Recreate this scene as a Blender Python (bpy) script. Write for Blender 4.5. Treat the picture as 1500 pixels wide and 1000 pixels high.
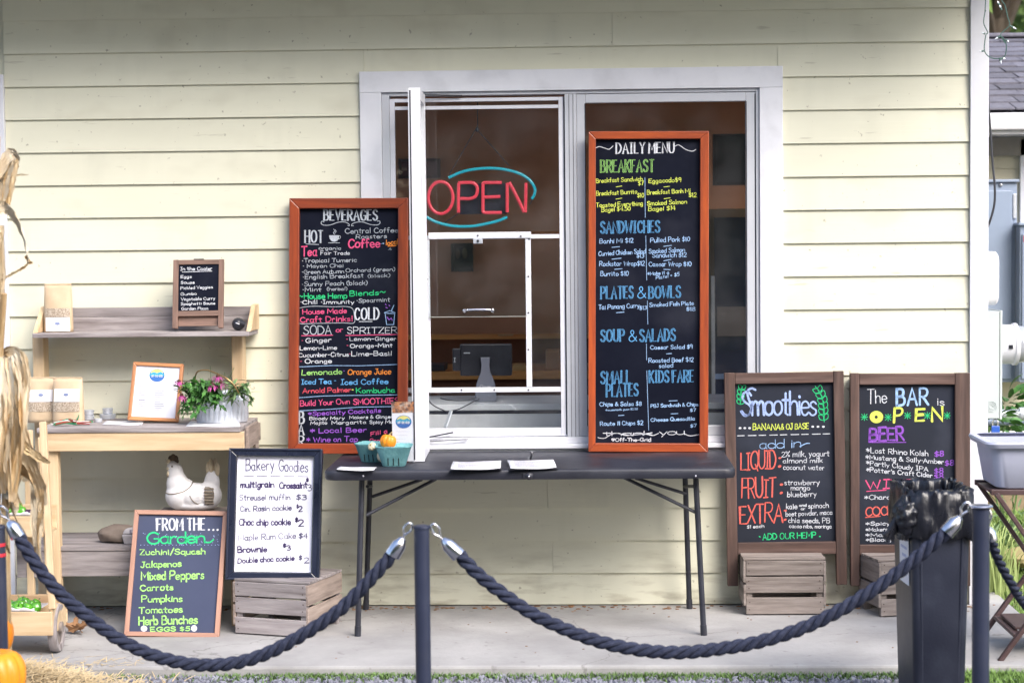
import bpy, bmesh, math, random
from mathutils import Vector, Matrix, Euler, noise
sc = bpy.context.scene
for o in list(bpy.data.objects): bpy.data.objects.remove(o)
col = sc.collection
R = math.radians
random.seed(7)

# ------------------------------------------------------------------ camera
FPX = 2808.0
CAM_LOC = Vector((0, -8.984, 1.733))
CAM_ROT = Matrix.Rotation(0.03805, 3, 'Z') @ Matrix.Rotation(math.pi/2-0.05395, 3, 'X') @ Matrix.Rotation(-0.01038, 3, 'Z')
cd = bpy.data.cameras.new('camera'); cam = bpy.data.objects.new('camera', cd); col.objects.link(cam)
cam.matrix_world = Matrix.Translation(CAM_LOC) @ CAM_ROT.to_4x4()
cd.sensor_width = 36; cd.lens = FPX/1500*36; cd.clip_end = 2000; cd.clip_start = .1
cd.dof.use_dof = True; cd.dof.focus_distance = 8.75; cd.dof.aperture_fstop = 3.2
sc.camera = cam
# ------------------------------------------------------------------ light
SUN_AZ, SUN_EL = R(144), R(42)      # compass angle from +Y clockwise, elevation
w = bpy.data.worlds.new('World'); sc.world = w; w.use_nodes = True
wn = w.node_tree.nodes; wl = w.node_tree.links; wn.clear()
sky = wn.new('ShaderNodeTexSky'); sky.sky_type = 'NISHITA'; sky.sun_disc = False
sky.sun_elevation = SUN_EL; sky.sun_rotation = SUN_AZ; sky.air_density = 1.0; sky.dust_density = 3.0; sky.ozone_density = 1.0
bg = wn.new('ShaderNodeBackground'); bg.inputs['Strength'].default_value = .15
out = wn.new('ShaderNodeOutputWorld')
wl.new(sky.outputs[0], bg.inputs[0]); wl.new(bg.outputs[0], out.inputs[0])
sl = bpy.data.lights.new('sun', 'SUN'); sl.energy = 1.55; sl.angle = R(38); sl.color = (1, .98, .95)
so = bpy.data.objects.new('sun', sl); col.objects.link(so)
sdir = Vector((math.sin(SUN_AZ)*math.cos(SUN_EL), math.cos(SUN_AZ)*math.cos(SUN_EL), math.sin(SUN_EL)))
so.rotation_euler = sdir.to_track_quat('Z', 'Y').to_euler(); so.location = (4, -6, 8)
vs = sc.view_settings; vs.view_transform = 'Standard'; vs.look = 'None'; vs.gamma = 1; vs.use_curve_mapping = False
vs.exposure = 1.27
sc.render.engine = 'CYCLES'

# ------------------------------------------------------------------ pixel -> place helpers
def ray(x, y): return CAM_ROT @ Vector(((x-750)/FPX, -(y-500)/FPX, -1))
def P(x, y, d):
    r = ray(x, y); return CAM_LOC + r*((8.984-d)/r.y)
def G(x, y, z=0.0):
    r = ray(x, y); return CAM_LOC + r*((z-CAM_LOC.z)/r.z)

# ------------------------------------------------------------------ object helpers
WM = {}
def tag(o, label=None, cat=None, group=None, kind=None):
    if label: o['label'] = label
    if cat: o['category'] = cat
    if group: o['group'] = group
    if kind: o['kind'] = kind
    return o
def empty(name, loc=(0,0,0), label=None, cat=None, group=None, mat=None, rz=0):
    o = bpy.data.objects.new(name, None); col.objects.link(o)
    m = mat if mat is not None else Matrix.Translation(Vector(loc)) @ Matrix.Rotation(rz, 4, 'Z')
    o.matrix_world = m; WM[o.name] = m.copy(); o.empty_display_size = .1
    return tag(o, label, cat, group)
class MB:
    def __init__(s): s.v = []; s.f = []
    def add(s, vs_, fs, M=None):
        n = len(s.v)
        s.v += [tuple(M @ Vector(p)) if M is not None else tuple(p) for p in vs_]
        s.f += [tuple(i+n for i in f) for f in fs]; return s
    def box(s, x0, x1, y0, y1, z0, z1, M=None):
        return s.add([(x0,y0,z0),(x1,y0,z0),(x1,y1,z0),(x0,y1,z0),(x0,y0,z1),(x1,y0,z1),(x1,y1,z1),(x0,y1,z1)],
            [(0,3,2,1),(4,5,6,7),(0,1,5,4),(1,2,6,5),(2,3,7,6),(3,0,4,7)], M)
    def bar(s, a, b, wx, wy, up=(0,0,1)):
        a = Vector(a); b = Vector(b); d = (b-a); L = d.length; d.normalize()
        u = Vector(up)
        if abs(d.dot(u)) > .95: u = Vector((0,1,0))
        x = d.cross(u).normalized(); y = x.cross(d)
        M = Matrix.Translation(a) @ Matrix((x, d, y)).transposed().to_4x4()
        return s.box(-wx/2, wx/2, 0, L, -wy/2, wy/2, M)
    def tube(s, pts, r, n=8, cap=True, flat=1.0):
        pts = [Vector(p) for p in pts]; N = len(pts)
        rs = r if isinstance(r, (list, tuple)) else [r]*N
        ref = None; base = len(s.v)
        for i, p in enumerate(pts):
            t = (pts[min(i+1,N-1)]-pts[max(i-1,0)])
            t = t.normalized() if t.length > 1e-9 else Vector((0,0,1))
            if ref is None:
                ref = Vector((0,0,1)) if abs(t.z) < .9 else Vector((1,0,0))
            a = (ref - t*ref.dot(t)).normalized(); ref = a; b = t.cross(a)
            for k in range(n):
                an = 2*math.pi*k/n
                s.v.append(tuple(p + a*(rs[i]*math.cos(an)*flat) + b*(rs[i]*math.sin(an))))
        for i in range(N-1):
            for k in range(n):
                k2 = (k+1) % n
                s.f.append((base+i*n+k, base+i*n+k2, base+(i+1)*n+k2, base+(i+1)*n+k))
        if cap:
            s.f.append(tuple(base+k for k in reversed(range(n)))); s.f.append(tuple(base+(N-1)*n+k for k in range(n)))
        return s
    def lathe(s, prof, n=24, M=None, fn=None, cap=False):
        vs_ = []; fs = []
        for (r, z) in prof:
            for k in range(n):
                a = 2*math.pi*k/n
                p = Vector((r*math.cos(a), r*math.sin(a), z))
                if fn: p = fn(p, a, r, z)
                vs_.append(p)
        for i in range(len(prof)-1):
            for k in range(n):
                k2 = (k+1) % n
                fs.append((i*n+k, i*n+k2, (i+1)*n+k2, (i+1)*n+k))
        if cap:
            fs.append(tuple(reversed(range(n)))); fs.append(tuple((len(prof)-1)*n+k for k in range(n)))
        return s.add(vs_, fs, M)
    def prism(s, pts, y0, y1, M=None):       # outline in x,z extruded in y
        n = len(pts)
        vs_ = [(x, y0, z) for x, z in pts] + [(x, y1, z) for x, z in pts]
        fs = [tuple(range(n)), tuple(reversed(range(n, 2*n)))] + [(i+n, (i+1)%n+n, (i+1)%n, i) for i in range(n)]
        return s.add(vs_, fs, M)
    def ball(s, c, r, n=10, m=7, M=None, fn=None):
        c = Vector(c); r = Vector(r) if not isinstance(r, (int, float)) else Vector((r,r,r))
        prof = []; vs_ = [c+Vector((0,0,-r.z))]; fs = []
        for i in range(1, m):
            t = -math.pi/2+math.pi*i/m
            for k in range(n):
                a = 2*math.pi*k/n; q = Vector((math.cos(t)*math.cos(a), math.cos(t)*math.sin(a), math.sin(t)))
                if fn: q = fn(q)
                vs_.append(c+Vector((q.x*r.x, q.y*r.y, q.z*r.z)))
        vs_.append(c+Vector((0,0,r.z)))
        for k in range(n):
            k2 = (k+1) % n; fs.append((0, 1+k2, 1+k)); L = 1+(m-2)*n; fs.append((len(vs_)-1, L+k, L+k2))
            for i in range(m-2): fs.append((1+i*n+k, 1+i*n+k2, 1+(i+1)*n+k2, 1+(i+1)*n+k))
        return s.add(vs_, fs, M)
    def build(s, name, mat, parent=None, local=False, smooth=False, bevel=0, seg=2, sub=0, kind=None, solid=0, angle=40):
        me = bpy.data.meshes.new(name); 
        o = bpy.data.objects.new(name, me); col.objects.link(o)
        vv = s.v
        if parent is not None and not local:
            inv = WM[parent.name].inverted(); vv = [inv @ Vector(p) for p in vv]
        # origin at the mesh centre-bottom so each piece has its own origin
        n = max(1, len(vv)); c = Vector((sum(p[0] for p in vv)/n, sum(p[1] for p in vv)/n, min(p[2] for p in vv)))
        me.from_pydata([tuple(Vector(p)-c) for p in vv], [], s.f); me.update()
        o.location = c
        if isinstance(mat, (list, tuple)):
            for m_ in mat: me.materials.append(m_)
        else: me.materials.append(mat)
        if smooth:
            for p in me.polygons: p.use_smooth = True
            if angle < 180 and hasattr(me, 'set_sharp_from_angle'): me.set_sharp_from_angle(angle=R(angle))
        if parent is not None:
            o.parent = parent; WM[o.name] = WM[parent.name] @ Matrix.Translation(c)
        else: WM[o.name] = Matrix.Translation(c)
        if solid: 
            q = o.modifiers.new('thickness', 'SOLIDIFY'); q.thickness = solid
        if bevel:
            b = o.modifiers.new('bevel', 'BEVEL'); b.width = bevel; b.segments = seg; b.limit_method = 'ANGLE'; b.angle_limit = R(35)
        if sub:
            q = o.modifiers.new('sub', 'SUBSURF'); q.levels = sub; q.render_levels = sub
        if kind: o['kind'] = kind
        return o
def dup(src, parent=None, loc=None, rot=None, scl=None):
    o = src.copy(); col.objects.link(o)
    if parent is not None: o.parent = parent
    if loc is not None: o.location = loc
    if rot is not None: o.rotation_euler = rot
    if scl is not None: o.scale = scl
    return o
def dup_tree(src, loc=None, rz=None, label=None, scl=None):
    r = src.copy(); col.objects.link(r)
    if loc is not None: r.location = loc
    if rz is not None: r.rotation_euler = (0, 0, rz)
    if scl is not None: r.scale = (scl,)*3
    if label: r['label'] = label
    for c in list(src.children):
        k = c.copy(); col.objects.link(k); k.parent = r
        for g in c.children:
            h = g.copy(); col.objects.link(h); h.parent = k
    return r
def crv(pts, n=6, closed=False):
    pts = [Vector(p) for p in pts]; o = []; N = len(pts)
    rng = range(N if closed else N-1)
    for i in rng:
        if closed: p0, p1, p2, p3 = pts[(i-1)%N], pts[i], pts[(i+1)%N], pts[(i+2)%N]
        else: p0, p1, p2, p3 = pts[max(i-1,0)], pts[i], pts[i+1], pts[min(i+2,N-1)]
        for k in range(n):
            t = k/n
            o.append(.5*((2*p1)+(p2-p0)*t+(2*p0-5*p1+4*p2-p3)*t*t+(3*p1-p0-3*p2+p3)*t*t*t))
    o.append(pts[0].copy() if closed else pts[-1].copy())
    return o

# ------------------------------------------------------------------ materials
def newmat(name):
    m = bpy.data.materials.new(name); m.use_nodes = True; nt = m.node_tree
    return m, nt, nt.nodes['Principled BSDF']
def rgba(c): return (c[0], c[1], c[2], 1)
def S(r, g, b):
    f = lambda u: ((u/255+.055)/1.055)**2.4 if u > 10 else u/255/12.92
    return (f(r), f(g), f(b))
def mat(name, c1, c2=None, scale=6, rough=.6, metal=0, stretch=(1,1,1), bump=0, bscale=None, var=.12, spec=.5,
        coat=0, detail=6, dark=None, darkscale=3, darkamt=.5, rvar=.15, contrast=(.35,.65), bstretch=None, sheen=0, sub=0, alpha=1):
    m, nt, b = newmat(name); N = nt.nodes; L = nt.links
    c2 = c2 or tuple(x*.75 for x in c1)
    tc = N.new('ShaderNodeTexCoord'); mp = N.new('ShaderNodeMapping'); mp.inputs['Scale'].default_value = stretch
    oi = N.new('ShaderNodeObjectInfo'); 
    off = N.new('ShaderNodeVectorMath'); off.operation = 'SCALE'; off.inputs[0].default_value = (7.3, 5.1, 9.7)
    L.new(oi.outputs['Random'], off.inputs['Scale'])
    ad = N.new('ShaderNodeVectorMath'); L.new(tc.outputs['Object'], ad.inputs[0]); L.new(off.outputs[0], ad.inputs[1])
    L.new(ad.outputs[0], mp.inputs[0])
    n1 = N.new('ShaderNodeTexNoise'); n1.inputs['Scale'].default_value = scale; n1.inputs['Detail'].default_value = detail
    n1.inputs['Roughness'].default_value = .6
    L.new(mp.outputs[0], n1.inputs[0])
    cr = N.new('ShaderNodeValToRGB'); cr.color_ramp.elements[0].position = contrast[0]; cr.color_ramp.elements[1].position = contrast[1]
    cr.color_ramp.elements[0].color = rgba(c1); cr.color_ramp.elements[1].color = rgba(c2)
    L.new(n1.outputs[0], cr.inputs[0]); c = cr.outputs[0]
    if dark:
        n2 = N.new('ShaderNodeTexNoise'); n2.inputs['Scale'].default_value = darkscale; n2.inputs['Detail'].default_value = 8
        L.new(mp.outputs[0], n2.inputs[0])
        r2 = N.new('ShaderNodeValToRGB'); r2.color_ramp.elements[0].position = .52; r2.color_ramp.elements[1].position = .72
        r2.color_ramp.elements[0].color = (0,0,0,1); r2.color_ramp.elements[1].color = (darkamt,)*3+(1,)
        L.new(n2.outputs[0], r2.inputs[0])
        mx = N.new('ShaderNodeMixRGB'); L.new(r2.outputs[0], mx.inputs[0]); L.new(c, mx.inputs[1]); mx.inputs[2].default_value = rgba(dark)
        c = mx.outputs[0]
    if var:
        hs = N.new('ShaderNodeHueSaturation'); mr = N.new('ShaderNodeMapRange'); mr.inputs[3].default_value = 1-var; mr.inputs[4].default_value = 1+var
        L.new(oi.outputs['Random'], mr.inputs[0]); L.new(mr.outputs[0], hs.inputs['Value']); L.new(c, hs.inputs['Color']); c = hs.outputs[0]
    L.new(c, b.inputs['Base Color'])
    b.inputs['Metallic'].default_value = metal; b.inputs['Specular IOR Level'].default_value = spec
    b.inputs['Coat Weight'].default_value = coat; b.inputs['Coat Roughness'].default_value = .15
    if sub: b.inputs['Subsurface Weight'].default_value = sub; b.inputs['Subsurface Radius'].default_value = (.01,.008,.004)
    if sheen: b.inputs['Sheen Weight'].default_value = sheen
    rr = N.new('ShaderNodeMapRange'); rr.inputs[3].default_value = max(.03, rough-rvar); rr.inputs[4].default_value = min(1, rough+rvar)
    L.new(n1.outputs[0], rr.inputs[0]); L.new(rr.outputs[0], b.inputs['Roughness'])
    if bump:
        mp2 = N.new('ShaderNodeMapping'); mp2.inputs['Scale'].default_value = bstretch or stretch; L.new(ad.outputs[0], mp2.inputs[0])
        n3 = N.new('ShaderNodeTexNoise'); n3.inputs['Scale'].default_value = bscale or scale*4; n3.inputs['Detail'].default_value = 5
        L.new(mp2.outputs[0], n3.inputs[0])
        bp = N.new('ShaderNodeBump'); bp.inputs['Strength'].default_value = 1; bp.inputs['Distance'].default_value = bump
        L.new(n3.outputs[0], bp.inputs['Height']); L.new(bp.outputs[0], b.inputs['Normal'])
    return m
def plain(name, c, rough=.5, metal=0, emis=0, spec=.5, coat=0):
    m, nt, b = newmat(name); b.inputs['Base Color'].default_value = rgba(c); b.inputs['Roughness'].default_value = rough
    b.inputs['Metallic'].default_value = metal; b.inputs['Specular IOR Level'].default_value = spec; b.inputs['Coat Weight'].default_value = coat
    if emis: b.inputs['Emission Color'].default_value = rgba(c); b.inputs['Emission Strength'].default_value = emis
    return m
def glass_mat(name, tint=(.93,.95,.95), refl=1.0, rough=0.0, dust=.02):
    m = bpy.data.materials.new(name); m.use_nodes = True; nt = m.node_tree; N = nt.nodes; L = nt.links; N.clear()
    o = N.new('ShaderNodeOutputMaterial'); t = N.new('ShaderNodeBsdfTransparent'); t.inputs[0].default_value = rgba(tint)
    g = N.new('ShaderNodeBsdfGlossy'); g.inputs['Roughness'].default_value = rough; g.inputs[0].default_value = (refl, refl, refl, 1)
    lw = N.new('ShaderNodeLayerWeight'); lw.inputs[0].default_value = .5
    pw = N.new('ShaderNodeMath'); pw.operation = 'POWER'; pw.inputs[1].default_value = 5; L.new(lw.outputs['Facing'], pw.inputs[0])
    fr = N.new('ShaderNodeMath'); fr.operation = 'MULTIPLY_ADD'; fr.inputs[1].default_value = .94; fr.inputs[2].default_value = .035; L.new(pw.outputs[0], fr.inputs[0])
    mx = N.new('ShaderNodeMixShader'); L.new(fr.outputs[0], mx.inputs[0]); L.new(t.outputs[0], mx.inputs[1]); L.new(g.outputs[0], mx.inputs[2])
    df = N.new('ShaderNodeBsdfDiffuse'); df.inputs[0].default_value = (.6,.6,.62,1)
    tc = N.new('ShaderNodeTexCoord'); n = N.new('ShaderNodeTexNoise'); n.inputs['Scale'].default_value = 5; n.inputs['Detail'].default_value = 8
    L.new(tc.outputs['Object'], n.inputs[0]); mr = N.new('ShaderNodeMapRange'); mr.inputs[1].default_value = .4; mr.inputs[2].default_value = .8; mr.inputs[3].default_value = dust*.3; mr.inputs[4].default_value = dust*2.5
    L.new(n.outputs[0], mr.inputs[0]); m2 = N.new('ShaderNodeMixShader'); L.new(mr.outputs[0], m2.inputs[0]); L.new(mx.outputs[0], m2.inputs[1]); L.new(df.outputs[0], m2.inputs[2])
    L.new(m2.outputs[0], o.inputs[0]); return m

GX, GZ = (1, 8, 12), (12, 8, 1)        # grain along x / along z
def siding_mat():
    m, nt, b = newmat('painted_siding'); N = nt.nodes; L = nt.links
    tc = N.new('ShaderNodeTexCoord'); oi = N.new('ShaderNodeObjectInfo')
    off = N.new('ShaderNodeVectorMath'); off.operation = 'SCALE'; off.inputs[0].default_value = (9, 3, 17); L.new(oi.outputs['Random'], off.inputs['Scale'])
    ad = N.new('ShaderNodeVectorMath'); L.new(tc.outputs['Object'], ad.inputs[0]); L.new(off.outputs[0], ad.inputs[1])
    def nz(scale, st, det=5):
        mp = N.new('ShaderNodeMapping'); mp.inputs['Scale'].default_value = st; L.new(ad.outputs[0], mp.inputs[0])
        n = N.new('ShaderNodeTexNoise'); n.inputs['Scale'].default_value = scale; n.inputs['Detail'].default_value = det; L.new(mp.outputs[0], n.inputs[0]); return n
    a = nz(1.6, (1, 1, 3)); cr = N.new('ShaderNodeValToRGB'); cr.color_ramp.elements[0].position = .3; cr.color_ramp.elements[1].position = .7
    cr.color_ramp.elements[0].color = rgba((.72,.71,.575)); cr.color_ramp.elements[1].color = rgba((.68,.67,.54)); L.new(a.outputs[0], cr.inputs[0]); c = cr.outputs[0]
    # splashes, scuffs and fly specks
    for scl, st, lo, hi, amt, colr in ((38, (1,1,1), .70, .74, .55, (.2,.17,.12)), (3.0, (1,1,2), .58, .8, .35, (.45,.42,.32)), (16, (.35,1,3), .69, .75, .35, (.3,.27,.2))):
        n = nz(scl, st, 3); r = N.new('ShaderNodeMapRange'); r.inputs[1].default_value = lo; r.inputs[2].default_value = hi; r.inputs[4].default_value = amt
        L.new(n.outputs[0], r.inputs[0]); mx = N.new('ShaderNodeMixRGB'); L.new(r.outputs[0], mx.inputs[0]); L.new(c, mx.inputs[1]); mx.inputs[2].default_value = rgba(colr); c = mx.outputs[0]
    # rain splash and grime in the lowest courses, nail heads every 40 cm
    geo = N.new('ShaderNodeNewGeometry'); sp = N.new('ShaderNodeSeparateXYZ'); L.new(geo.outputs['Position'], sp.inputs[0])
    hr = N.new('ShaderNodeMapRange'); hr.inputs[1].default_value = .34; hr.inputs[2].default_value = 0.0; hr.inputs[4].default_value = .9; L.new(sp.outputs[2], hr.inputs[0])
    n = nz(9, (.6, 1, 2.5), 8); r = N.new('ShaderNodeMapRange'); r.inputs[1].default_value = .46; r.inputs[2].default_value = .75; L.new(n.outputs[0], r.inputs[0])
    mu = N.new('ShaderNodeMath'); mu.operation = 'MULTIPLY'; L.new(hr.outputs[0], mu.inputs[0]); L.new(r.outputs[0], mu.inputs[1])
    mx = N.new('ShaderNodeMixRGB'); L.new(mu.outputs[0], mx.inputs[0]); L.new(c, mx.inputs[1]); mx.inputs[2].default_value = rgba((.26,.22,.15)); c = mx.outputs[0]
    n = nz(2.2, (3.0, 1, .5), 6); r = N.new('ShaderNodeMapRange'); r.inputs[1].default_value = .55; r.inputs[2].default_value = .85; r.inputs[4].default_value = .28; L.new(n.outputs[0], r.inputs[0])
    mx = N.new('ShaderNodeMixRGB'); L.new(r.outputs[0], mx.inputs[0]); L.new(c, mx.inputs[1]); mx.inputs[2].default_value = rgba((.42,.42,.34)); c = mx.outputs[0]
    hs = N.new('ShaderNodeHueSaturation'); mr = N.new('ShaderNodeMapRange'); mr.inputs[3].default_value = .97; mr.inputs[4].default_value = 1.02
    L.new(oi.outputs['Random'], mr.inputs[0]); L.new(mr.outputs[0], hs.inputs['Value']); L.new(c, hs.inputs['Color'])
    L.new(hs.outputs[0], b.inputs['Base Color']); b.inputs['Roughness'].default_value = .55; b.inputs['Specular IOR Level'].default_value = .35
    g = nz(5, (1, 6, 22), 4); bp = N.new('ShaderNodeBump'); bp.inputs['Distance'].default_value = .0005; L.new(g.outputs[0], bp.inputs['Height']); L.new(bp.outputs[0], b.inputs['Normal'])
    return m
MT = {}
MT['siding'] = siding_mat()
MT['white'] = mat('white_trim_paint', (.74,.75,.80), (.67,.68,.735), 3, .5, var=.03, bump=.0004, bscale=40, dark=(.4,.4,.42), darkscale=6, darkamt=.25)
MT['white_bright'] = mat('white_vinyl', (.74,.75,.80), (.66,.67,.74), 3, .4, var=.02, dark=(.4,.4,.42), darkscale=9, darkamt=.2)
MT['alu'] = mat('grey_aluminium_trim', (.60,.62,.67), (.53,.55,.60), 4, .4, var=.04, metal=.1)
MT['cherry_x'] = mat('cherry_stained_wood_x', (.30,.055,.018), (.17,.028,.010), 3, .38, stretch=GX, bump=.0005, coat=.3, var=.08)
MT['cherry_z'] = mat('cherry_stained_wood_z', (.32,.060,.019), (.17,.028,.010), 3, .38, stretch=GZ, bump=.0005, coat=.3, var=.08)
MT['orange_x'] = mat('orange_stained_wood_x', (.42,.082,.022), (.25,.042,.013), 3, .38, stretch=GX, bump=.0005, coat=.3, var=.08)
MT['orange_z'] = mat('orange_stained_wood_z', (.42,.082,.022), (.25,.042,.013), 3, .38, stretch=GZ, bump=.0005, coat=.3, var=.08)
MT['walnut_x'] = mat('walnut_wood_x', (.100,.055,.043), (.050,.028,.023), 3, .6, stretch=GX, bump=.0008, dark=(.20,.13,.11), darkscale=2, var=.12)
MT['walnut_z'] = mat('walnut_wood_z', (.100,.055,.043), (.050,.028,.023), 3, .6, stretch=GZ, bump=.0008, dark=(.20,.13,.11), darkscale=2, var=.12)
MT['honey_x'] = mat('honey_stained_moulding_x', (.52,.23,.09), (.38,.15,.055), 3, .4, stretch=GX, coat=.2)
MT['honey_z'] = mat('honey_stained_moulding_z', (.52,.23,.09), (.38,.15,.055), 3, .4, stretch=GZ, coat=.2)
MT['copper_x'] = mat('pinkish_brown_moulding_x', (.42,.235,.17), (.34,.18,.13), 4, .5, stretch=GX, var=.05)
MT['copper_z'] = mat('pinkish_brown_moulding_z', (.42,.235,.17), (.34,.18,.13), 4, .5, stretch=GZ, var=.05)
MT['rust_x'] = mat('rustic_brown_wood_x', (.25,.15,.115), (.14,.085,.065), 5, .65, stretch=GX, bump=.0006, var=.1)
MT['rust_z'] = mat('rustic_brown_wood_z', (.25,.15,.115), (.14,.085,.065), 5, .65, stretch=GZ, bump=.0006, var=.1)
MT['chalk'] = mat('blackboard_face', (.004,.0055,.0135), (.007,.009,.019), 4, .6, var=0, dark=(.024,.026,.038), darkscale=3.2, darkamt=.75, spec=.09)
MT['chalk_blue'] = mat('worn_slate_blackboard_face', (.052,.064,.118), (.042,.052,.10), 3, .6, var=0, dark=(.075,.085,.13), darkscale=2.2, darkamt=.35, spec=.25)
MT['chalk_mid'] = mat('dusty_blackboard_face', (.016,.019,.028), (.020,.024,.038), 3, .6, var=0, dark=(.045,.05,.07), darkscale=3.4, darkamt=.7, spec=.2)
MT['weather_x'] = mat('weathered_grey_wood_x', (.37,.335,.335), (.20,.175,.178), 4, .8, stretch=GX, bump=.0015, dark=(.075,.055,.05), darkscale=2.2, darkamt=.7, var=.16, contrast=(.3,.7))
MT['weather_z'] = mat('weathered_grey_wood_z', (.37,.335,.335), (.20,.175,.178), 4, .8, stretch=GZ, bump=.0015, dark=(.075,.055,.05), darkscale=2.2, darkamt=.7, var=.16, contrast=(.3,.7))
MT['weather_y'] = mat('weathered_grey_wood_y', (.36,.29,.25), (.19,.145,.125), 4, .8, stretch=(12,1,12), bump=.0015, dark=(.075,.055,.05), darkscale=2.2, darkamt=.7, var=.16, contrast=(.3,.7))
MT['pine_x'] = mat('raw_pine_x', (.68,.52,.33), (.54,.38,.22), 2.5, .6, stretch=GX, bump=.0006, dark=(.24,.10,.04), darkscale=1.1, darkamt=.5, var=.08)
MT['pine_z'] = mat('raw_pine_z', (.68,.52,.33), (.54,.38,.22), 2.5, .6, stretch=GZ, bump=.0006, dark=(.24,.10,.04), darkscale=1.1, darkamt=.35, var=.08)
MT['blackmetal'] = mat('black_powder_coat', (.018,.019,.028), (.03,.032,.045), 12, .42, var=.05, bump=.0003, bscale=200)
MT['tabletop'] = mat('black_moulded_plastic', (.017,.018,.027), (.026,.028,.042), 6, .45, var=.03, bump=.0005, bscale=220, dark=(.05,.052,.065), darkscale=5, darkamt=.5)
MT['chrome'] = mat('polished_steel', (.75,.75,.80), (.6,.6,.66), 8, .22, metal=1, var=.03, rvar=.08)
MT['steel'] = mat('galvanised_steel', (.74,.77,.84), (.56,.60,.67), 14, .36, metal=.5, var=.03, rvar=.15, bump=.0006, bscale=30)
MT['rope'] = mat('dark_blue_rope_fibre', (.017,.021,.042), (.040,.047,.082), 60, .95, stretch=(1,1,1), bump=.0025, bscale=300, var=.04, spec=.3)
MT['paper'] = mat('white_paper', (.80,.80,.84), (.74,.74,.80), 3, .6, var=.03)
MT['paper_lav'] = mat('whiteboard_face', (.78,.78,.86), (.72,.73,.82), 2, .35, var=0, dark=(.6,.61,.7), darkscale=2, darkamt=.3)
MT['kraft'] = mat('kraft_paper', (.60,.46,.31), (.50,.37,.24), 6, .6, var=.06, bump=.001, bscale=18)
MT['granola'] = mat('granola_seen_through_film', (.55,.47,.38), (.24,.18,.13), 200, .45, var=.05, contrast=(.4,.6))
def wcol(n, c): MT[n] = mat('marker_'+n, c, tuple(x*.38+.004 for x in c), 260, .8, var=0, contrast=(.44,.74), detail=3)
for n, c in dict(w=(.72,.74,.80), g=(.48,.52,.58), lg=(.38,.75,.20), y=(.70,.80,.12), gr=(.02,.62,.22), r=(.75,.08,.12), pk=(.80,.09,.24), o=(.90,.28,.03),
        b=(.14,.45,.85), lb=(.36,.56,.88), pu=(.33,.10,.62), bp=(.38,.50,.85), tr=(.72,.13,.10), ink=(.06,.04,.13), ink2=(.12,.11,.20), dg=(.02,.30,.12)).items(): wcol('c_'+n, c)
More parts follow.
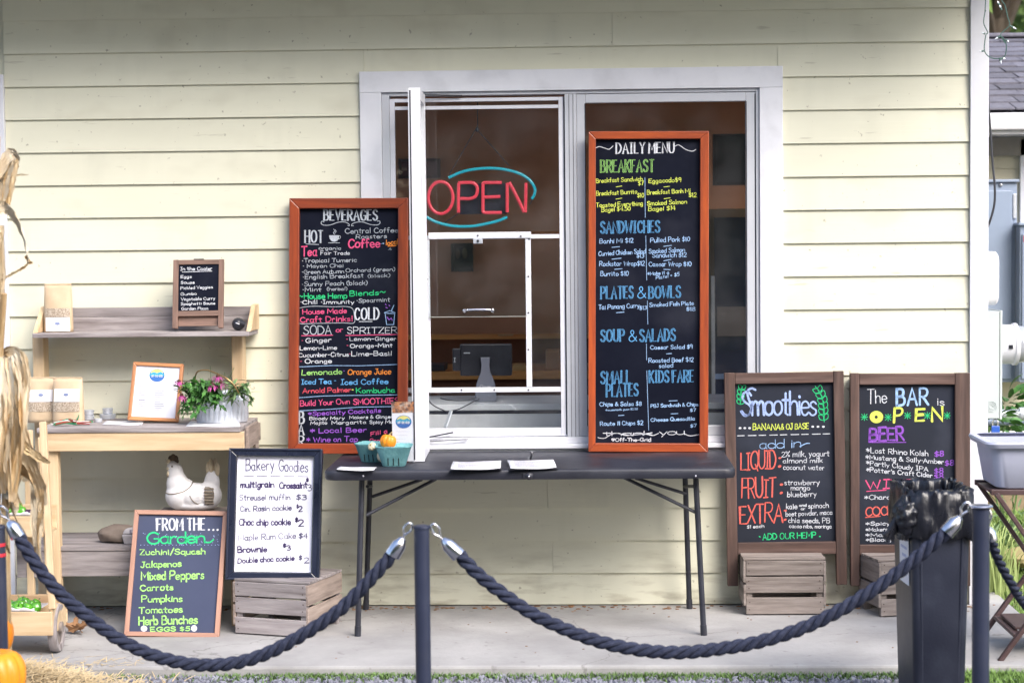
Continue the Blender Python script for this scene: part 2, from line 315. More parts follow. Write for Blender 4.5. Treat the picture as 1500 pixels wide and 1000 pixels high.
# ------------------------------------------------------------------ lettering: a single-stroke hand
GL = {}
def gl(ch, adv, *strokes): GL[ch] = (adv, strokes)
O_ = '@3.7,10 1,8.5 0,5 1,1.5 3.7,0 6.5,1.5 7.5,5 6.5,8.5'
for line in '''A 7 0,0 3.5,10 7,0|1.4,3.6 5.6,3.6
B 6 0,0 0,10|~0,10 3.9,9.8 5,7.8 4,5.7 0,5.2|~0,5.2 4.6,5 6,2.8 4.6,.4 0,0
C 6.4 ~6.2,8.2 4.2,10 1.5,9 0,5 1.5,1 4.2,0 6.4,1.7
D 6.6 0,0 0,10|~0,10 4,9.4 6.6,5 4,.6 0,0
E 5.4 5.3,10 0,10 0,0 5.4,0|0,5.2 4.4,5.2
F 5.2 5.2,10 0,10 0,0|0,5.2 4.2,5.2
G 6.9 ~6.4,8.3 4,10 1.4,8.8 0,5 1.4,1 4,0 6.5,1.4 6.8,4.2|6.9,4.4 4,4.4
H 6.4 0,0 0,10|6.4,0 6.4,10|0,5.2 6.4,5.2
I 3.6 1.8,0 1.8,10|0,10 3.6,10|0,0 3.6,0
J 5 ~3.8,10 3.8,3 2.8,.4 1.2,.2 0,2|1.6,10 5,10
K 6 0,0 0,10|6,10 0,4.2|1.8,5.8 6,0
L 5 0,10 0,0 5,0
M 8 0,0 .4,10 4,3 7.6,10 8,0
N 6.5 0,0 0,10 6.5,0 6.5,10
O 7.5 @3.7,10 1,8.5 0,5 1,1.5 3.7,0 6.5,1.5 7.5,5 6.5,8.5
P 5.8 0,0 0,10|~0,10 4.3,9.8 5.8,7.5 4.3,5 0,4.7
Q 7.5 @3.7,10 1,8.5 0,5 1,1.5 3.7,0 6.5,1.5 7.5,5 6.5,8.5|4.5,2.6 7.4,-1
R 6.2 0,0 0,10|~0,10 4.3,9.8 5.8,7.6 4.3,5.2 0,4.8|2.4,4.8 6.2,0
S 5.7 ~5.4,8.4 3.5,10 1.1,9.3 .4,7.3 2,5.6 4.5,4.4 5.6,2.4 4,.3 1.7,.2 0,1.8
T 6.4 3.2,0 3.2,10|0,10 6.4,10
U 6.4 ~0,10 0,3 1.4,.4 3.2,0 5,.4 6.4,3 6.4,10
V 6.4 0,10 3.2,0 6.4,10
W 9 0,10 2.3,0 4.5,8 6.7,0 9,10
X 6 0,10 6,0|6,10 0,0
Y 6 0,10 3,5 6,10|3,5 3,0
Z 6 0,10 6,10 0,0 6,0
a 4.8 @3.9,4.9 2.4,5.8 .6,5 0,2.9 .8,.6 2.4,.1 3.8,1.2 4,3|~4.1,5.7 4,2 4.2,.4 4.8,.1
b 4.7 0,10 0,0|@0,3 .8,5 2.5,5.8 4.2,4.9 4.7,2.9 4,.8 2.4,0 .7,.8
c 4.2 ~4.1,4.7 2.6,5.8 .7,5 0,2.9 .7,.8 2.6,0 4.2,1.1
d 4.8 4.7,10 4.7,0|@4.7,3 4,5 2.3,5.8 .6,4.9 0,2.9 .7,.8 2.4,0 4,.8
e 4.5 ~.2,3 4.3,3.2 4,4.9 2.4,5.8 .6,5 0,2.8 .8,.6 2.5,0 4.3,1.1
f 3.6 ~3.6,9 2.6,10 1.5,9.4 1.3,7 1.3,0|0,5.5 3,5.5
g 4.7 @3.9,4.9 2.4,5.8 .6,5 0,2.9 .8,.8 2.4,.2 3.8,1.4 4,3|~4.2,5.7 4.2,0 3.6,-2.6 1.8,-3.2 .2,-2.2
h 4.5 0,10 0,0|~0,3.8 1.4,5.5 3,5.7 4.2,4.5 4.5,0
i 1.2 .6,5.7 .6,0|.5,8 .7,7.6
j 2.4 ~1.8,5.7 1.8,-1 1,-3 -.4,-2.8|1.7,8 1.9,7.6
k 4.2 0,10 0,0|3.9,5.7 0,2.4|1.3,3.4 4.2,0
l 1.2 .6,10 .6,0
m 7 0,5.7 0,0|~0,3.9 1.2,5.5 2.4,5.7 3.3,4.5 3.5,0|~3.5,3.9 4.7,5.5 5.9,5.7 6.8,4.5 7,0
n 4.5 0,5.7 0,0|~0,3.8 1.4,5.5 3,5.7 4.2,4.5 4.5,0
o 4.8 @2.4,5.8 .6,5 0,2.9 .7,.8 2.4,0 4.1,.8 4.8,2.9 4.2,5
p 4.7 0,5.7 0,-3.2|@0,3 .8,5 2.5,5.8 4.2,4.9 4.7,2.9 4,.8 2.4,0 .7,.8
q 4.7 4.6,5.7 4.6,-3.2 5.6,-2.4|@4.6,3 4,5 2.3,5.8 .6,4.9 0,2.9 .7,.8 2.4,0 4,.8
r 3.2 0,5.7 0,0|~0,3.6 1.2,5.4 2.4,5.8 3.2,5.2
s 3.8 ~3.6,4.9 2.2,5.8 .7,5.2 .5,4 1.9,3 3.4,2.2 3.6,.8 2.2,0 .9,.1 0,.9
t 3.8 1.7,9 1.7,.6 3,0|0,6.2 3.6,6.2
u 4.6 ~0,5.7 .1,1.8 1,.3 2.5,0 3.8,1 4.4,2.6|4.4,5.7 4.5,0
v 4.2 0,5.7 2.1,0 4.2,5.7
w 6.6 0,5.7 1.7,0 3.3,4.6 4.9,0 6.6,5.7
x 4.2 0,5.7 4.2,0|4.2,5.7 0,0
y 4.4 0,5.7 2.3,.4|4.4,5.7 1.2,-3.2
z 4.2 0,5.7 4.2,5.7 0,0 4.2,0
0 5 @2.5,10 .5,8 0,5 .5,2 2.5,0 4.5,2 5,5 4.5,8
1 2 .2,8.2 1.4,10 1.4,0
2 5 ~.3,8 1.2,9.7 3.2,10 4.7,8.3 4.3,6 2.2,3 0,0|0,0 5,0
3 4.8 ~.3,9 2.2,10 4.2,8.8 4,6.4 1.8,5.4|~1.8,5.4 4.4,4.8 4.8,2.4 3,.2 0,.8
4 5 3.8,0 3.8,10 0,3.4 5,3.4
5 4.8 4.5,10 .7,10 .4,5.7|~.4,5.7 2.6,6.2 4.6,4.6 4.6,2 2.8,.1 0,.8
6 4.8 ~4,9.6 1.6,8 .2,4.6 .3,1.6 2,0 4.2,.8 4.8,3 3.6,5.2 1.6,5.2 .3,3
7 4.8 0,10 4.8,10 1.8,0
8 5 @2.5,10 .7,9 .6,6.7 2.5,5.3 4.6,3.6 4.8,1.2 2.5,0 .3,1.2 .4,3.6 2.5,5.3 4.4,6.7 4.3,9
9 4.6 @4.3,8 2.4,10 .4,8.6 .2,6.4 1.8,5 3.6,5.6|~4.4,8.4 4.3,4 3.6,0
$ 5 ~4.8,8 2.6,9.2 .5,8 .8,6 4,4.4 4.8,2.4 2.8,.9 0,1.8|2.5,10.8 2.5,-.8
& 6 ~6,0 2,6.5 1.6,8.6 2.8,10 4,8.6 3.4,6.6 .6,4 .2,1.6 2,0 4.4,1.4 5.8,4.2
. 1 .2,.5 .8,.5
, 1 .7,.8 .2,-1.2
: 1 .2,1 .8,1|.2,5 .8,5
' 1 .6,10 .3,8
! 1.4 .7,10 .7,3|.5,.5 .9,.5
- 3.6 0,4.2 3.6,4.2
/ 4 0,-1.5 4,11.5
( 2.4 ~2.4,10.5 .6,8 0,4.6 .7,1 2.4,-1.6
) 2.4 ~0,10.5 1.8,8 2.4,4.6 1.7,1 0,-1.6
% 6 0,0 6,10|@1.3,9.8 0,8.4 1.3,7 2.6,8.4|@4.7,3 3.4,1.6 4.7,.2 6,1.6
~ 6 ~0,4 1.5,6 3,5 4.5,3.6 6,5.6
* 5 2.5,8.5 2.5,1.5|0,6.6 5,3.4|5,6.6 0,3.4
# 5 1.2,8.5 .8,1|3.8,8.5 3.4,1|0,6.4 5,6.6|0,3.4 5,3.6
> 6 0,5 6,5|4,7 6,5 4,3
+ 4 0,5 4,5|2,7.5 2,2.5
^ 4 0,1 2,9 4,1|2,9 2,0
• 2 .5,5 1.5,5|.6,5.5 1.4,4.5
♥ 6 @3,1 0,5 .3,8 1.8,8.6 3,7 4.2,8.6 5.7,8 6,5|3,2 1.5,6.5|3,2 4.5,6.5|3,2.5 3,6|2,5 4,5'''.split('\n'):
    ch, adv, st = line.split(' ', 2); L_ = []
    for s_ in st.split('|'):
        k = s_[0] if s_[0] in '~@' else ''
        L_.append((k, [tuple(float(q) for q in p.split(',')) for p in s_.lstrip('~@').split(' ')]))
    GL[ch] = (float(adv), L_)

def ribbon(mb, pts, w, y, sharp=True):
    """flat marker stroke with round ends; pts are (x,z); w width or function of direction"""
    q = [Vector((p[0], p[1])) for p in pts]
    r = [q[0]]
    for p in q[1:]:
        if (p-r[-1]).length > 1e-5: r.append(p)
    q = r; n = len(q)
    if n < 2: return
    base = len(mb.v); 
    for i in range(n):
        a = q[max(i-1,0)]; b = q[min(i+1,n-1)]
        t0 = (q[i]-a); t1 = (b-q[i])
        t = (b-a)
        if t.length < 1e-6: t = t1 if t1.length > 0 else t0
        t = t.normalized(); nn = Vector((-t.y, t.x))
        ww = w(t) if callable(w) else w
        k = 1.0
        if 0 < i < n-1:
            c = nn.dot(Vector((-t0.normalized().y, t0.normalized().x))); k = min(1.6, 1/max(.5, abs(c)))
        mb.v.append((q[i].x+nn.x*ww*k/2, y, q[i].y+nn.y*ww*k/2)); mb.v.append((q[i].x-nn.x*ww*k/2, y, q[i].y-nn.y*ww*k/2))
        if i: mb.f.append((base+2*i-2, base+2*i-1, base+2*i+1, base+2*i))
    for i, d in ((0, q[0]-q[1]), (n-1, q[-1]-q[-2])):          # round caps
        d = d.normalized(); ww = (w(d) if callable(w) else w)/2; m = Vector((-d.y, d.x)); b = len(mb.v)
        for a in (-90, -45, 0, 45, 90):
            e = q[i] + (d*math.cos(R(a)) + m*math.sin(R(a)))*ww
            mb.v.append((e.x, y, e.y))
        mb.f.append((b, b+1, b+2, b+3, b+4))
def strokes_of(text, jit=.0, spacing=1.6, seed=0):
    """list of polylines in font units, plus total width"""
    rnd = random.Random(seed+len(text)*31+ord(text[0])); x = 0; out_ = []
    for ch in text:
        if ch == ' ': x += 3.6; continue
        adv, sts = GL[ch]; sy = 1+rnd.uniform(-jit, jit); sx = 1+rnd.uniform(-jit, jit); sh = rnd.uniform(-jit, jit)*.8; dy = rnd.uniform(-jit, jit)*4
        for k, pts in sts:
            pp = [((px+rnd.uniform(-jit,jit)*2)*sx, (pz+rnd.uniform(-jit,jit)*2)*sy) for px, pz in pts]
            if k: pp = [(v.x, v.y) for v in crv([(a, b, 0) for a, b in pp], 4, k == '@')]
            out_.append(([(x+a+b*sh, b+dy) for a, b in pp], ch))
        x += adv*sx+spacing
    return out_, x-spacing
class Board:
    def __init__(s, name, tl, tr, bl, br, dt, db, label, cat, group=None):
        a = P(*bl, db); b = P(*br, db); c = P(*tl, dt); d = P(*tr, dt)
        u = ((b-a)+(d-c))/2; v = ((c-a)+(d-b))/2; s.w = u.length; s.h = v.length
        U = u.normalized(); N = U.cross(v).normalized(); V = N.cross(U); o = (a+b+c+d)/4-U*s.w/2-V*s.h/2
        s.N = N; s.o = o; s.U = U; s.V = V
        M = Matrix.Identity(4)
        for i in range(3): M[i][0] = U[i]; M[i][1] = -N[i]; M[i][2] = V[i]; M[i][3] = o[i]
        s.e = empty(name, mat=M, label=label, cat=cat, group=group)
    def uv(s, x, y):
        r = ray(x, y); t = (s.o-CAM_LOC).dot(s.N)/r.dot(s.N); p = CAM_LOC+r*t-s.o
        return (p.dot(s.U), p.dot(s.V))
    def frame(s, fw, mx, mz, t=.022, back=.012, bevel=.003, names='frame_rail', lip=None):
        w, h = s.w, s.h; l, r_, b, tp = fw if isinstance(fw, tuple) else (fw,)*4
        for pts, m in ((((0,0),(l,b),(l,h-tp),(0,h)), mz), (((w,0),(w,h),(w-r_,h-tp),(w-r_,b)), mz),
                       (((0,0),(w,0),(w-r_,b),(l,b)), mx), (((0,h),(l,h-tp),(w-r_,h-tp),(w,h)), mx)):
            MB().prism(pts, -t, back).build(names, m, s.e, local=True, bevel=bevel)
        if lip:
            for x0, x1, z0, z1 in ((l-.001,l+.003,b,h-tp),(w-r_-.003,w-r_+.001,b,h-tp),(l,w-r_,b-.001,b+.003),(l,w-r_,h-tp-.003,h-tp+.001)):
                MB().box(x0, x1, -t*.75, -.001, z0, z1).build('inner_lip', lip, s.e, local=True)
    def panel(s, x0, x1, z0, z1, m, name='board_face', y0=0, y1=.006):
        return MB().box(x0, x1, y0, y1, z0, z1).build(name, m, s.e, local=True)
    def text(s, txt, tf, x0, y0, x1, y1, h, c, wt=1.3, style='hand', jit=.075, y=-.0012, seed=0, name='lettering', sp=1.6):
        if style == 'hand' and h < 60: h *= .79; wt *= .80
        ox, oy, k = tf; A = Vector(s.uv(ox+x0/k, oy+y0/k)); B = Vector(s.uv(ox+x1/k, oy+y1/k)); H = Vector(s.uv(ox+x0/k, oy+(y0-h)/k))
        st, W = strokes_of(txt, jit if style not in ('serif','outline') else 0, sp if style == 'hand' else 2.6, seed)
        ux = (B-A)/W; uz = (H-A)/10.; px = wt*.00318
        mb = MB(); inner = MB(); vr = random.Random(len(txt)*7+int(x0))
        for pts, ch in st:
            q = [A+ux*a+uz*b for a, b in pts]
            if style == 'serif' or style == 'outline':
                wf = (lambda t: px*(.62+.62*abs(t.y)))
                ribbon(mb, q, wf, y)
                for i, j in ((0,1),(-1,-2)):
                    d = q[i]-q[j]
                    if abs(d.y) > abs(d.x)*1.6 and ch not in 'CGSOI&Q':
                        e = min(px*1.0, ux.length*1.25); ribbon(mb, [q[i]+Vector((-e,0)), q[i]+Vector((e,0))], px*.45, y)
                if style == 'outline': ribbon(inner, q, lambda t: wf(t)*.34, y-.0006)
            else: ribbon(mb, q, px*vr.uniform(.78,1.2), y)
        o = mb.build(name, MT['c_'+c], s.e, local=True)
        if style == 'outline': inner.build('letter_hollow', MT['chalk'], s.e, local=True)
        return o
    def line(s, tf, pts, c, wt=1.2, smooth=False, y=-.0012, closed=False, name='chalk_line'):
        ox, oy, k = tf; q = [s.uv(ox+a/k, oy+b/k) for a, b in pts]
        if smooth: q = [(v.x, v.y) for v in crv([(a, b, 0) for a, b in q], 6, closed)]
        mb = MB(); ribbon(mb, q, wt*.00318, y); return mb.build(name, MT['c_'+c], s.e, local=True)
    def lines(s, tf, L_, c, wt=1.2, smooth=False, y=-.0012, name='chalk_drawing'):
        ox, oy, k = tf; mb = MB()
        for pts in L_:
            q = [s.uv(ox+a/k, oy+b/k) for a, b in pts]
            if smooth: q = [(v.x, v.y) for v in crv([(a, b, 0) for a, b in q], 5)]
            ribbon(mb, q, wt*.00318, y)
        return mb.build(name, MT['c_'+c], s.e, local=True)
    def fill(s, tf, pts, c, y=-.0010, name='chalk_drawing', m=None):
        ox, oy, k = tf; q = [s.uv(ox+a/k, oy+b/k) for a, b in pts]
        mb = MB(); mb.v = [(a, y, b) for a, b in q]; mb.f = [tuple(range(len(q)))]
        return mb.build(name, m or MT['c_'+c], s.e, local=True)
def ell(cx, cy, rx, ry, n=20, a0=0, a1=360): return [(cx+rx*math.cos(R(a0+(a1-a0)*i/n)), cy+ry*math.sin(R(a0+(a1-a0)*i/n))) for i in range(n+1)]
# ------------------------------------------------------------------ ground
MT['concrete'] = mat('worn_concrete', (.41,.40,.395), (.30,.292,.29), 2.6, .85, var=0, bump=.002, bscale=60, dark=(.20,.19,.18), darkscale=1.7, darkamt=.6, detail=10)
nt = MT['concrete'].node_tree; N = nt.nodes; L = nt.links; b_ = N['Principled BSDF']           # hairline cracks and small dark spots
src = b_.inputs['Base Color'].links[0].from_socket; tc = N.new('ShaderNodeTexCoord'); nn = N.new('ShaderNodeTexNoise'); nn.inputs['Scale'].default_value = 3; nn.inputs['Detail'].default_value = 6
L.new(tc.outputs['Object'], nn.inputs[0]); am = N.new('ShaderNodeMixRGB'); am.inputs[0].default_value = .35; L.new(tc.outputs['Object'], am.inputs[1]); L.new(nn.outputs[1], am.inputs[2])
vo = N.new('ShaderNodeTexVoronoi'); vo.feature = 'DISTANCE_TO_EDGE'; vo.inputs['Scale'].default_value = 1.1; L.new(am.outputs[0], vo.inputs[0])
mr = N.new('ShaderNodeMapRange'); mr.inputs[1].default_value = .0; mr.inputs[2].default_value = .005; mr.inputs[3].default_value = .55; mr.inputs[4].default_value = 0; L.new(vo.outputs[0], mr.inputs[0])
mx = N.new('ShaderNodeMixRGB'); L.new(mr.outputs[0], mx.inputs[0]); L.new(src, mx.inputs[1]); mx.inputs[2].default_value = (.12,.11,.10,1)
n4 = N.new('ShaderNodeTexNoise'); n4.inputs['Scale'].default_value = 22; n4.inputs['Detail'].default_value = 3; L.new(tc.outputs['Object'], n4.inputs[0]); m4 = N.new('ShaderNodeMapRange'); m4.inputs[1].default_value = .66; m4.inputs[2].default_value = .74; m4.inputs[4].default_value = .5; L.new(n4.outputs[0], m4.inputs[0])
mx2 = N.new('ShaderNodeMixRGB'); L.new(m4.outputs[0], mx2.inputs[0]); L.new(mx.outputs[0], mx2.inputs[1]); mx2.inputs[2].default_value = (.17,.16,.15,1); L.new(mx2.outputs[0], b_.inputs['Base Color'])
MT['gravelbed'] = mat('gravel_bed', (.16,.16,.17), (.08,.08,.09), 60, .9, var=0, bump=.01, bscale=90)
MT['soil'] = mat('soil_and_thatch', (.20,.165,.10), (.10,.11,.045), 7, .95, var=0, bump=.01, bscale=60, dark=(.28,.25,.17), darkscale=4)
MB().box(-400, 400, -400, 400, -1.0, -.045).build('ground', MT['gravelbed'], kind='structure')
slab = MB(); slab.box(-6, 1.98, -1.29, .30, -.30, 0); slab.build('concrete_slab', MT['concrete'], kind='structure', bevel=.012)
MB().box(1.99, 3.3, -1.0, -.52, -.3, -.012).build('concrete_path', MT['concrete'], kind='structure', bevel=.01)
MB().box(1.985, 30, -.515, 12, -.5, -.03).build('lawn_soil', MT['soil'], kind='structure')
MB().box(1.985, 9, -3.0, -1.005, -.5, -.035).build('verge_soil', MT['soil'], kind='structure')

# ------------------------------------------------------------------ the building
C = .154
XC0, XC1 = P(1419, 350, 0).x, P(1446, 350, 0).x
XT0, XT1 = P(529.5, 250, 0).x, P(1146, 250, 0).x
XI0, XI1 = P(561, 250, 0).x, P(1112, 250, 0).x
ZT1, ZT0 = P(830, 102, 0).z, P(830, 668, 0).z
ZI1, ZI0 = P(830, 133, 0).z, P(830, 648, 0).z
XD = P(12, 300, 0).x
house = empty('farm_shop_building', (0,0,0), 'cream clapboard building with a large white trimmed service window', 'building')
def plank(x0, x1, z0, z1, frac0=0.0):
    # bottom edge stands proud, top tucks behind the next board
    yb = -.016+.011*frac0; m = MB()
    m.add([(x0,yb,z0),(x1,yb,z0),(x1,-.004,z1),(x0,-.004,z1),(x0,.004,z0),(x1,.004,z0),(x1,.004,z1),(x0,.004,z1)],
          [(0,1,2,3),(0,4,5,1),(3,2,6,7),(0,3,7,4),(1,5,6,2)])
    return m.build('clapboard', MT['siding'], house)
rs = random.Random(5)
for n in range(0, 21):
    z0, z1 = n*C, (n+1)*C+.004
    if n == 0: z0 = .006
    spans = []
    if z1 < ZT0+.03 or z0 > ZT1-.03: spans = [(XD, XC0)]
    else: spans = [(XD, XT0+.02), (XT1-.02, XC0)]
    if z0 < ZT0 < z1 and z1 >= ZT0+.03: plank(XT0+.02, XT1-.02, z0, ZT0+.02)
    if z0 < ZT1 < z1 and z0 <= ZT1-.03: 
        plank(XT0+.02, XT1-.02, ZT1-.02, z1, .8)
    for x0, x1 in spans:
        cuts = []
        if n == 3: cuts = [P(803, 770, 0).x]
        elif x1-x0 > 3.5 and n in (17, 18, 1): cuts = [rs.uniform(x0+1.0, x1-1.0)]
        elif x1-x0 > 1.8 and n in (8, 13): cuts = [rs.uniform(x0+.5, x1-.4)]
        p = x0
        for c in cuts+[x1]:
            plank(p, c-.0008, z0, z1); p = c+.0008
MB().box(XD-.6, XT0+.04, .006, .07, 0, 3.2).build('wall_sheathing', MT['siding'], house)
MB().box(XT1-.04, XC1-.01, .006, .07, 0, 3.2).build('wall_sheathing', MT['siding'], house)
MB().box(XT0+.04, XT1-.04, .006, .07, 0, ZT0+.03).build('wall_sheathing', MT['siding'], house)
MB().box(XT0+.04, XT1-.04, .006, .07, ZT1-.03, 3.2).build('wall_sheathing', MT['siding'], house)
MB().box(XC0+.001, XC1, -.030, .002, 0, 3.12).build('corner_board', MT['white_bright'], house, bevel=.002)
MB().box(XC1-.022, XC1+.004, .003, .10, 0, 3.12).build('corner_board', MT['white_bright'], house, bevel=.002)
for n, ya_, yb_ in [(n, a_, b_) for n in range(20) for a_, b_ in (((.105, 5.0),) if (n+1)*C < 1.0 or n*C > 2.45 else ((.105, 1.09), (3.11, 5.0)))]:
    m = MB(); m.add([(XC1-.02,ya_,n*C),(XC1-.004,ya_,n*C),(XC1-.004,yb_,n*C),(XC1-.02,yb_,n*C),(XC1-.02,ya_,(n+1)*C),(XC1-.014,ya_,(n+1)*C),(XC1-.014,yb_,(n+1)*C),(XC1-.02,yb_,(n+1)*C)],
        [(1,2,6,5),(0,1,5,4),(0,3,2,1),(4,5,6,7),(3,7,6,2)]); m.build('clapboard', MT['siding'], house)
# door casing at the left edge
MB().box(XD-.115, XD-.001, -.032, .002, 0, P(4, 110, 0).z).build('door_casing', MT['white_bright'], house, bevel=.002)
MB().box(XD-.60, XD-.117, -.010, .004, 0, P(4, 110, 0).z-.1).build('door', MT['white_bright'], house)
MB().box(XD-.60, XD-.117, -.032, .002, P(4, 110, 0).z-.099, P(4, 110, 0).z).build('door_casing', MT['white_bright'], house)
# room behind the window
MT['in_wall'] = mat('ochre_brown_painted_wall', (.62,.31,.19), (.54,.27,.16), 2, .7, var=.04)
MT['in_dark'] = mat('dark_brown_panelling', (.20,.085,.045), (.15,.06,.035), 4, .6, var=.05)
MT['in_wood'] = mat('varnished_counter_wood', (.80,.42,.16), (.70,.34,.11), 4, .4, stretch=GX, var=.05)
MT['in_floor'] = mat('brown_floor', (.16,.09,.06), (.10,.055,.035), 3, .6)
MT['in_ceil'] = mat('room_ceiling', (.55,.42,.32), (.5,.38,.28), 3, .8)
RX0, RX1, RY1, RZ1 = -2.3, XC1-.025, 3.6, 3.0
MB().box(RX0, RX1, .071, RY1, .0, .02).build('room_floor', MT['in_floor'], house)
MB().box(RX0, RX1, .071, RY1, RZ1, RZ1+.04).build('room_ceiling', MT['in_ceil'], house)
m = MB(); m.box(RX1-.03, RX1, .071, 1.1, .02, RZ1); m.box(RX1-.03, RX1, 3.1, RY1, .02, RZ1); m.box(RX1-.03, RX1, 1.1, 3.1, .02, 1.0); m.box(RX1-.03, RX1, 1.1, 3.1, 2.45, RZ1)  # right wall, with an opening added to bring sun into the room
m.build('room_wall', MT['in_wall'], house)
for b_ in ((1.04,1.11,.95,2.5),(3.09,3.16,.95,2.5),(2.07,2.12,1.0,2.45)): MB().box(RX1-.02, XC1+.012, b_[0], b_[1], b_[2], b_[3]).build('added_opening_frame', MT['white_bright'], house)  # frame around the unseen opening added to brighten the room
for b_ in ((.94,1.0),(2.45,2.51)): MB().box(RX1-.02, XC1+.013, 1.04, 3.16, b_[0], b_[1]).build('added_opening_frame', MT['white_bright'], house)
MB().box(RX0, RX1-.03, RY1-.05, RY1, .02, RZ1).build('room_wall', MT['in_wall'], house)
m = MB(); X = RX0                                                    # left wall, with an unseen opening added to let daylight in
m.box(X-.04, X, .071, .7, .02, RZ1); m.box(X-.04, X, 3.2, RY1, .02, RZ1); m.box(X-.04, X, .7, 3.2, .02, .8); m.box(X-.04, X, .7, 3.2, 2.6, RZ1)
m.build('room_wall', MT['in_wall'], house)
# roof and porch
MT['roofing'] = mat('roof_sheet', (.10,.10,.12), (.08,.08,.09), 5, .8)
MT['porchceil'] = mat('porch_ceiling_paint', (.42,.43,.36), (.38,.39,.33), 5, .7)
m = MB(); m.add([(-4.6,-.85,3.30),(XC1+.28,-.85,3.30),(XC1+.28,2.4,4.6),(-4.6,2.4,4.6),(-4.6,6.4,3.35),(XC1+.28,6.4,3.35)], [(0,1,2,3),(3,2,5,4)])
m.build('roof', MT['roofing'], house, solid=.05)
MB().box(-4.6, XC1+.26, -.80, -.035, 3.16, 3.18).build('porch_ceiling', MT['porchceil'], house)
MB().box(-4.6, XC1+.27, -.84, -.805, 3.10, 3.27).build('fascia_board', MT['white_bright'], house)
MB().box(XC1+.262, XC1+.29, -.84, -.04, 3.14, 3.27).build('fascia_board', MT['white_bright'], house)

# window casing
for b in ((XT0, XI0, -.034, .01, ZT0, ZI1), (XI1, XT1, -.034, .01, ZT0, ZI1), (XT0, XT1, -.036, .01, ZI1+.0005, ZT1), (XI0+.0005, XI1-.0005, -.034, .01, ZT0, ZI0)):
    MB().box(*b).build('window_casing', MT['white'], house, bevel=.002)
MB().box(XI0-.02, XI1+.02, -.055, -.0345, ZI0-.022, ZI0-.004).build('window_sill', MT['white_bright'], house, bevel=.003)
XM0, XM1 = P(829, 380, 0).x, P(846, 380, 0).x
win = MB()
def rails(parent, x0, x1, z0, z1, wl_, wr, wb, wt, y0, y1, m_, nm, bevel=.0015):
    MB().box(x0, x0+wl_, y0, y1, z0, z1).build(nm, m_, parent, bevel=bevel)
    MB().box(x1-wr, x1, y0, y1, z0, z1).build(nm, m_, parent, bevel=bevel)
    MB().box(x0+wl_+.0003, x1-wr-.0003, y0, y1, z0, z0+wb).build(nm, m_, parent, bevel=bevel)
    MB().box(x0+wl_+.0003, x1-wr-.0003, y0, y1, z1-wt, z1).build(nm, m_, parent, bevel=bevel)
px = 1/311.
frame_p = MB().box(XI0+.001, XI0+11*px, -.020, .07, ZI0, ZI1-.001).build('window_frame', MT['alu'], house, bevel=.002)
MB().box(XI1-5*px, XI1-.001, -.020, .07, ZI0, ZI1-.001).build('window_frame', MT['alu'], house, bevel=.002)
MB().box(XI0+11*px+.0005, XI1-5*px-.0005, -.020, .07, ZI1-5*px, ZI1-.001).build('window_frame', MT['alu'], house, bevel=.002)
MB().box(XI0+11*px+.0005, XI1-5*px-.0005, -.022, .07, ZI0+.001, ZI0+9*px).build('window_frame', MT['white_bright'], house, bevel=.002)
zz0, zz1 = ZI0+9*px+.0005, ZI1-5*px-.0005
MB().box(XM0, XM1, -.018, .07, zz0, zz1).build('mullion', MT['alu'], house, bevel=.002)
for q in (.35, .7): MB().box(XM0+(XM1-XM0)*q, XM0+(XM1-XM0)*q+.002, -.0195, -.0182, zz0, zz1).build('mullion_groove', MT['blackmetal'], house)
GLASS = glass_mat('window_glass', dust=.014, refl=.8)
GLASS2 = glass_mat('window_glass_clean', dust=.008)
# ---- left unit: storm frame with a sliding service hatch
def Q(x, y, d=0.0): p = P(x, y, d); return p.x, p.z
fx0 = Q(573, 300)[0]; fx1 = Q(829, 300)[0]-.002
sw = empty('storm_frame', (0,0,0)); sw.parent = house; WM[sw.name] = Matrix.Identity(4)
rails(sw, fx0, fx1, zz0+.003, zz1-.012, 7*px, 9*px, 12*px, 5*px, -.006, .018, MT['white_bright'], 'stile')
z157 = Q(700, 160)[1]
MB().box(fx0+7*px+.001, fx1-9*px-.001, -.004, .010, z157, z157+5*px).build('rail', MT['white_bright'], sw, bevel=.001)
zA = Q(720, 350)[1]; zD = Q(720, 574)[1]
gx0 = fx0+7*px+.001; gx1 = fx1-9*px-.001
MB().box(gx0, gx1, -.010, .006, zA, zA+6*px).build('rail', MT['white_bright'], sw, bevel=.001)
MB().box(Q(628,348)[0], Q(778,348)[0], -.018, -.0105, zA+.003, zA+10*px).build('rail', MT['white_bright'], sw, bevel=.001)
MB().box(gx0, gx1, -.010, .006, zD, zD+7*px).build('rail', MT['white_bright'], sw, bevel=.001)
xB0, xB1 = Q(770.5, 460)[0], Q(778.5, 460)[0]; xL0, xL1 = Q(621,460)[0], Q(630.5,460)[0]
MB().box(xB0, xB1, -.012, .006, zD+7*px+.001, zA-.001).build('hatch_stile', MT['white_bright'], sw, bevel=.001)
MB().box(xL0, xL1, -.012, .006, zD+7*px+.001, zA-.001).build('hatch_stile', MT['white_bright'], sw, bevel=.001)
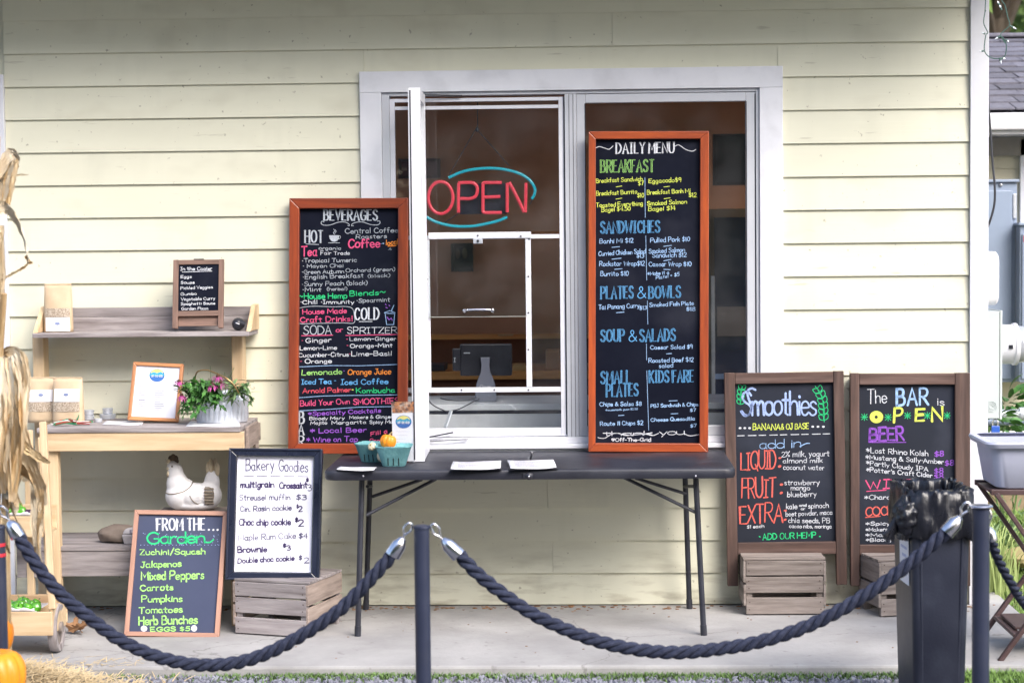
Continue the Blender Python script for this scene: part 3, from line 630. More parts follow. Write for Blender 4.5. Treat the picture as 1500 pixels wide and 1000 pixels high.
# panes
def pane(parent, x0, x1, z0, z1, y, m_=None, nm='pane'): return MB().box(x0, x1, y, y+.004, z0, z1).build(nm, m_ or GLASS, parent)
pane(sw, gx0, gx1, zA+10*px+.001, z157-.001, .003)
pane(sw, gx0, gx1, z157+5*px+.001, zz1-.012-5*px-.001, .003)
pane(sw, xB1+.001, gx1, zD+7*px+.001, zA-.001, -.002)
pane(sw, gx0, xL0-.001, zD+7*px+.001, zA-.001, -.002)
pane(sw, gx0, gx1, zz0+.003+12*px+.001, zD-.001, .003)
zH = Q(700, 463)[1]
hp = pane(sw, xL1-.004, xB0+.004, zH, zA-.002, -.022, GLASS, 'sliding_pane')
MB().box(xL1-.004, xB0+.004, -.0225, -.0175, zH-.0035, zH-.0003).build('pane_edge', plain('green_glass_edge', (.35,.36,.33), .2), sw)
hA = P(680, 455.5, .05); hB = P(721, 455, .05)
m = MB(); m.tube(crv([(hA.x,-.024,hA.z),(hA.x+.004,-.05,hA.z+.002),(hA.x+.03,-.056,hA.z+.005),(hB.x-.03,-.056,hB.z+.005),(hB.x-.004,-.05,hB.z+.002),(hB.x,-.024,hB.z)],4), .0055, 8)
m.ball((hA.x,-.026,hA.z), (.009,.006,.010)); m.ball((hB.x,-.026,hB.z), (.009,.006,.010))
m.build('pull_handle', MT['chrome'], sw, smooth=True)
la = P(700, 353, .03); m = MB(); m.box(la.x-.022, la.x+.022, -.026, -.0185, la.z-.012, la.z+.010); m.build('latch', MT['steel'], sw, bevel=.002)
m = MB(); m.tube([(la.x,-.030,la.z),(la.x,-.026,la.z)], .006, 8); m.build('latch_bolt', MT['blackmetal'], sw)
scr = None
for x, y in ((641,349),(700,345),(763,346),(775,350),(625.5,409),(625.5,512),(774,405),(774,458),(774,512),(627,571),(676,571),(724,571),(774,571)):
    p = P(x, y, .02)
    if scr is None:
        m = MB(); m.ball((p.x,-.0135,p.z), (.0042,.003,.0042), 8, 5); scr = m.build('screw', MT['blackmetal'], sw, smooth=True); scz = p.z-scr.location.z; scy = scr.location.y
    else: dup(scr, sw, (p.x, scy if not (628 < x < 770 and y < 350) else scy-.008, p.z-scz))
# ---- right unit: fixed sash
rx0, rx1 = XM1+.0008, XI1-5*px-.0008
fs = empty('fixed_sash', (0,0,0)); fs.parent = house; WM[fs.name] = Matrix.Identity(4)
rails(fs, rx0, rx1, zz0+.001, zz1-.001, 13*px, 14*px, 15*px, 13*px, -.014, .03, MT['alu'], 'stile', .003)
pane(fs, rx0+13*px+.0005, rx1-14*px-.0005, zz0+15*px+.0015, zz1-13*px-.0015, .006)
# dark gasket lines
for b in ((rx0+13*px-.004, rx0+13*px, zz0+.05, zz1-.045), (rx1-14*px, rx1-14*px+.004, zz0+.05, zz1-.045)):
    MB().box(b[0], b[1], -.0155, -.0142, b[2], b[3]).build('gasket', MT['blackmetal'], fs)
MB().box(rx1-.0045, rx1-.0005, -.0155, -.0142, zz0+.01, zz1-.01).build('gasket', MT['blackmetal'], fs)
MB().box(fx1-.006, fx1+.001, -.0125, -.0062, zz0+.01, zz1-.01).build('gasket', MT['blackmetal'], sw)
MB().box(XI0+11*px+.0006, fx0-.0006, .03, .04, zz0, zz1).build('gasket', MT['blackmetal'], sw)
# ---- casement sash swung open towards the camera
cs = empty('casement_sash', (0,0,0)); cs.parent = house; WM[cs.name] = Matrix.Identity(4)
dN, dF = .47, .045
A0 = P(601, 400, dN).x; A1 = P(618.5, 400, dN).x; F0 = P(609.5, 400, dF).x; F1 = P(628, 400, dF).x
zt = (P(610, 127, dN).z+P(624, 141, dF).z)/2; zb = (P(610, 676, dN).z+P(624, 661, dF).z)/2
ang = math.atan2(A0-F0, -(dN-dF)); CM = Matrix.Translation(((F0), -dF, zb)) @ Matrix.Rotation(math.atan2(-(A0-F0), dN-dF)*-1, 4, 'Z')
WM[cs.name] = CM; cs.matrix_world = CM
th = F1-F0-.006; LN = dN-dF; HH = zt-zb; sw_ = .05
def csb(x0, x1, y0, y1, z0, z1, nm='stile', mm=None, bv=.003): return MB().box(x0, x1, -y1, -y0, z0, z1).build(nm, mm or MT['white_bright'], cs, local=True, bevel=bv)
csb(0, th, 0, sw_, 0, HH); csb(0, th, LN-sw_, LN, 0, HH)
csb(.001, th-.001, sw_+.0004, LN-sw_-.0004, 0, sw_, 'rail'); csb(.001, th-.001, sw_+.0004, LN-sw_-.0004, HH-sw_, HH, 'rail')
csb(th*.42, th*.52, sw_, LN-sw_, sw_, HH-sw_, 'pane', GLASS2, 0)
csb(.006, .012, LN+.0002, LN+.004, .01, HH-.01, 'weather_seal', MT['blackmetal'], 0)
csb(.0, .006, LN+.0002, LN+.003, .0, HH, 'edge_strip', MT['alu'], 0)
m = MB(); m.bar(P(628,640,.05), P(664,633,.03), .012, .006); m.build('crank_arm', MT['blackmetal'], house)
m = MB(); m.bar(P(630,646,.06), P(686,643,.035), .010, .005); m.build('crank_arm', MT['chrome'], house)
m = MB(); m.bar(P(622,139,.04), P(677,140,.025), .010, .004); m.build('crank_arm', MT['blackmetal'], house)

# ------------------------------------------------------------------ things inside the room
y = .9
ledge = MB(); a = P(560, 600, -.45); b = P(860, 600, -.45)
tb = empty('counter', (a.x, .45, 0), 'pale grey serving counter just inside the service window', 'counter')
ztop = P(720, 590, -.5).z
MB().box(a.x-.2, 1.6, .42, .95, ztop-.03, ztop).build('counter_top', MT['white'], tb, bevel=.003)
MB().box(a.x-.2, 1.6, .46, .92, .02, ztop-.032).build('counter_front', mat('dark_blue_laminate', (.05,.055,.12), (.035,.04,.09), 4, .5), tb)
MB().box(a.x-.2, 1.6, .435, .457, ztop-.16, ztop-.05).build('trim_board', MT['white'], tb, bevel=.003)
# point of sale terminal, seen from behind
pos = empty('sales_terminal', (P(711,590,-.6).x, .6, ztop), 'black sales terminal on a flared grey stand seen through the service hatch', 'monitor')
m = MB(); zt_ = P(711, 503, -.6).z; zb_ = P(711, 550, -.6).z; xa = P(674,520,-.6).x; xb = P(750,520,-.6).x
m.box(xa, xb, .585, .61, zb_, zt_); m.build('screen_housing', MT['blackmetal'], pos, bevel=.008)
m = MB(); m.box(P(663,520,-.6).x, xa+.004, .59, .607, P(663,543,-.6).z, P(663,510,-.6).z); m.build('card_reader', MT['blackmetal'], pos, bevel=.006)
m = MB(); c_ = P(711, 524, -.57); 
prof = [(P(705,y_,-.57).x*0+w_, P(711,y_,-.57).z) for y_, w_ in ((523,.024),(535,.020),(545,.024),(553,.036),(562,.046),(575,.052),(590,.055))]
pts = [(c_.x-w_, z_) for w_, z_ in prof]+[(c_.x+w_, z_) for w_, z_ in reversed(prof)]
pts[6] = (pts[6][0], ztop+.001); pts[7] = (pts[7][0], ztop+.001)
m.prism(pts, .555, .584); m.build('stand', plain('grey_stand', (.20,.21,.27), .5), pos, bevel=.004)
m = MB(); m.box(c_.x-.03, c_.x+.03, .575, .586, c_.z-.004, c_.z+.004); m.build('hinge', MT['blackmetal'], pos)
class Flat:                                    # lettering on a plain upright surface
    def __init__(s, e, y): s.e = e; s.y = y
def flat_text(parent, txt, x0, x1, z, h, y, c, wt=.002, M=None, name='lettering', seed=0, jit=.02):
    st, W = strokes_of(txt, jit, 1.6, seed); mb = MB(); k = (x1-x0)/W
    for q, ch in st: ribbon(mb, [(x0+a*k, z+b*h/10) for a, b in q], wt, y)
    if M is not None: mb.v = [tuple(M @ Vector(v)) for v in mb.v]; return mb.build(name, MT['c_'+c], parent, local=True)
    return mb.build(name, MT['c_'+c], parent)
flat_text(pos, 'Clover', c_.x-.028, c_.x+.028, P(711,568,-.57).z, .016, .5535, 'w', .0025)
flat_text(pos, '-', P(680,516,-.59).x, P(688,516,-.59).x, P(683,518,-.59).z, .01, .584, 'g', .005)
flat_text(pos, 'I', P(665,528,-.59).x, P(667,528,-.59).x, P(666,530,-.59).z, .02, .5895, 'g', .004)
# cable
m = MB(); m.tube(crv([P(624,580,-.2),P(633,592,-.2),P(648,600,-.15),P(656,602,-.15),P(672,599,-.2),P(690,590,-.3),P(702,584,-.5)],6), .0028, 6)
m.tube(crv([P(645,583,-.3),P(660,586,-.3),P(685,586,-.35),P(700,582,-.5)],6), .0025, 6)
tag(m.build('power_cable', MT['blackmetal'], smooth=True), 'thin black cable looping below the sales terminal behind the glass', 'cable')
m = MB(); m.bar(P(652,626,-.05), P(661,601,-.07), .026, .007); tag(m.build('prop_stick', MT['paper'], bevel=.003), 'short white stick leaning against the inside of the lower pane', 'stick')
# counter along the back wall, framed picture, boxes
bc = empty('back_counter', (0, 2.7, 0), 'varnished wooden counter with backboard along the rear wall of the room', 'counter')
zb1 = P(700, 543, -2.6).z
MB().box(-1.9, 1.5, 2.55, 3.3, zb1-.05, zb1).build('counter_top', MT['in_wood'], bc, bevel=.004)
MB().box(-1.9, 1.5, 2.6, 3.3, .02, zb1-.052).build('cabinet', MT['in_dark'], bc)
MB().box(-1.9, 1.5, 3.25, 3.3, zb1+.001, P(700,497,-3.2).z).build('backboard', MT['in_dark'], bc)
MB().box(-1.9, 1.5, 3.2, 3.34, P(700,497,-3.2).z+.001, P(700,490,-3.2).z).build('shelf_edge', MT['in_wood'], bc)
for i, (x0, x1, y0, y1, d, c, nm, lb) in enumerate(((730,752,490,502,3.1,(.75,.55,.30),'cardboard_box','small cardboard box on the backboard shelf above the terminal'),
        (752,772,533,543,2.7,(.70,.48,.22),'cardboard_box','flat tan box on the rear counter right of the terminal'),
        (630,654,532,543,2.7,(.06,.06,.07),'storage_tray','dark tray on the rear counter left of the terminal'),
        (800,820,512,543,2.75,(.45,.25,.13),'paper_bag','brown paper bag on the rear counter near the right of the hatch'))):
    a = P(x0, y1, -d); b = P(x1, y0, -d); m = MB(); zb_ = zb1+.001 if d < 3 else P(700,490,-3.2).z+.001
    m.box(a.x, b.x, d-.12, d+.1, zb_, b.z); tag(m.build(nm, mat(nm+str(i), c, tuple(q*.8 for q in c), 8, .7), bevel=.006), lb, 'box' if 'box' in nm else nm.split('_')[1])
def picture(name, x0, x1, y0, y1, d, cf, ci, label, cat='picture', detail=()):
    a = P(x0, y1, -d); b = P(x1, y0, -d); e = empty(name, (a.x, d, a.z), label, cat)
    rails(e, a.x, b.x, a.z, b.z, .02, .02, .02, .02, d-.02, d, plain(name+'_frame', cf, .4), 'frame_rail')
    MB().box(a.x+.02, b.x-.02, d-.008, d-.001, a.z+.02, b.z-.02).build('print', plain(name+'_print', ci, .5), e)
    for (u0, u1, v0, v1, c) in detail:
        W_, H_ = b.x-a.x, b.z-a.z
        m = MB(); m.ball((a.x+W_*(u0+u1)/2, d-.010, a.z+H_*(v0+v1)/2), (W_*(u1-u0)/2, .002, H_*(v1-v0)/2), 12, 7); m.build('printed_shape', plain(name+'_shape', c, .6), e, smooth=True)
    return e
picture('framed_picture', 661, 693, 356, 398, 3.52, (.01,.01,.02), (.02,.02,.035), 'small dark framed picture of two pears on the rear wall under the neon sign', detail=((.2,.42,.45,.8,(.10,.08,.07)),(.5,.74,.45,.85,(.10,.09,.06))))
picture('framed_picture', 584, 645, 232, 262, 3.52, (.05,.02,.03), (.10,.03,.045), 'dark red framed print high on the rear wall left of the neon sign')
picture('framed_picture', 1044, 1100, 196, 272, 3.0, (.015,.018,.03), (.03,.04,.06), 'dark blue framed print high behind the right pane')
# fridge with glass door behind the right pane
fr = empty('display_fridge', (P(1060,600,-2.2).x, 2.2, .02), 'tall dark glass fronted display fridge behind the right pane', 'fridge')
a = P(1046, 306, -2.2); b = P(1100, 306, -2.2)
MB().box(a.x-.10, b.x+.14, 2.22, 2.8, .02, a.z).build('cabinet', plain('fridge_cabinet', (.20,.14,.09), .5), fr, bevel=.006)
MB().box(a.x+.0, b.x+.06, 2.20, 2.219, .15, a.z-.05).build('door_glass', plain('fridge_door', (.02,.025,.05), .12), fr)
MB().box(a.x+.0, b.x+.06, 2.19, 2.199, .9, .93).build('shelf_edge', plain('fridge_shelf', (.18,.25,.40), .3), fr)
MB().box(a.x+.0, b.x+.06, 2.19, 2.199, .55, .75).build('shelf_edge', plain('fridge_shelf2', (.06,.10,.28), .3), fr)
MB().box(a.x-.02, a.x-.0, 2.17, 2.198, .6, 1.5).build('handle', MT['steel'], fr)
MB().box(a.x+.015, b.x+.045, 2.192, 2.2, 1.15, 1.32).build('shelf_edge', plain('fridge_stock', (.12,.10,.10), .5), fr)

# ------------------------------------------------------------------ neon sign
MT['neon_r'] = plain('red_neon_tube', (.55,.035,.06), .25, coat=.5, emis=.28)
MT['neon_t'] = plain('teal_neon_tube', (.01,.28,.36), .25, coat=.5, emis=.25)
dS = -.10
ns = empty('neon_sign', P(706, 290, dS), 'red and teal neon OPEN sign hung on a chain behind the upper glass', 'sign')
def tube_px(pts, r, mt, nm, smoothc=True, closed=False):
    q = [P(a, b, dS) for a, b in pts]
    if smoothc: q = crv(q, 5, closed)
    m = MB(); m.tube(q, r, 10); return m.build(nm, MT[mt], ns, smooth=True)
r_ = .0078
tube_px([(645.5+18*math.sin(R(a)), 289.5-23.5*math.cos(R(a))) for a in range(0, 361, 24)], r_, 'neon_r', 'letter_o')
tube_px([(671.5,311.5),(671.5,300),(671.5,280),(672,268)], r_, 'neon_r', 'letter_p', False)
tube_px([(671.5,268),(682,267.5),(693,268),(698.5,273),(699,281),(696,288),(688,291),(680,291),(672,291)], r_, 'neon_r', 'letter_p')
tube_px([(735,267.5),(722,267.5),(709,268),(707.5,272),(707.5,290),(707.5,306),(709,311),(722,311.5),(735,311.5)], r_, 'neon_r', 'letter_e')
tube_px([(708,289),(720,288.5),(733,288)], r_, 'neon_r', 'letter_e', False)
tube_px([(743,311),(743,290),(743,268)], r_, 'neon_r', 'letter_n', False)
tube_px([(746,267),(752,278),(760,294),(768,311)], r_, 'neon_r', 'letter_n', False)
tube_px([(770.5,268),(770,290),(769.5,311)], r_, 'neon_r', 'letter_n', False)
tube_px([(657,260.5),(675,252.5),(695,248),(718,246.5),(740,248.5),(760,254),(775,263),(783,275),(783,284),(779,291.5)], r_*.9, 'neon_t', 'oval_tube')
tube_px([(743,318),(728,324),(706,329),(690,331.5),(669,331.5),(652,329),(636,324),(624,317.5)], r_*.9, 'neon_t', 'oval_tube')
m = MB(); p = P(673,314,dS); q = P(742,268,dS); m.box(p.x, q.x, .118, .121, p.z, q.z); m.build('backing_plate', plain('smoked_plate', (.015,.016,.03), .2), ns)
m = MB()
for a, b in (((699,186),(658,256)),((699,190),(746,243)),((699.5,150),(699.5,188)),((645,331),(672,312)),((780,292),(776,300))):
    m.tube([P(*a, dS-.02), P(*b, dS-.012)], .0022, 6)
m.ball(P(699,190,dS-.02), (.009,.006,.012), 8, 6)
m.build('hanging_chain', MT['blackmetal'], ns)
# ------------------------------------------------------------------ signs and boards
# beverages board
b = Board('menu_board', (425,291), (598,291), (423,664), (598,664), .05, .15, 'tall BEVERAGES blackboard in reddish brown frame propped left of the window', 'menu board')
b.frame(.047, MT['cherry_x'], MT['cherry_z'], t=.026)
b.panel(.045, b.w-.045, .045, b.h-.045, MT['chalk'])
z = (425,290,5.263); k2 = (425,470,5)
b.text('BEVERAGES', z, 262,172,672,172, 80, 'g', 2.1, 'serif')
b.line(z, [(262,186),(245,180),(240,198),(262,210),(310,208),(370,188),(420,186),(452,200),(455,214),(444,212)], 'g', .9, True)
b.line(z, [(672,180),(690,178),(692,196),(670,208),(620,205),(560,186),(510,188),(480,200),(474,214),(488,214)], 'g', .9, True)
b.text('HOT', z, 115,342,252,342, 90, 'g', 2.0, 'serif'); b.line(z, [(122,355),(220,359)], 'g', .9)
b.fill(z, [(300,288),(378,288),(375,312),(362,332),(340,338),(322,334),(306,316)], 'g')
b.lines(z, [[(376,292),(388,296),(384,312),(368,318)], [(335,240),(345,255),(334,268),(344,282)], [(348,245),(354,258),(346,270)]], 'g', .7, True)
b.line(z, [(296,346),(382,346)], 'g', .8)
b.text('Central Coffee', z, 425,275,832,265, 48, 'g', 1.0)
b.text('Roasters', z, 508,315,745,308, 38, 'g', 1.0)
b.text('Coffee', z, 450,385,692,378, 64, 'pk', 1.9); b.text('>', z, 700,364,724,360, 26, 'lb', .8)
b.text('local', z, 738,365,832,355, 48, 'o', 1.5); b.line(z, [(755,372),(815,368)], 'o', 1.2); b.text('^', z, 758,402,782,402, 22, 'g', .6)
b.text('Tea', z, 88,450,205,444, 68, 'pk', 1.9)
b.text('organic', z, 222,398,390,398, 30, 'g', .95); b.text('Fair Trade', z, 236,438,458,438, 34, 'w', .95)
b.text('•Tropical Tumeric', z, 92,498,512,492, 38, 'g', 1.0)
b.text('• Mayan Chai', z, 98,538,410,534, 34, 'g', 1.0)
b.text('•Green Autumn', z, 92,585,415,578, 36, 'g', 1.0); b.text('Orchard (green)', z, 430,572,808,562, 34, 'g', .95)
b.text('•English Breakfast', z, 98,626,566,612, 40, 'g', 1.0); b.text('(black)', z, 600,614,770,608, 32, 'g', .9)
b.text('•Sunny Peach (black)', z, 92,680,595,668, 40, 'g', 1.0)
b.text('•Mint', z, 95,722,240,720, 38, 'g', 1.0); b.text('(herbal)', z, 285,714,440,710, 30, 'g', .9)
b.text('~House Hemp', z, 70,778,438,772, 52, 'gr', 1.5); b.text('Blends~', z, 460,756,735,744, 48, 'gr', 1.5)
b.text('•Chill', z, 78,818,210,816, 38, 'w', 1.1); b.text('•Immunity', z, 238,816,492,814, 36, 'w', 1.1); b.text('•Spearmint', z, 512,806,770,798, 40, 'g', 1.0)
b.text('House Made', z, 98,896,436,886, 48, 'pk', 1.5); b.text('Craft Drinks!', z, 80,960,482,948, 52, 'pk', 1.5)
b.line(z, [(80,846),(180,834),(330,838),(430,836),(480,852),(494,900),(492,962),(400,962),(200,966),(80,968),(64,940),(66,870)], 'g', .8, True, closed=True)
b.text('COLD', z, 500,938,685,934, 88, 'w', 2.0, 'serif'); b.line(z, [(532,952),(632,952)], 'w', .9)
b.lines(z, [[(726,884),(768,868),(810,884)], [(734,896),(744,975),(798,975),(806,896)], [(728,888),(808,890)], [(782,866),(800,826)]], 'lb', .9)
b.lines(z, [[(748,918),(762,938),(780,926),(788,942)], [(735,818),(740,824)], [(762,826),(768,832)], [(738,842),(750,848)]], 'pu', 1.2)
b.text('SODA', k2, 98,98,302,96, 62, 'g', 1.2); b.text('or', k2, 336,82,386,80, 44, 'pk', 1.2); b.text('SPRITZER', k2, 420,94,784,90, 58, 'w', 1.1)
b.line(k2, [(84,108),(312,104)], 'pk', 1.1); b.line(k2, [(408,106),(788,99)], 'pk', 1.1)
b.text('•', k2, 84,152,98,152, 20, 'pk', 1.1); b.text('Ginger', k2, 115,160,300,154, 42, 'w', 1.2)
b.text('•', k2, 410,142,426,142, 20, 'pk', 1.1); b.text('Lemon-Ginger', k2, 438,144,776,142, 34, 'w', 1.1)
b.text('•', k2, 56,206,70,206, 20, 'pk', 1.0); b.text('Lemon-Lime', k2, 72,213,342,208, 36, 'w', 1.15)
b.text('•', k2, 412,188,430,188, 20, 'pk', 1.0); b.text('Orange-Mint', k2, 440,196,748,192, 36, 'w', 1.15)
b.text('Cucumber-Citrus', k2, 64,264,428,258, 36, 'w', 1.15); b.text('•', k2, 432,250,446,250, 20, 'pk', 1.0); b.text('Lime-Basil', k2, 450,256,742,252, 42, 'w', 1.15)
b.text('•', k2, 72,304,90,304, 20, 'pk', 1.1); b.text('Orange', k2, 110,310,306,306, 38, 'w', 1.2)
b.line(k2, [(60,336),(300,326),(500,328),(784,318)], 'lb', .8)
b.text('Lemonade', k2, 86,396,380,388, 46, 'lg', 1.4); b.text('•', k2, 388,374,404,374, 20, 'pu', 1.2); b.text('Orange Juice', k2, 424,392,738,388, 50, 'o', 1.4)
b.text('Iced Tea', k2, 84,464,302,460, 46, 'b', 1.4); b.text('•', k2, 322,446,340,446, 20, 'b', 1.2); b.text('Iced Coffee', k2, 372,466,718,460, 48, 'b', 1.4)
b.text('Arnold Palmer', k2, 92,528,444,518, 42, 'r', 1.4); b.text('•', k2, 450,512,468,512, 20, 'y', 1.6); b.text('Kombucha', k2, 486,526,766,522, 44, 'gr', 1.4)
b.line(k2, [(56,562),(250,548),(400,545),(792,540)], 'lb', .8)
b.text('Build Your Own', k2, 74,622,436,606, 48, 'pk', 1.4); b.text('SMOOTHIES', k2, 464,612,792,602, 50, 'pk', 1.4)
b.line(k2, [(56,658),(300,645),(500,630),(740,626)], 'lb', .8)
b.text('B', k2, 66,750,102,750, 86, 'g', 2.3, 'serif'); b.text('A', k2, 62,832,100,832, 76, 'g', 2.0, 'serif'); b.text('R', k2, 62,916,102,916, 74, 'g', 2.0, 'serif')
b.text('*Specialty Cocktails', k2, 134,694,664,668, 38, 'pu', 1.35)
b.text('Bloody Mary', k2, 142,724,398,720, 28, 'w', 1.0); b.text('Makers & Ginger', k2, 436,716,752,710, 28, 'w', 1.0)
b.text('Mojito', k2, 150,758,270,754, 28, 'w', 1.0); b.text('Margarita', k2, 306,756,556,750, 30, 'w', 1.0); b.text('Spicy Mary', k2, 584,752,790,748, 30, 'w', 1.0)
b.text('* Local Beer', k2, 146,820,558,812, 44, 'pu', 1.4); b.text('* Wine on Tap', k2, 122,886,494,880, 46, 'pu', 1.4)
b.text('Fill a', k2, 592,842,712,818, 36, 'pk', 1.3); b.text('Growler', k2, 584,892,740,880, 36, 'pk', 1.3)

# daily menu board
b = Board('menu_board', (860,193), (1035,193), (864,661), (1040,661), .07, .11, 'tall DAILY MENU blackboard in bright orange brown frame before the right pane', 'menu board')
b.frame((.033,.040,.040,.035), MT['orange_x'], MT['orange_z'], t=.026)
b.panel(.031, b.w-.038, .038, b.h-.033, MT['chalk'])
z = (860,190,4.167); k2 = (860,410,3.922)
b.text('DAILY MENU', z, 178,146,530,141, 64, 'w', 1.9, 'serif')
b.line(z, [(54,112),(75,104),(110,114),(135,120),(158,100)], 'w', 1.0, True); b.line(z, [(536,102),(560,94),(600,120),(640,132),(664,122)], 'w', 1.0, True)
b.text('BREAKFAST', z, 84,260,408,256, 72, 'lg', 1.95, 'outline')
for s_, x0, y0, x1, y1 in (('Breakfast Sandwich',56,325,338,312),('$7',312,340,344,338),('Breakfast Burrito',56,402,304,390),('$10',308,414,346,412),('Toasted Everything',56,474,340,462),('Bagel $4.50',88,502,264,492),
        ('Eggacado$9',376,326,574,318),('Breakfast Banh Mi',366,396,630,384),('$12',622,412,666,410),('Smoked Salmon',368,464,608,450),('Bagel $14',374,496,538,490)):
    b.text(s_, z, x0,y0,x1,y1, 32, 'y', 1.15)
b.lines(z, [[(176,350),(212,344)],[(176,424),(212,418)],[(468,350),(504,346)],[(470,422),(508,416)]], 'y', .9); b.line(z, [(353,292),(355,535)], 'lb', .7)
b.text('SANDWICHES', z, 84,632,442,626, 70, 'b', 1.95, 'outline')
for s_, x0, y0, x1, y1 in (('Banhi Mi $12',76,694,282,688),('Curried Chicken Salad',70,770,356,754),('$13',304,782,346,780),('Rockstar Wrap$12',76,832,350,828),('Burrito $10',82,892,252,890),
        ('Pulled Pork $10',386,688,626,680),('Smoked Salmon',378,756,596,744),('Sandwich $12',398,780,606,776),('Caesar Wrap $10',378,834,636,832),('*Make it a',370,890,500,880),('Plate! + $5',420,914,562,892)):
    b.text(s_, z, x0,y0,x1,y1, 34 if 'Make' not in s_ and 'Plate' not in s_ else 26, 'lb', 1.1 if 'Plate' not in s_ else .9)
b.lines(z, [[(152,718),(198,714)],[(152,790),(208,784)],[(168,852),(214,848)],[(468,712),(516,706)],[(468,800),(512,792)],[(468,852),(508,854)]], 'lb', .9); b.line(z, [(358,648),(364,918)], 'lb', .6)
b.text('PLATES', k2, 80,108,264,104, 68, 'b', 1.9, 'outline'); b.text('&', k2, 292,106,338,104, 64, 'b', 1.2); b.text('BOWLS', k2, 356,106,536,100, 66, 'b', 1.9, 'outline')
b.text('Tai Panang Curry', k2, 66,170,300,158, 32, 'lb', 1.1); b.text('$13', k2, 302,172,342,168, 26, 'lb', 1.0); b.text('Smoked Fish Plate', k2, 358,154,612,144, 28, 'lb', 1.1); b.text('$18', k2, 572,178,620,176, 26, 'lb', 1.0)
b.line(k2, [(168,188),(212,184)], 'lb', .9); b.line(k2, [(346,120),(349,254)], 'lb', .6)
b.text('SOUP', k2, 80,354,212,350, 66, 'b', 1.9, 'outline'); b.text('&', k2, 242,354,286,352, 62, 'b', 1.2); b.text('SALADS', k2, 304,354,506,348, 68, 'b', 1.9, 'outline')
b.text('Caesar Salad $9', k2, 364,398,606,394, 28, 'lb', 1.1); b.text('Roasted Beef $12', k2, 354,474,610,468, 30, 'lb', 1.1); b.text('salad', k2, 414,504,494,500, 28, 'lb', 1.1)
b.line(k2, [(456,424),(486,422)], 'lb', .9); b.line(k2, [(341,366),(342,460)], 'lb', .6)
b.text('SMALL', k2, 80,596,248,590, 70, 'b', 1.8, 'outline'); b.text('PLATES', k2, 112,670,292,664, 70, 'b', 1.8, 'outline'); b.text('KIDS FARE', k2, 358,588,610,584, 66, 'b', 1.8, 'outline')
b.line(k2, [(343,520),(354,862)], 'lb', .6)
b.text('Chips & Salsa $8', k2, 72,724,312,720, 28, 'lb', 1.1); b.text('+housemade guac $2.50', k2, 104,752,290,744, 13, 'lb', .6)
b.text('Route 11 Chips $2', k2, 76,836,322,830, 28, 'lb', 1.1); b.text('PBJ Sandwich & Chips', k2, 366,732,638,722, 24, 'lb', 1.1); b.text('$7', k2, 592,756,624,754, 22, 'lb', 1.0)
b.text('Cheese Quesadilla', k2, 366,812,618,804, 24, 'lb', 1.1); b.text('$7', k2, 594,846,628,842, 22, 'lb', 1.0)
b.lines(k2, [[(180,778),(212,776)],[(470,694),(518,692)],[(482,768),(522,766)]], 'lb', .9)
b.text('thank', k2, 92,894,376,890, 30, 'w', 1.35, jit=.02, sp=.4); b.text('you', k2, 416,890,560,886, 42, 'w', 1.35, jit=.02, sp=.4)
b.line(k2, [(62,904),(100,908),(150,880),(200,884),(250,890),(330,884),(376,892),(410,880)], 'w', .9, True); b.line(k2, [(556,880),(590,894),(648,886)], 'w', .9, True)
b.text('♥Off-The-Grid', k2, 142,926,366,926, 24, 'w', 1.2)

# smoothies A board
def aboard(tl, tr, bl, br, dt, db, label, stile_px, top_px, rail0, rail1, inner):
    """outer corners include the legs; rail0/rail1 = px rows of the bottom rail; inner = panel corners px"""
    b = Board('sandwich_board', tl, tr, bl, br, dt, db, label, 'sandwich board')
    xl = b.uv(inner[0], (inner[1]+inner[3])/2)[0]; xr = b.uv(inner[2], (inner[1]+inner[3])/2)[0]
    zt_ = b.uv((inner[0]+inner[2])/2, inner[1])[1]; zr1 = b.uv((inner[0]+inner[2])/2, rail0)[1]; zr0 = b.uv((inner[0]+inner[2])/2, rail1)[1]
    for side in (0, 1):
        for (xa, xb, dep, nm) in ((0, xl, 0, 'stile'),) if side == 0 else ((xr, b.w, 0, 'stile'),):
            MB().box(xa, xb, -.022, .014, 0, b.h).build(nm, MT['walnut_z'], b.e, local=True, bevel=.003)
            MB().box(xa+.004, xb-.004, .016, .046, 0, b.h-.02).build('rear_leg', MT['walnut_z'], b.e, local=True, bevel=.003)
    MB().box(xl+.0005, xr-.0005, -.020, .014, zt_, b.h-.002).build('rail', MT['walnut_x'], b.e, local=True, bevel=.003)
    MB().box(xl+.0005, xr-.0005, -.020, .014, zr0, zr1).build('rail', MT['walnut_x'], b.e, local=True, bevel=.003)
    b.panel(xl-.004, xr+.004, zr1-.004, zt_+.004, MT['chalk_mid'])
    return b
b = aboard((1059,546), (1232,543), (1067,857), (1243,855), .055, .10, 'walnut framed Smoothies sandwich board resting on the wooden crate', 0, 0, 793, 811, (1078,561,1222,793))
z = (1060,540,3.45)
b.text('Smoothies', z, 92,235,468,232, 118, 'bp', 3.1, jit=.03, sp=.5)
b.line(z, [(160,106),(140,98),(120,115),(126,150),(140,190),(130,228),(105,236),(88,215)], 'bp', 3.2, True)
b.text('BANANA', z, 148,308,285,308, 38, 'y', 1.5); b.text('& OJ BASE', z, 290,306,428,302, 36, 'y', 1.4)
for x in (83,107,131,450,477,504): b.line(z, [(x-2,299 if x < 200 else 292),(x+2,299 if x < 200 else 292)], 'w', 2.8)
for i in range(9): b.line(z, [(70+i*54,338-i*1.2),(70+i*54+(34 if i%2==0 else 40),337-i*1.2)], 'w', 1.1)
b.text('add in', z, 182,404,390,396, 58, 'lb', 1.3, jit=.03, sp=.6); b.line(z, [(385,392),(405,382),(420,376),(434,376)], 'lb', 1.2, True)
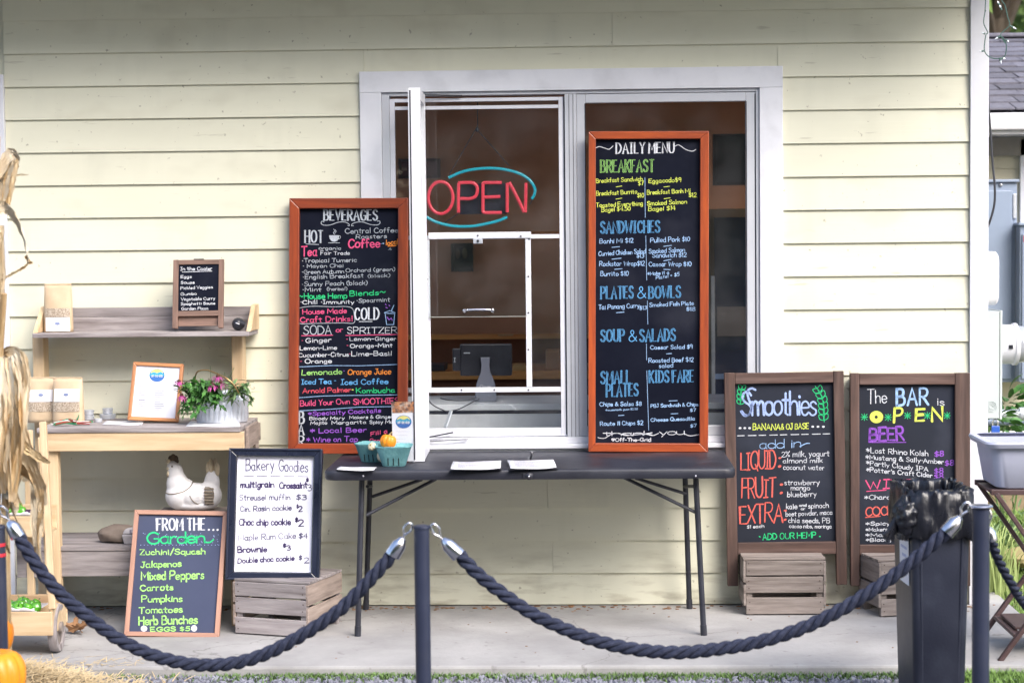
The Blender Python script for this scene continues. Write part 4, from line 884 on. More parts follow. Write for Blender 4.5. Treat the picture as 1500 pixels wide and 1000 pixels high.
b.text('LIQUID', z, 88,510,265,500, 88, 'tr', 2.0, sp=1.0); b.text(':', z, 276,500,288,500, 110, 'tr', 3.2)
b.text('FRUIT', z, 92,652,262,645, 94, 'tr', 2.0, sp=1.0); b.text(':', z, 284,634,296,634, 110, 'tr', 3.0)
b.text('EXTRA', z, 84,782,298,772, 92, 'tr', 2.0, sp=1.0); b.text(':', z, 302,770,316,770, 120, 'tr', 3.2)
for s_, x0, y0, x1, y1, h in (('2% milk, yogurt',292,445,534,440,34),('almond milk',300,476,500,472,30),('coconut water',302,508,508,510,30),('strawberry',308,586,484,584,32),('mango',340,612,436,612,30),('blueberry',322,646,468,644,34),
        ('kale',316,708,372,706,32),('and',382,694,418,694,16),('or',390,712,412,712,16),('spinach',428,704,530,700,32),('beet powder, maca',314,744,550,734,28),('chia seeds, PB',328,776,536,778,32),('cacao nibs, moringa',332,802,545,804,22)):
    b.text(s_, z, x0,y0,x1,y1, h, 'w', 1.1)
b.text('$1 each', z, 118,806,204,800, 20, 'w', .9)
b.text('ADD OUR HEMP', z, 198,862,466,852, 38, 'gr', 1.5); b.line(z, [(180,846),(184,848)], 'gr', 1.6); b.line(z, [(484,846),(488,846)], 'gr', 1.6)
def leafpair(x, y, s, a):
    for sg in (-1, 1):
        t = R(a+sg*38); tx, ty = x+math.sin(t)*s, y-math.cos(t)*s; nx, ny = math.cos(t)*s*.33, math.sin(t)*s*.33
        b.line(z, [(x,y),((x+tx)/2+nx,(y+ty)/2+ny),(tx,ty),((x+tx)/2-nx,(y+ty)/2-ny)], 'gr', 1.0, True, closed=True)
for i, (x, y) in enumerate(((84,178),(84,152),(87,128),(92,104))): leafpair(x, y, 28, 5)
b.line(z, [(84,180),(86,130),(96,88)], 'gr', .9, True)
for i, (x, y) in enumerate(((508,258),(508,228),(508,200),(506,172),(498,144),(484,118))): leafpair(x, y, 36, -10-i*4)
b.line(z, [(508,268),(508,200),(494,140),(462,86)], 'gr', .9, True)
# bar board
b = aboard((1240,546), (1415,546), (1250,857), (1425,857), .06, .11, 'walnut framed sandwich board saying The BAR is OPEN behind the rubbish bin', 0, 0, 797, 812, (1258,563,1398,797))
z = (1240,540,3.45)
b.text('The', z, 104,176,204,172, 66, 'w', 1.2); b.text('BAR', z, 254,186,412,180, 84, 'lb', 3.4, jit=.02, sp=2.2); b.text('is', z, 458,184,494,186, 52, 'w', 1.1)
b.fill(z, ell(151,243,34,31,24), 'y'); b.fill(z, ell(150,243,8,8,12), 'y', y=-.0016, m=MT['chalk_mid'])
b.text('P', z, 240,270,280,268, 68, 'y', 3.8); b.text('E', z, 350,264,392,262, 62, 'y', 3.8); b.text('N', z, 432,264,484,258, 70, 'y', 3.8)
for x, y_ in ((90,243),(210,245),(308,236),(408,236),(508,236)):
    b.lines(z, [[(x-14,y_-14),(x+14,y_+14)],[(x-14,y_+14),(x+14,y_-14)],[(x-17,y_),(x+17,y_)],[(x,y_-17),(x,y_+17)]], 'gr', .9)
b.text('BEER', z, 116,362,290,360, 64, 'pu', 3.2, sp=1.8); b.text('BEER', z, 116,362,290,360, 64, 'pu', 1.0, jit=.0, sp=1.8)
b.line(z, [(112,371),(300,371)], 'pu', 1.0)
for s_, x0, y0, x1, y1, h in (('*Lost Rhino Kolsh',100,422,412,440,33),('*Mustang & Sally•Amber',98,455,490,480,28),('*Partly Cloudy IPA',100,484,412,518,28),("*Potter's Craft Cider",100,518,432,548,28)):
    b.text(s_, z, x0,y0,x1,y1, h, 'w', 1.2)
for x, y_ in ((446,442),(498,488),(444,528),(444,556)): b.text('$8', z, x,y_,x+44,y_-2, 32, 'pu', 1.7)
b.text('WINE', z, 102,608,330,600, 54, 'pk', 2.2); b.line(z, [(102,618),(200,612)], 'pk', 1.2)
b.text('*Chardonnay', z, 92,660,330,655, 28, 'w', 1.2); b.text('COCKTAILS', z, 96,742,400,730, 54, 'tr', 2.2, sp=1.0); b.line(z, [(96,750),(170,744)], 'tr', 1.2)
for s_, y_ in (('*Spicy Marg',790),('*Makers & Ginger',820),('*Margarita',848),('*Bloody Mary',872)): b.text(s_, z, 98,y_,330,y_-4, 22, 'w', 1.2)

# bakery board
b = Board('menu_board', (337,657), (473,657), (331,848), (469,851), .50, .60, 'black framed white Bakery Goodies board standing on the slatted crate', 'menu board')
MT['navy_x'] = mat('blue_black_frame_paint', (.012,.016,.034), (.018,.023,.046), 5, .3, var=.03, coat=.3)
b.frame((.036,.036,.034,.034), MT['navy_x'], MT['navy_x'], t=.024, lip=MT['chrome'])
b.frame((.010,.010,.010,.010), MT['navy_x'], MT['navy_x'], t=.030, back=-.024, names='outer_bead')
b.panel(.034, b.w-.034, .032, b.h-.032, MT['paper_lav'])
z = (330,650,4.76)
b.text('Bakery', z, 144,186,342,180, 76, 'ink2', 1.5); b.text('Goodies', z, 375,188,576,196, 74, 'ink2', 1.4)
for i in range(5): b.line(z, [(128+i*94,222+i),(128+i*94+70,223+i)], 'ink', .8)
for s_, x0, y0, x1, y1, h, wt, c in (('multigrain',106,304,340,300,54,.85,'ink'),('Crossaint',378,310,572,306,54,.85,'ink'),('3',576,328,602,326,58,.6,'ink2'),('$',566,260,580,260,26,.7,'ink'),('Streusel muffin',98,392,452,388,50,.55,'ink2'),('$3',496,388,566,388,44,.6,'ink2'),
        ('Cin. Rasin cookie',104,470,462,460,46,.6,'ink2'),('$',498,446,510,446,28,.6,'ink'),('2',512,470,538,468,44,.7,'ink'),('Choc chip cookie',96,566,456,562,54,.75,'ink'),('$',490,540,506,540,30,.9,'ink'),('2',512,572,548,570,54,.75,'ink'),
        ('Maple Rum Cake',92,672,492,656,50,.45,'ink2'),('$4',514,658,572,656,44,.6,'ink2'),('Brownie',88,756,290,750,52,.8,'ink'),('$',404,718,424,718,28,.8,'ink'),('3',432,740,456,740,42,.7,'ink'),('Double choc cookie',88,830,480,810,44,.65,'ink'),('$',516,806,534,804,34,.65,'ink2'),('2',552,828,584,826,44,.6,'ink2')):
    b.text(s_, z, x0,y0,x1,y1, h, c, wt*2.9, jit=.07, seed=3)

# garden board
b = Board('menu_board', (198,747), (332,749), (182,931), (323,934), .50, .70, 'slate blue FROM THE Garden board in pinkish wooden frame standing on the slab', 'menu board')
b.frame(.020, MT['copper_x'], MT['copper_z'], t=.012, bevel=.002)
b.panel(.018, b.w-.018, .018, b.h-.018, MT['chalk_blue'])
z = (180,740,5)
b.text('FROM THE', z, 250,180,600,178, 84, 'w', 2.1, 'serif'); b.text('...', z, 628,182,696,180, 60, 'w', 3.0, sp=9)
b.text('Garden', z, 178,282,600,272, 84, 'gr', 2.2, jit=.03, sp=.7); b.line(z, [(596,262),(615,270),(640,268),(664,250)], 'gr', 2.0, True)
rr_ = random.Random(2); dots = [[(x, y_), (x+2, y_)] for x, y_ in [(rr_.uniform(128,720), rr_.uniform(200,290)) for _ in range(46)]]
b.lines(z, dots+[[(130+i*26,289),(132+i*26,289)] for i in range(23)], 'bp', .8)
for s_, x0, y0, x1, y1, h in (('Zuchini/Squash',126,360,602,354,50),('Jalapenos',132,455,428,445,56),('Mixed Peppers',136,545,592,535,60),('Carrots',130,625,368,618,56),('Pumpkins',138,706,434,702,58),('Tomatoes',118,790,436,780,56),('Herb Bunches',118,875,546,862,60)):
    b.text(s_, z, x0,y0,x1,y1, h, 'lg', 1.9)
b.text('EGGS $5', z, 204,920,490,916, 38, 'lg', 1.7)
b.fill(z, ell(155,900,24,22), 'w'); b.fill(z, ell(522,898,22,24), 'w')
MB().box(b.w*.3, b.w*.7, .014, .05, .0, b.h*.7).build('rear_strut', MT['copper_z'], b.e, local=True)

# small easel board
b = Board('sandwich_board', (253,381), (326,380), (254,481), (329,480), .16, .22, 'small brown framed In the Cooler blackboard on the upper shelf', 'sandwich board')
xl, zt_ = b.uv(262,388); xr, zr1 = b.uv(320,455); zr0 = b.uv(290,463)[1]
for x0, x1 in ((0, xl), (xr, b.w)):
    MB().box(x0, x1, -.008, .008, 0, b.h).build('stile', MT['rust_z'], b.e, local=True, bevel=.0015)
    MB().box(x0+.002, x1-.002, .010, .024, 0, b.h-.01).build('rear_leg', MT['rust_z'], b.e, local=True, bevel=.0015)
MB().box(xl, xr, -.007, .007, zt_, b.h-.001).build('rail', MT['rust_x'], b.e, local=True, bevel=.0015)
MB().box(xl, xr, -.007, .007, zr0, zr1).build('rail', MT['rust_x'], b.e, local=True, bevel=.0015)
MB().box(b.w*.4, b.w*.6, -.004, .012, b.h, b.h+.004).build('hinge', MT['blackmetal'], b.e, local=True)
MB().box(xl, xr, .010, .016, .012, zr0+.01).build('rear_panel', MT['rust_x'], b.e, local=True)
b.panel(xl-.003, xr+.003, zr1-.003, zt_+.003, MT['chalk'])
z = (250,370,7.69)
b.text('In the Cooler', z, 110,202,468,198, 46, 'w', 1.0); b.line(z, [(132,220),(466,208)], 'w', .8)
for s_, x0, y0, x1, y1, h in (('Eggs',114,288,236,284,38),('Soups',116,352,268,348,36),('Pickled Veggies',112,416,474,402,40),('Gumbo',114,482,292,476,38),('Vegetable Curry',116,540,498,530,40),('Spaghetti Sauce',116,592,500,582,36),('Garden Pizza',124,646,424,640,36)):
    b.text(s_, z, x0,y0,x1,y1, h, 'w', .85)
# ------------------------------------------------------------------ folding table
tx0, tx1 = P(474,690,.74).x, P(1078,690,.74).x; tz = .735
tab = empty('folding_table', ((tx0+tx1)/2, -.4, 0), 'long black plastic folding table with tubular legs below the service window', 'table')
xm = P(773, 690, .74).x
def half(x0, x1, rl, rr):
    y0, y1 = -.745, -.035; m = MB(); o = []; r = .05
    for cx_, cy_, a0, rd in ((x0+r,y0+r,180,rl),(x1-r,y0+r,270,rr),(x1-r,y1-r,0,rr),(x0+r,y1-r,90,rl)):
        rad = r if rd else .004; ccx = (x0+rad) if cx_ < (x0+x1)/2 else (x1-rad); ccy = (y0+rad) if cy_ < (y0+y1)/2 else (y1-rad)
        for i in range(7): a = R(a0+15*i); o.append((ccx+rad*math.cos(a), ccy+rad*math.sin(a)))
    vs_ = []; 
    c = Vector(((x0+x1)/2, (y0+y1)/2))
    for ins, z_ in ((.004, tz-.045), (0, tz-.036), (0, tz-.012), (.004, tz-.003), (.012, tz)):
        for (a, b) in o:
            d = Vector((a, b))-c; vs_.append((a-ins*(1 if d.x > 0 else -1), b-ins*(1 if d.y > 0 else -1), z_))
    n = len(o); fs = [tuple(reversed(range(n)))]
    for k in range(4): fs += [(k*n+i, k*n+(i+1)%n, (k+1)*n+(i+1)%n, (k+1)*n+i) for i in range(n)]
    fs.append(tuple(range(4*n, 5*n)))
    m.add(vs_, fs); return m.build('tabletop', MT['tabletop'], tab, smooth=True, angle=50)
half(tx0, xm-.0015, True, False); half(xm+.0015, tx1, False, True)
for (fx, fy, fd, bx, by, bd) in ((530,700,.66, 524,931,.70), (543,702,.14, 536,889,.10), (1019,700,.66, 1031,928,.70), (1003,700,.14, 1010,888,.10)):
    a = P(fx, fy, fd); a.z = tz-.044; bq = P(bx, by, bd); bq.z = .0
    d = (a-bq).normalized()
    m = MB(); m.tube([bq+d*.03, a], .0125, 12); leg = m.build('leg', MT['blackmetal'], tab, smooth=True)
    m = MB(); m.tube([bq, bq+d*.045], .0145, 12); m.build('foot_cap', MT['tabletop'], leg, smooth=True)
for pts in (((639,701,.60),(537,754,.66)), ((618,702,.20),(545,727,.14)), ((912,698,.60),(1023,752,.66)), ((931,700,.20),(1005,723,.14)), ((538,712,.66),(544,712,.14)), ((1018,712,.66),(1003,712,.14))):
    a = P(*pts[0]); q = P(*pts[1]); m = MB(); m.tube([a, q], .0075, 8); m.build('brace', MT['blackmetal'], tab, smooth=True)
p = P(775, 697, .75); m = MB(); m.ball((p.x,-.748,p.z), (.019,.012,.017), 12, 8); m.build('latch', MT['blackmetal'], tab, smooth=True)
m = MB(); m.ball((p.x,-.760,p.z), .006, 8, 6); m.build('rivet', MT['chrome'], tab, smooth=True)
m = MB(); m.box(xm-.022, xm+.022, -.751, -.7455, tz-.040, tz-.016); m.build('hinge_plate', MT['blackmetal'], tab, bevel=.003)
for x in (532, 1019):
    p = P(x, 697, .75); m = MB(); m.ball((p.x,-.746,p.z), .005, 8, 6); m.build('rivet', MT['chrome'], tab, smooth=True)

# things on the table
def sheet(name, corners, z, m_, label, cat, th=.0012, curl=.0, sleeve=None):
    q = [G(x, y_, z) for x, y_ in corners]; e = empty(name, (q[0]+q[2])/2, label, cat)
    if sleeve:
        c = (q[0]+q[1]+q[2]+q[3])/4; o = [c+(p-c)*1.0 for p in q]; m = MB(); m.add([p for p in o]+[p+Vector((0,0,th)) for p in o], [(3,2,1,0),(4,5,6,7),(0,1,5,4),(1,2,6,5),(2,3,7,6),(3,0,4,7)]); m.build('sleeve', sleeve, e)
        q = [c+(p-c)*.95+Vector((0,0,th+.0004)) for p in q]
    m = MB(); n = 8; vs_ = []; fs = []
    for j in range(n+1):
        for i in range(n+1):
            u, v = i/n, j/n; p = q[0]*(1-u)*(1-v)+q[1]*u*(1-v)+q[2]*u*v+q[3]*(1-u)*v
            p = p+Vector((0,0,curl*(abs(u-.5)*2)**3*(1+.5*math.sin(v*5)) + .001*math.sin(u*7+v*3)+.001)); vs_.append(p)
    for j in range(n):
        for i in range(n): a = j*(n+1)+i; fs.append((a, a+1, a+n+2, a+n+1))
    m.add(vs_, fs); m.build('sheet', m_, e, smooth=True, solid=.0008)
    if cat == 'menu sheet':
        rd = random.Random(len(label)); bl = lambda u, v: q[0]*(1-u)*(1-v)+q[1]*u*(1-v)+q[2]*u*v+q[3]*(1-u)*v+Vector((0,0,.0035+curl*(abs(u-.5)*2)**3))
        for i in range(9):
            v = .86-i*.085; u1 = rd.uniform(.35,.8) if i else .6; m = MB(); m.add([bl(.12,v), bl(u1,v), bl(u1,v+.02), bl(.12,v+.02)], [(0,1,2,3)]); m.build('printed_line', MT['c_ink2'], e)
    return e
sheet('menu_sheet', [(658,689),(735,687.5),(736,675),(662,676.5)], tz+.001, MT['paper'], 'white menu sheet in a black sleeve, nearer the swung open sash', 'menu sheet', curl=.004, sleeve=MT['blackmetal'])
sheet('menu_sheet', [(746,688),(817,686.5),(812,673.5),(741,674.5)], tz+.001, MT['paper'], 'greyish menu sheet in a black sleeve, right of the table hinge seam', 'menu sheet', curl=.004, sleeve=MT['blackmetal'])
sheet('paper_card', [(493,688.5),(548,689.5),(552,684.5),(499,683.5)], tz+.001, MT['paper'], 'white card lying at the left end of the black table', 'card', curl=.003)
MT['pulp'] = mat('teal_moulded_pulp', (.17,.40,.42), (.12,.31,.34), 30, .9, bump=.002, bscale=120, var=.04)
MT['pulp_in'] = mat('dark_slot', (.012,.03,.03), None, 5, .9, var=0)
def basket(cx_, cyd, w0, h0, rz, label, slots=True):
    e = empty('pulp_basket', (cx_, -cyd, tz), label, 'basket', rz=rz)
    prof = [(.62,0),(.66,.004),(.98,h0-.006),(1.06,h0),(1.05,h0+.003),(.95,h0),(.63,.008),(.0,.006)]
    vs_ = []; n = 32; fs = []
    for r0, z_ in prof:
        for k in range(n):
            a = 2*math.pi*(k+.5)/n; c, s_ = math.cos(a), math.sin(a); q = (abs(c)**6+abs(s_)**6)**(-1/6)
            vs_.append((r0*q*c*w0/2, r0*q*s_*w0/2*.98, z_+(.001*math.sin(k*2.3))))
    for i in range(len(prof)-1): fs += [(i*n+k, i*n+(k+1)%n, (i+1)*n+(k+1)%n, (i+1)*n+k) for k in range(n)]
    fs.append(tuple(reversed(range(n))))
    m = MB(); m.add(vs_, fs); m.build('tray', MT['pulp'], e, local=True, smooth=True, angle=60)
    for i in (-1, 0, 1):
        x = i*w0*.15; f = lambda z_: -(w0/2*.98*(.66+(.98-.66)*z_/h0))-.0012
        m = MB(); m.add([(x-.0022,f(.006),.006),(x+.0022,f(.006),.006),(x+.0022,f(h0*.45),h0*.45),(x-.0022,f(h0*.45),h0*.45)], [(0,1,2,3)]); m.build('slot', MT['pulp_in'], e, local=True)
    return e
bx = P(577, 688, .60); basket(bx.x, .58, .155, .088, R(2), 'teal pulp berry basket in front with the mini pumpkin above it')
bx2 = P(545, 680, .45); basket(bx2.x, .42, .135, .082, R(-14), 'teal pulp berry basket half hidden behind the front one')
MT['pumpkin'] = mat('orange_pumpkin_skin', (.88,.33,.02), (.74,.23,.012), 7, .38, stretch=(1,1,.3), var=.06, spec=.5, sub=.05, bump=.0006)
MT['pstem'] = mat('dry_pumpkin_stem', (.42,.36,.20), (.25,.22,.11), 9, .8, stretch=(6,6,1), bump=.002)
def pumpkin(name, loc, r, h, ribs, label, cat='pumpkin', group=None, tilt=(0,0), stem=.3, lean=.3, m_=None, depth=.07, stem_r=.10, seed=0):
    e = empty(name, loc, label, cat, group); T = Matrix.Rotation(tilt[0], 4, 'X') @ Matrix.Rotation(tilt[1], 4, 'Y')
    prof = []; n = 14
    for i in range(n+1):
        t = -math.pi/2+math.pi*i/n; prof.append((max(.02, math.cos(t))**.78*r, h/2+math.sin(t)*h/2))
    rd = random.Random(seed)
    off = [rd.uniform(.7,1.2) for _ in range(ribs)]
    def fn(p, a, rr, z_):
        k = rr/r; rib = abs(math.cos(a*ribs/2))**.6; sc_ = 1-depth*2*(1-rib)*k; q = off[int(a/(2*math.pi)*ribs) % ribs]
        dz = -h*.16*(1-k)**2*(1 if z_ > h/2 else -.6); return Vector((p.x*sc_*(1+.02*q), p.y*sc_*(1+.02*q), p.z+dz))
    m = MB(); m.lathe(prof, ribs*6, T, fn, cap=True); m.build('body', m_ or MT['pumpkin'], e, local=True, smooth=True, angle=180)
    m = MB(); pts = crv([(0,0,h*.78),(0,0,h*.92),(lean*r*.3,0,h*.95+stem*r*.5),(lean*r*.9,-.1*r,h*.95+stem*r)], 5); k = len(pts)
    m.tube([T @ Vector(p) for p in pts], [r*stem_r*(1.9-1.1*i/(k-1)) if i < k*.5 else r*stem_r*(1+.35*(i/(k-1)-.5)) for i in range(k)], 7); m.build('stem', MT['pstem'], e, local=True, smooth=True)
    return e
c_ = P(566, 657, .57); pumpkin('mini_pumpkin', (c_.x, -.56, c_.z), .036, .066, 9, 'mini orange pumpkin sitting in the front teal basket', tilt=(R(-10), R(12)), stem=.35, seed=1)
c_ = P(548, 656, .50); MT['gourd'] = mat('cream_gourd_skin', (.75,.70,.55), (.62,.52,.30), 20, .5)
pumpkin('mini_gourd', (c_.x, -.50, c_.z), .020, .030, 8, 'tiny cream gourd beside the mini pumpkin in the teal baskets', cat='gourd', tilt=(R(50), R(-30)), stem=.5, m_=MT['gourd'], seed=2)
# small fruits that keep the pumpkins up inside the baskets
for i, (x, d, r_) in enumerate(((577,.58,.034),(562,.56,.030),(548,.44,.032))):
    c_ = P(x, 672, d); m = MB(); m.ball((c_.x,-d,tz+.040), (r_,r_,.030), 12, 8); tag(m.build('mini_gourd', MT['gourd'], smooth=True), ['cream gourd low in the front basket under the mini pumpkin','cream gourd low in the front basket beneath the tiny gourd','cream gourd low inside the rear teal basket'][i], 'gourd')
# flyer in an acrylic stand
a = P(576, 676, .46); b2 = P(607, 674, .42); top = P(576, 588, .44)
b = Board('flyer_stand', (573,587), (605,587), (575,677), (606,676), .50, .49, 'clear acrylic stand with a tall flyer carrying a round blue logo', 'flyer stand')
ACR = glass_mat('acrylic', (.95,.96,.97), .9, dust=.01)
hh = b.h; mw = b.w
b.panel(.002, mw-.002, .004, hh-.004, MT['paper'], 'flyer', y0=.0, y1=.0006)
b.panel(0, mw, .0, hh, ACR, 'acrylic_front', y0=-.006, y1=-.004); b.panel(mw-.0025, mw+.0005, 0, hh, ACR, 'acrylic_side', y0=-.003, y1=.06)
b.panel(0, mw, -.001, .0015, ACR, 'acrylic_base', y0=-.003, y1=.09)
z = (500,570,4.412)
MT['photo'] = mat('food_photograph_print', (.55,.22,.08), (.12,.07,.06), 55, .4, var=0, contrast=(.4,.6), dark=(.7,.6,.5), darkscale=40, darkamt=.9)
b.fill(z, [(324,80),(466,78),(466,150),(330,154)], 'w', y=-.0008, name='printed_photo', m=MT['photo'])
def logo(b, z, cx_, cy_, rx, ry, s=1.0):
    b.fill(z, ell(cx_, cy_, rx, ry, 28), 'b', y=-.0012, name='logo_disc', m=plain('logo_blue', (.03,.13,.42), .6))
    b.fill(z, ell(cx_, cy_-ry*.12, rx*.86, ry*.80, 20, 195, 345)+[], 'y', y=-.0016, name='logo_sun', m=plain('logo_yellow', (.75,.65,.18), .6))
    b.fill(z, [(cx_-rx*.9,cy_-ry*.25),(cx_-rx*.4,cy_-ry*.5),(cx_,cy_-ry*.3),(cx_+rx*.5,cy_-ry*.55),(cx_+rx*.9,cy_-ry*.2),(cx_+rx*.95,cy_+ry*.1),(cx_-rx*.95,cy_+ry*.1)], 'b', y=-.002, name='logo_hills', m=plain('logo_teal', (.03,.32,.50), .6))
    b.text('OFF-THE-GRID', z, cx_-rx*.75, cy_+ry*.28, cx_+rx*.75, cy_+ry*.28, ry*.42, 'w', .75*s, y=-.0024)
logo(b, z, 402, 209, 52, 42)
for i in range(7): b.line(z, [(352,272+i*24),(352+90-(i%3)*14,272+i*24)], 'g', .25)

# ------------------------------------------------------------------ crates
def crate(name, loc, rz, w_, d_, h_, label, gm=('weather_x','weather_y','weather_z'), front=(.31,.30,.27), gaps=(.028,.085), top_open=True, group='wooden slatted crates by the wall', seed=0, side=2):
    e = empty(name, loc, label, 'crate', group, rz=rz); rd = random.Random(seed); t = .011
    def sl_(x0,x1,y0,y1,z0,z1,m_,nm='slat'):
        j = rd.uniform(-.0015,.0015); return MB().box(x0+j, x1+j, y0, y1, z0, z1).build(nm, MT[m_], e, local=True, bevel=.0015, seg=1)
    hs = [f*h_ for f in front]; z_ = .006
    tot = h_-.012-.006; H3 = [tot*front[0], tot*front[1], tot*front[2]]; gp = tot-sum(H3); g1, g2 = gp*gaps[0]/(gaps[0]+gaps[1]), gp*gaps[1]/(gaps[0]+gaps[1])
    zs = [.006, .006+H3[0]+g2, .006+H3[0]+g2+H3[1]+g1]
    for i, z0 in enumerate(zs):
        for y0, y1 in ((0, t), (d_-t, d_)): sl_(0, w_, y0, y1, z0, z0+H3[i], gm[0])
    sh = [.40*tot, .40*tot] if side == 2 else [.3*tot]*3
    zz = [.006+tot*.16, .006+tot*.60]
    for x0, x1 in ((-t-.0005, -.0005), (w_+.0005, w_+t+.0005)):
        for z0, q in zip(zz, sh): sl_(x0, x1, .0, d_, z0, z0+q*.985, gm[1])
    for x in (t*.2, w_-t*.2-.028):                        # corner posts
        for y0 in (t+.0005, d_-t-.028): MB().box(x, x+.028, y0, y0+.026, 0, h_-.013).build('corner_post', MT[gm[2]], e, local=True)
    n = 4; ww = (d_+.004)/n
    for i in range(n):
        if top_open and i == 0: y0 = .012; 
        else: y0 = i*ww
        sl_(-t, w_+t, y0+.003, (i+1)*ww-.003, h_-.0115, h_, gm[0], 'top_slat')
    # nails
    m = MB()
    for z0 in zs:
        for x in (.014, w_-.014):
            for dz in (.28, .72): m.ball((x+rd.uniform(-.003,.003), -.0005, z0+H3[0]*dz), (.0028,.0012,.0028), 6, 4)
    m.build('nail_heads', MT['rustnail'], e, local=True)
    return e
MT['rustnail'] = mat('rusty_nail', (.06,.03,.02), None, 20, .8)
a = G(345, 928); c2_ = G(452, 934)
rzc = math.atan2(c2_.y-a.y, c2_.x-a.x)
crate('wooden_crate', (a.x, a.y, 0), R(-17), .345, .36, .245, 'weathered grey slatted crate carrying the Bakery Goodies board', seed=1)
a = G(1089, 901); wx_ = G(1210, 899).x-a.x
crate('wooden_crate', (a.x+.008, a.y, 0), R(1), wx_-.02, .235, .262, 'square brown slatted crate under the Smoothies board', gm=('crate_x','crate_y','crate_z'), seed=2) if 'crate_x' in MT else None
MT['crate_x'] = mat('brown_crate_wood_x', (.31,.265,.24), (.18,.148,.132), 4, .8, stretch=GX, bump=.0015, dark=(.07,.05,.04), darkscale=2.2, darkamt=.6, var=.15)
MT['crate_y'] = mat('brown_crate_wood_y', (.31,.265,.24), (.18,.148,.132), 4, .8, stretch=(12,1,12), bump=.0015, dark=(.07,.05,.04), darkscale=2.2, darkamt=.6, var=.15)
MT['crate_z'] = mat('brown_crate_wood_z', (.31,.265,.24), (.18,.148,.132), 4, .8, stretch=GZ, bump=.0015, dark=(.07,.05,.04), darkscale=2.2, darkamt=.6, var=.15)
crate('wooden_crate', (a.x+.012, a.y, 0), R(1), wx_-.026, .24, .262, 'square brown slatted crate under the Smoothies board', gm=('crate_x','crate_y','crate_z'), seed=2)
a = G(1291, 904)
crate('wooden_crate', (a.x, a.y, 0), R(14), .36, .24, .262, 'brown slatted crate partly hidden behind the rubbish bin', gm=('crate_x','crate_y','crate_z'), seed=3)

# ------------------------------------------------------------------ potting bench
DB = .50
zs_ = P(200, 626, DB).z; zu = P(200, 487, .27).z; zl = P(130, 800, DB-.04).z
bl_, br_ = P(64, 640, DB).x, P(357, 640, DB).x
pb = empty('potting_bench', ((bl_+br_)/2, -.25, 0), 'wooden potting bench with raised back shelf against the cream wall', 'shelf')
for i in range(3):
    y0 = -.045-i*.155; MB().box(bl_-.03, br_-.014, y0-.150, y0, zs_-.022, zs_).build('top_plank', MT['weather_x'], pb, bevel=.002)
za_ = P(200, 660, DB).z
MB().box(bl_, br_, -DB, -DB+.022, za_, zs_-.023).build('apron', MT['pine_x'], pb, bevel=.002)
MB().box(br_-.022, br_, -DB+.0225, -.05, za_, zs_-.023).build('apron', MT['weather_y'], pb, bevel=.002)
m = MB(); q = [(-.46, zs_-.004), (-.20, zs_-.004), (-.20, za_-.03), (-.26, za_-.03), (-.29, za_+.005), (-.46, za_+.0)]
m.add([(br_+.001, y_, z_) for y_, z_ in q]+[(br_+.016, y_, z_) for y_, z_ in q], [tuple(range(6)), tuple(reversed(range(6,12)))]+[(i+6, (i+1)%6+6, (i+1)%6, i) for i in range(6)])
m.build('end_board', MT['weather_y'], pb, bevel=.002)
XL = P(60, 570, .10).x; XR = P(350, 560, .10).x
for x, nm in ((XL, 'post'), (XR, 'post')):
    MB().box(x-.026, x+.026, -.135, -.045, 0, zu-.022).build(nm, MT['pine_z'], pb, bevel=.003)
for x in (bl_+.03, br_-.05): MB().box(x-.025, x+.025, -DB+.024, -DB+.07, 0, za_).build('post', MT['pine_z'], pb, bevel=.003)
us0, us1 = P(48, 487, .27).x, P(365, 487, .27).x
MB().box(us0, us1, -.28, -.035, zu-.020, zu).build('upper_shelf', MT['weather_x'], pb, bevel=.002)
zbk = P(200, 450, .05).z
MB().box(us0+.02, us1-.018, -.055, -.035, zu+.0005, (zu+zbk)/2+.01).build('back_board', MT['weather_x'], pb, bevel=.001)
MB().box(us0+.02, us1-.018, -.055, -.035, (zu+zbk)/2+.0115, zbk).build('back_board', MT['weather_x'], pb, bevel=.001)
for x, s_ in ((us0, 1), (us1, -1)):
    m = MB(); q = [(-.26, zu+.001), (-.03, zu+.001), (-.03, zbk+.012), (-.12, zbk+.008)]
    x0, x1 = (x-.004, x+.018) if s_ > 0 else (x-.016, x+.006)
    m.add([(x0, y_, z_) for y_, z_ in q]+[(x1, y_, z_) for y_, z_ in q], [(0,1,2,3), (7,6,5,4)]+[(i+4, (i+1)%4+4, (i+1)%4, i) for i in range(4)])
    m.build('end_board', MT['pine_z'], pb, bevel=.002)
zl2 = P(130, 844, DB-.04).z; lx1 = P(352, 820, DB-.04).x; lx0 = P(26, 820, DB-.04).x
for i in range(3): MB().box(lx0, lx1, -.46+i*.142, -.46+i*.142+.138, zl-.020, zl).build('lower_plank', MT['weather_x'], pb, bevel=.002)
MB().box(lx0+.01, lx1-.01, -.455, -.435, zl2, zl-.021).build('lower_apron', MT['weather_x'], pb, bevel=.002)
MB().box(lx1-.02, lx1-.002, -.433, -.05, zl2, zl-.021).build('lower_apron', MT['weather_y'], pb, bevel=.002)

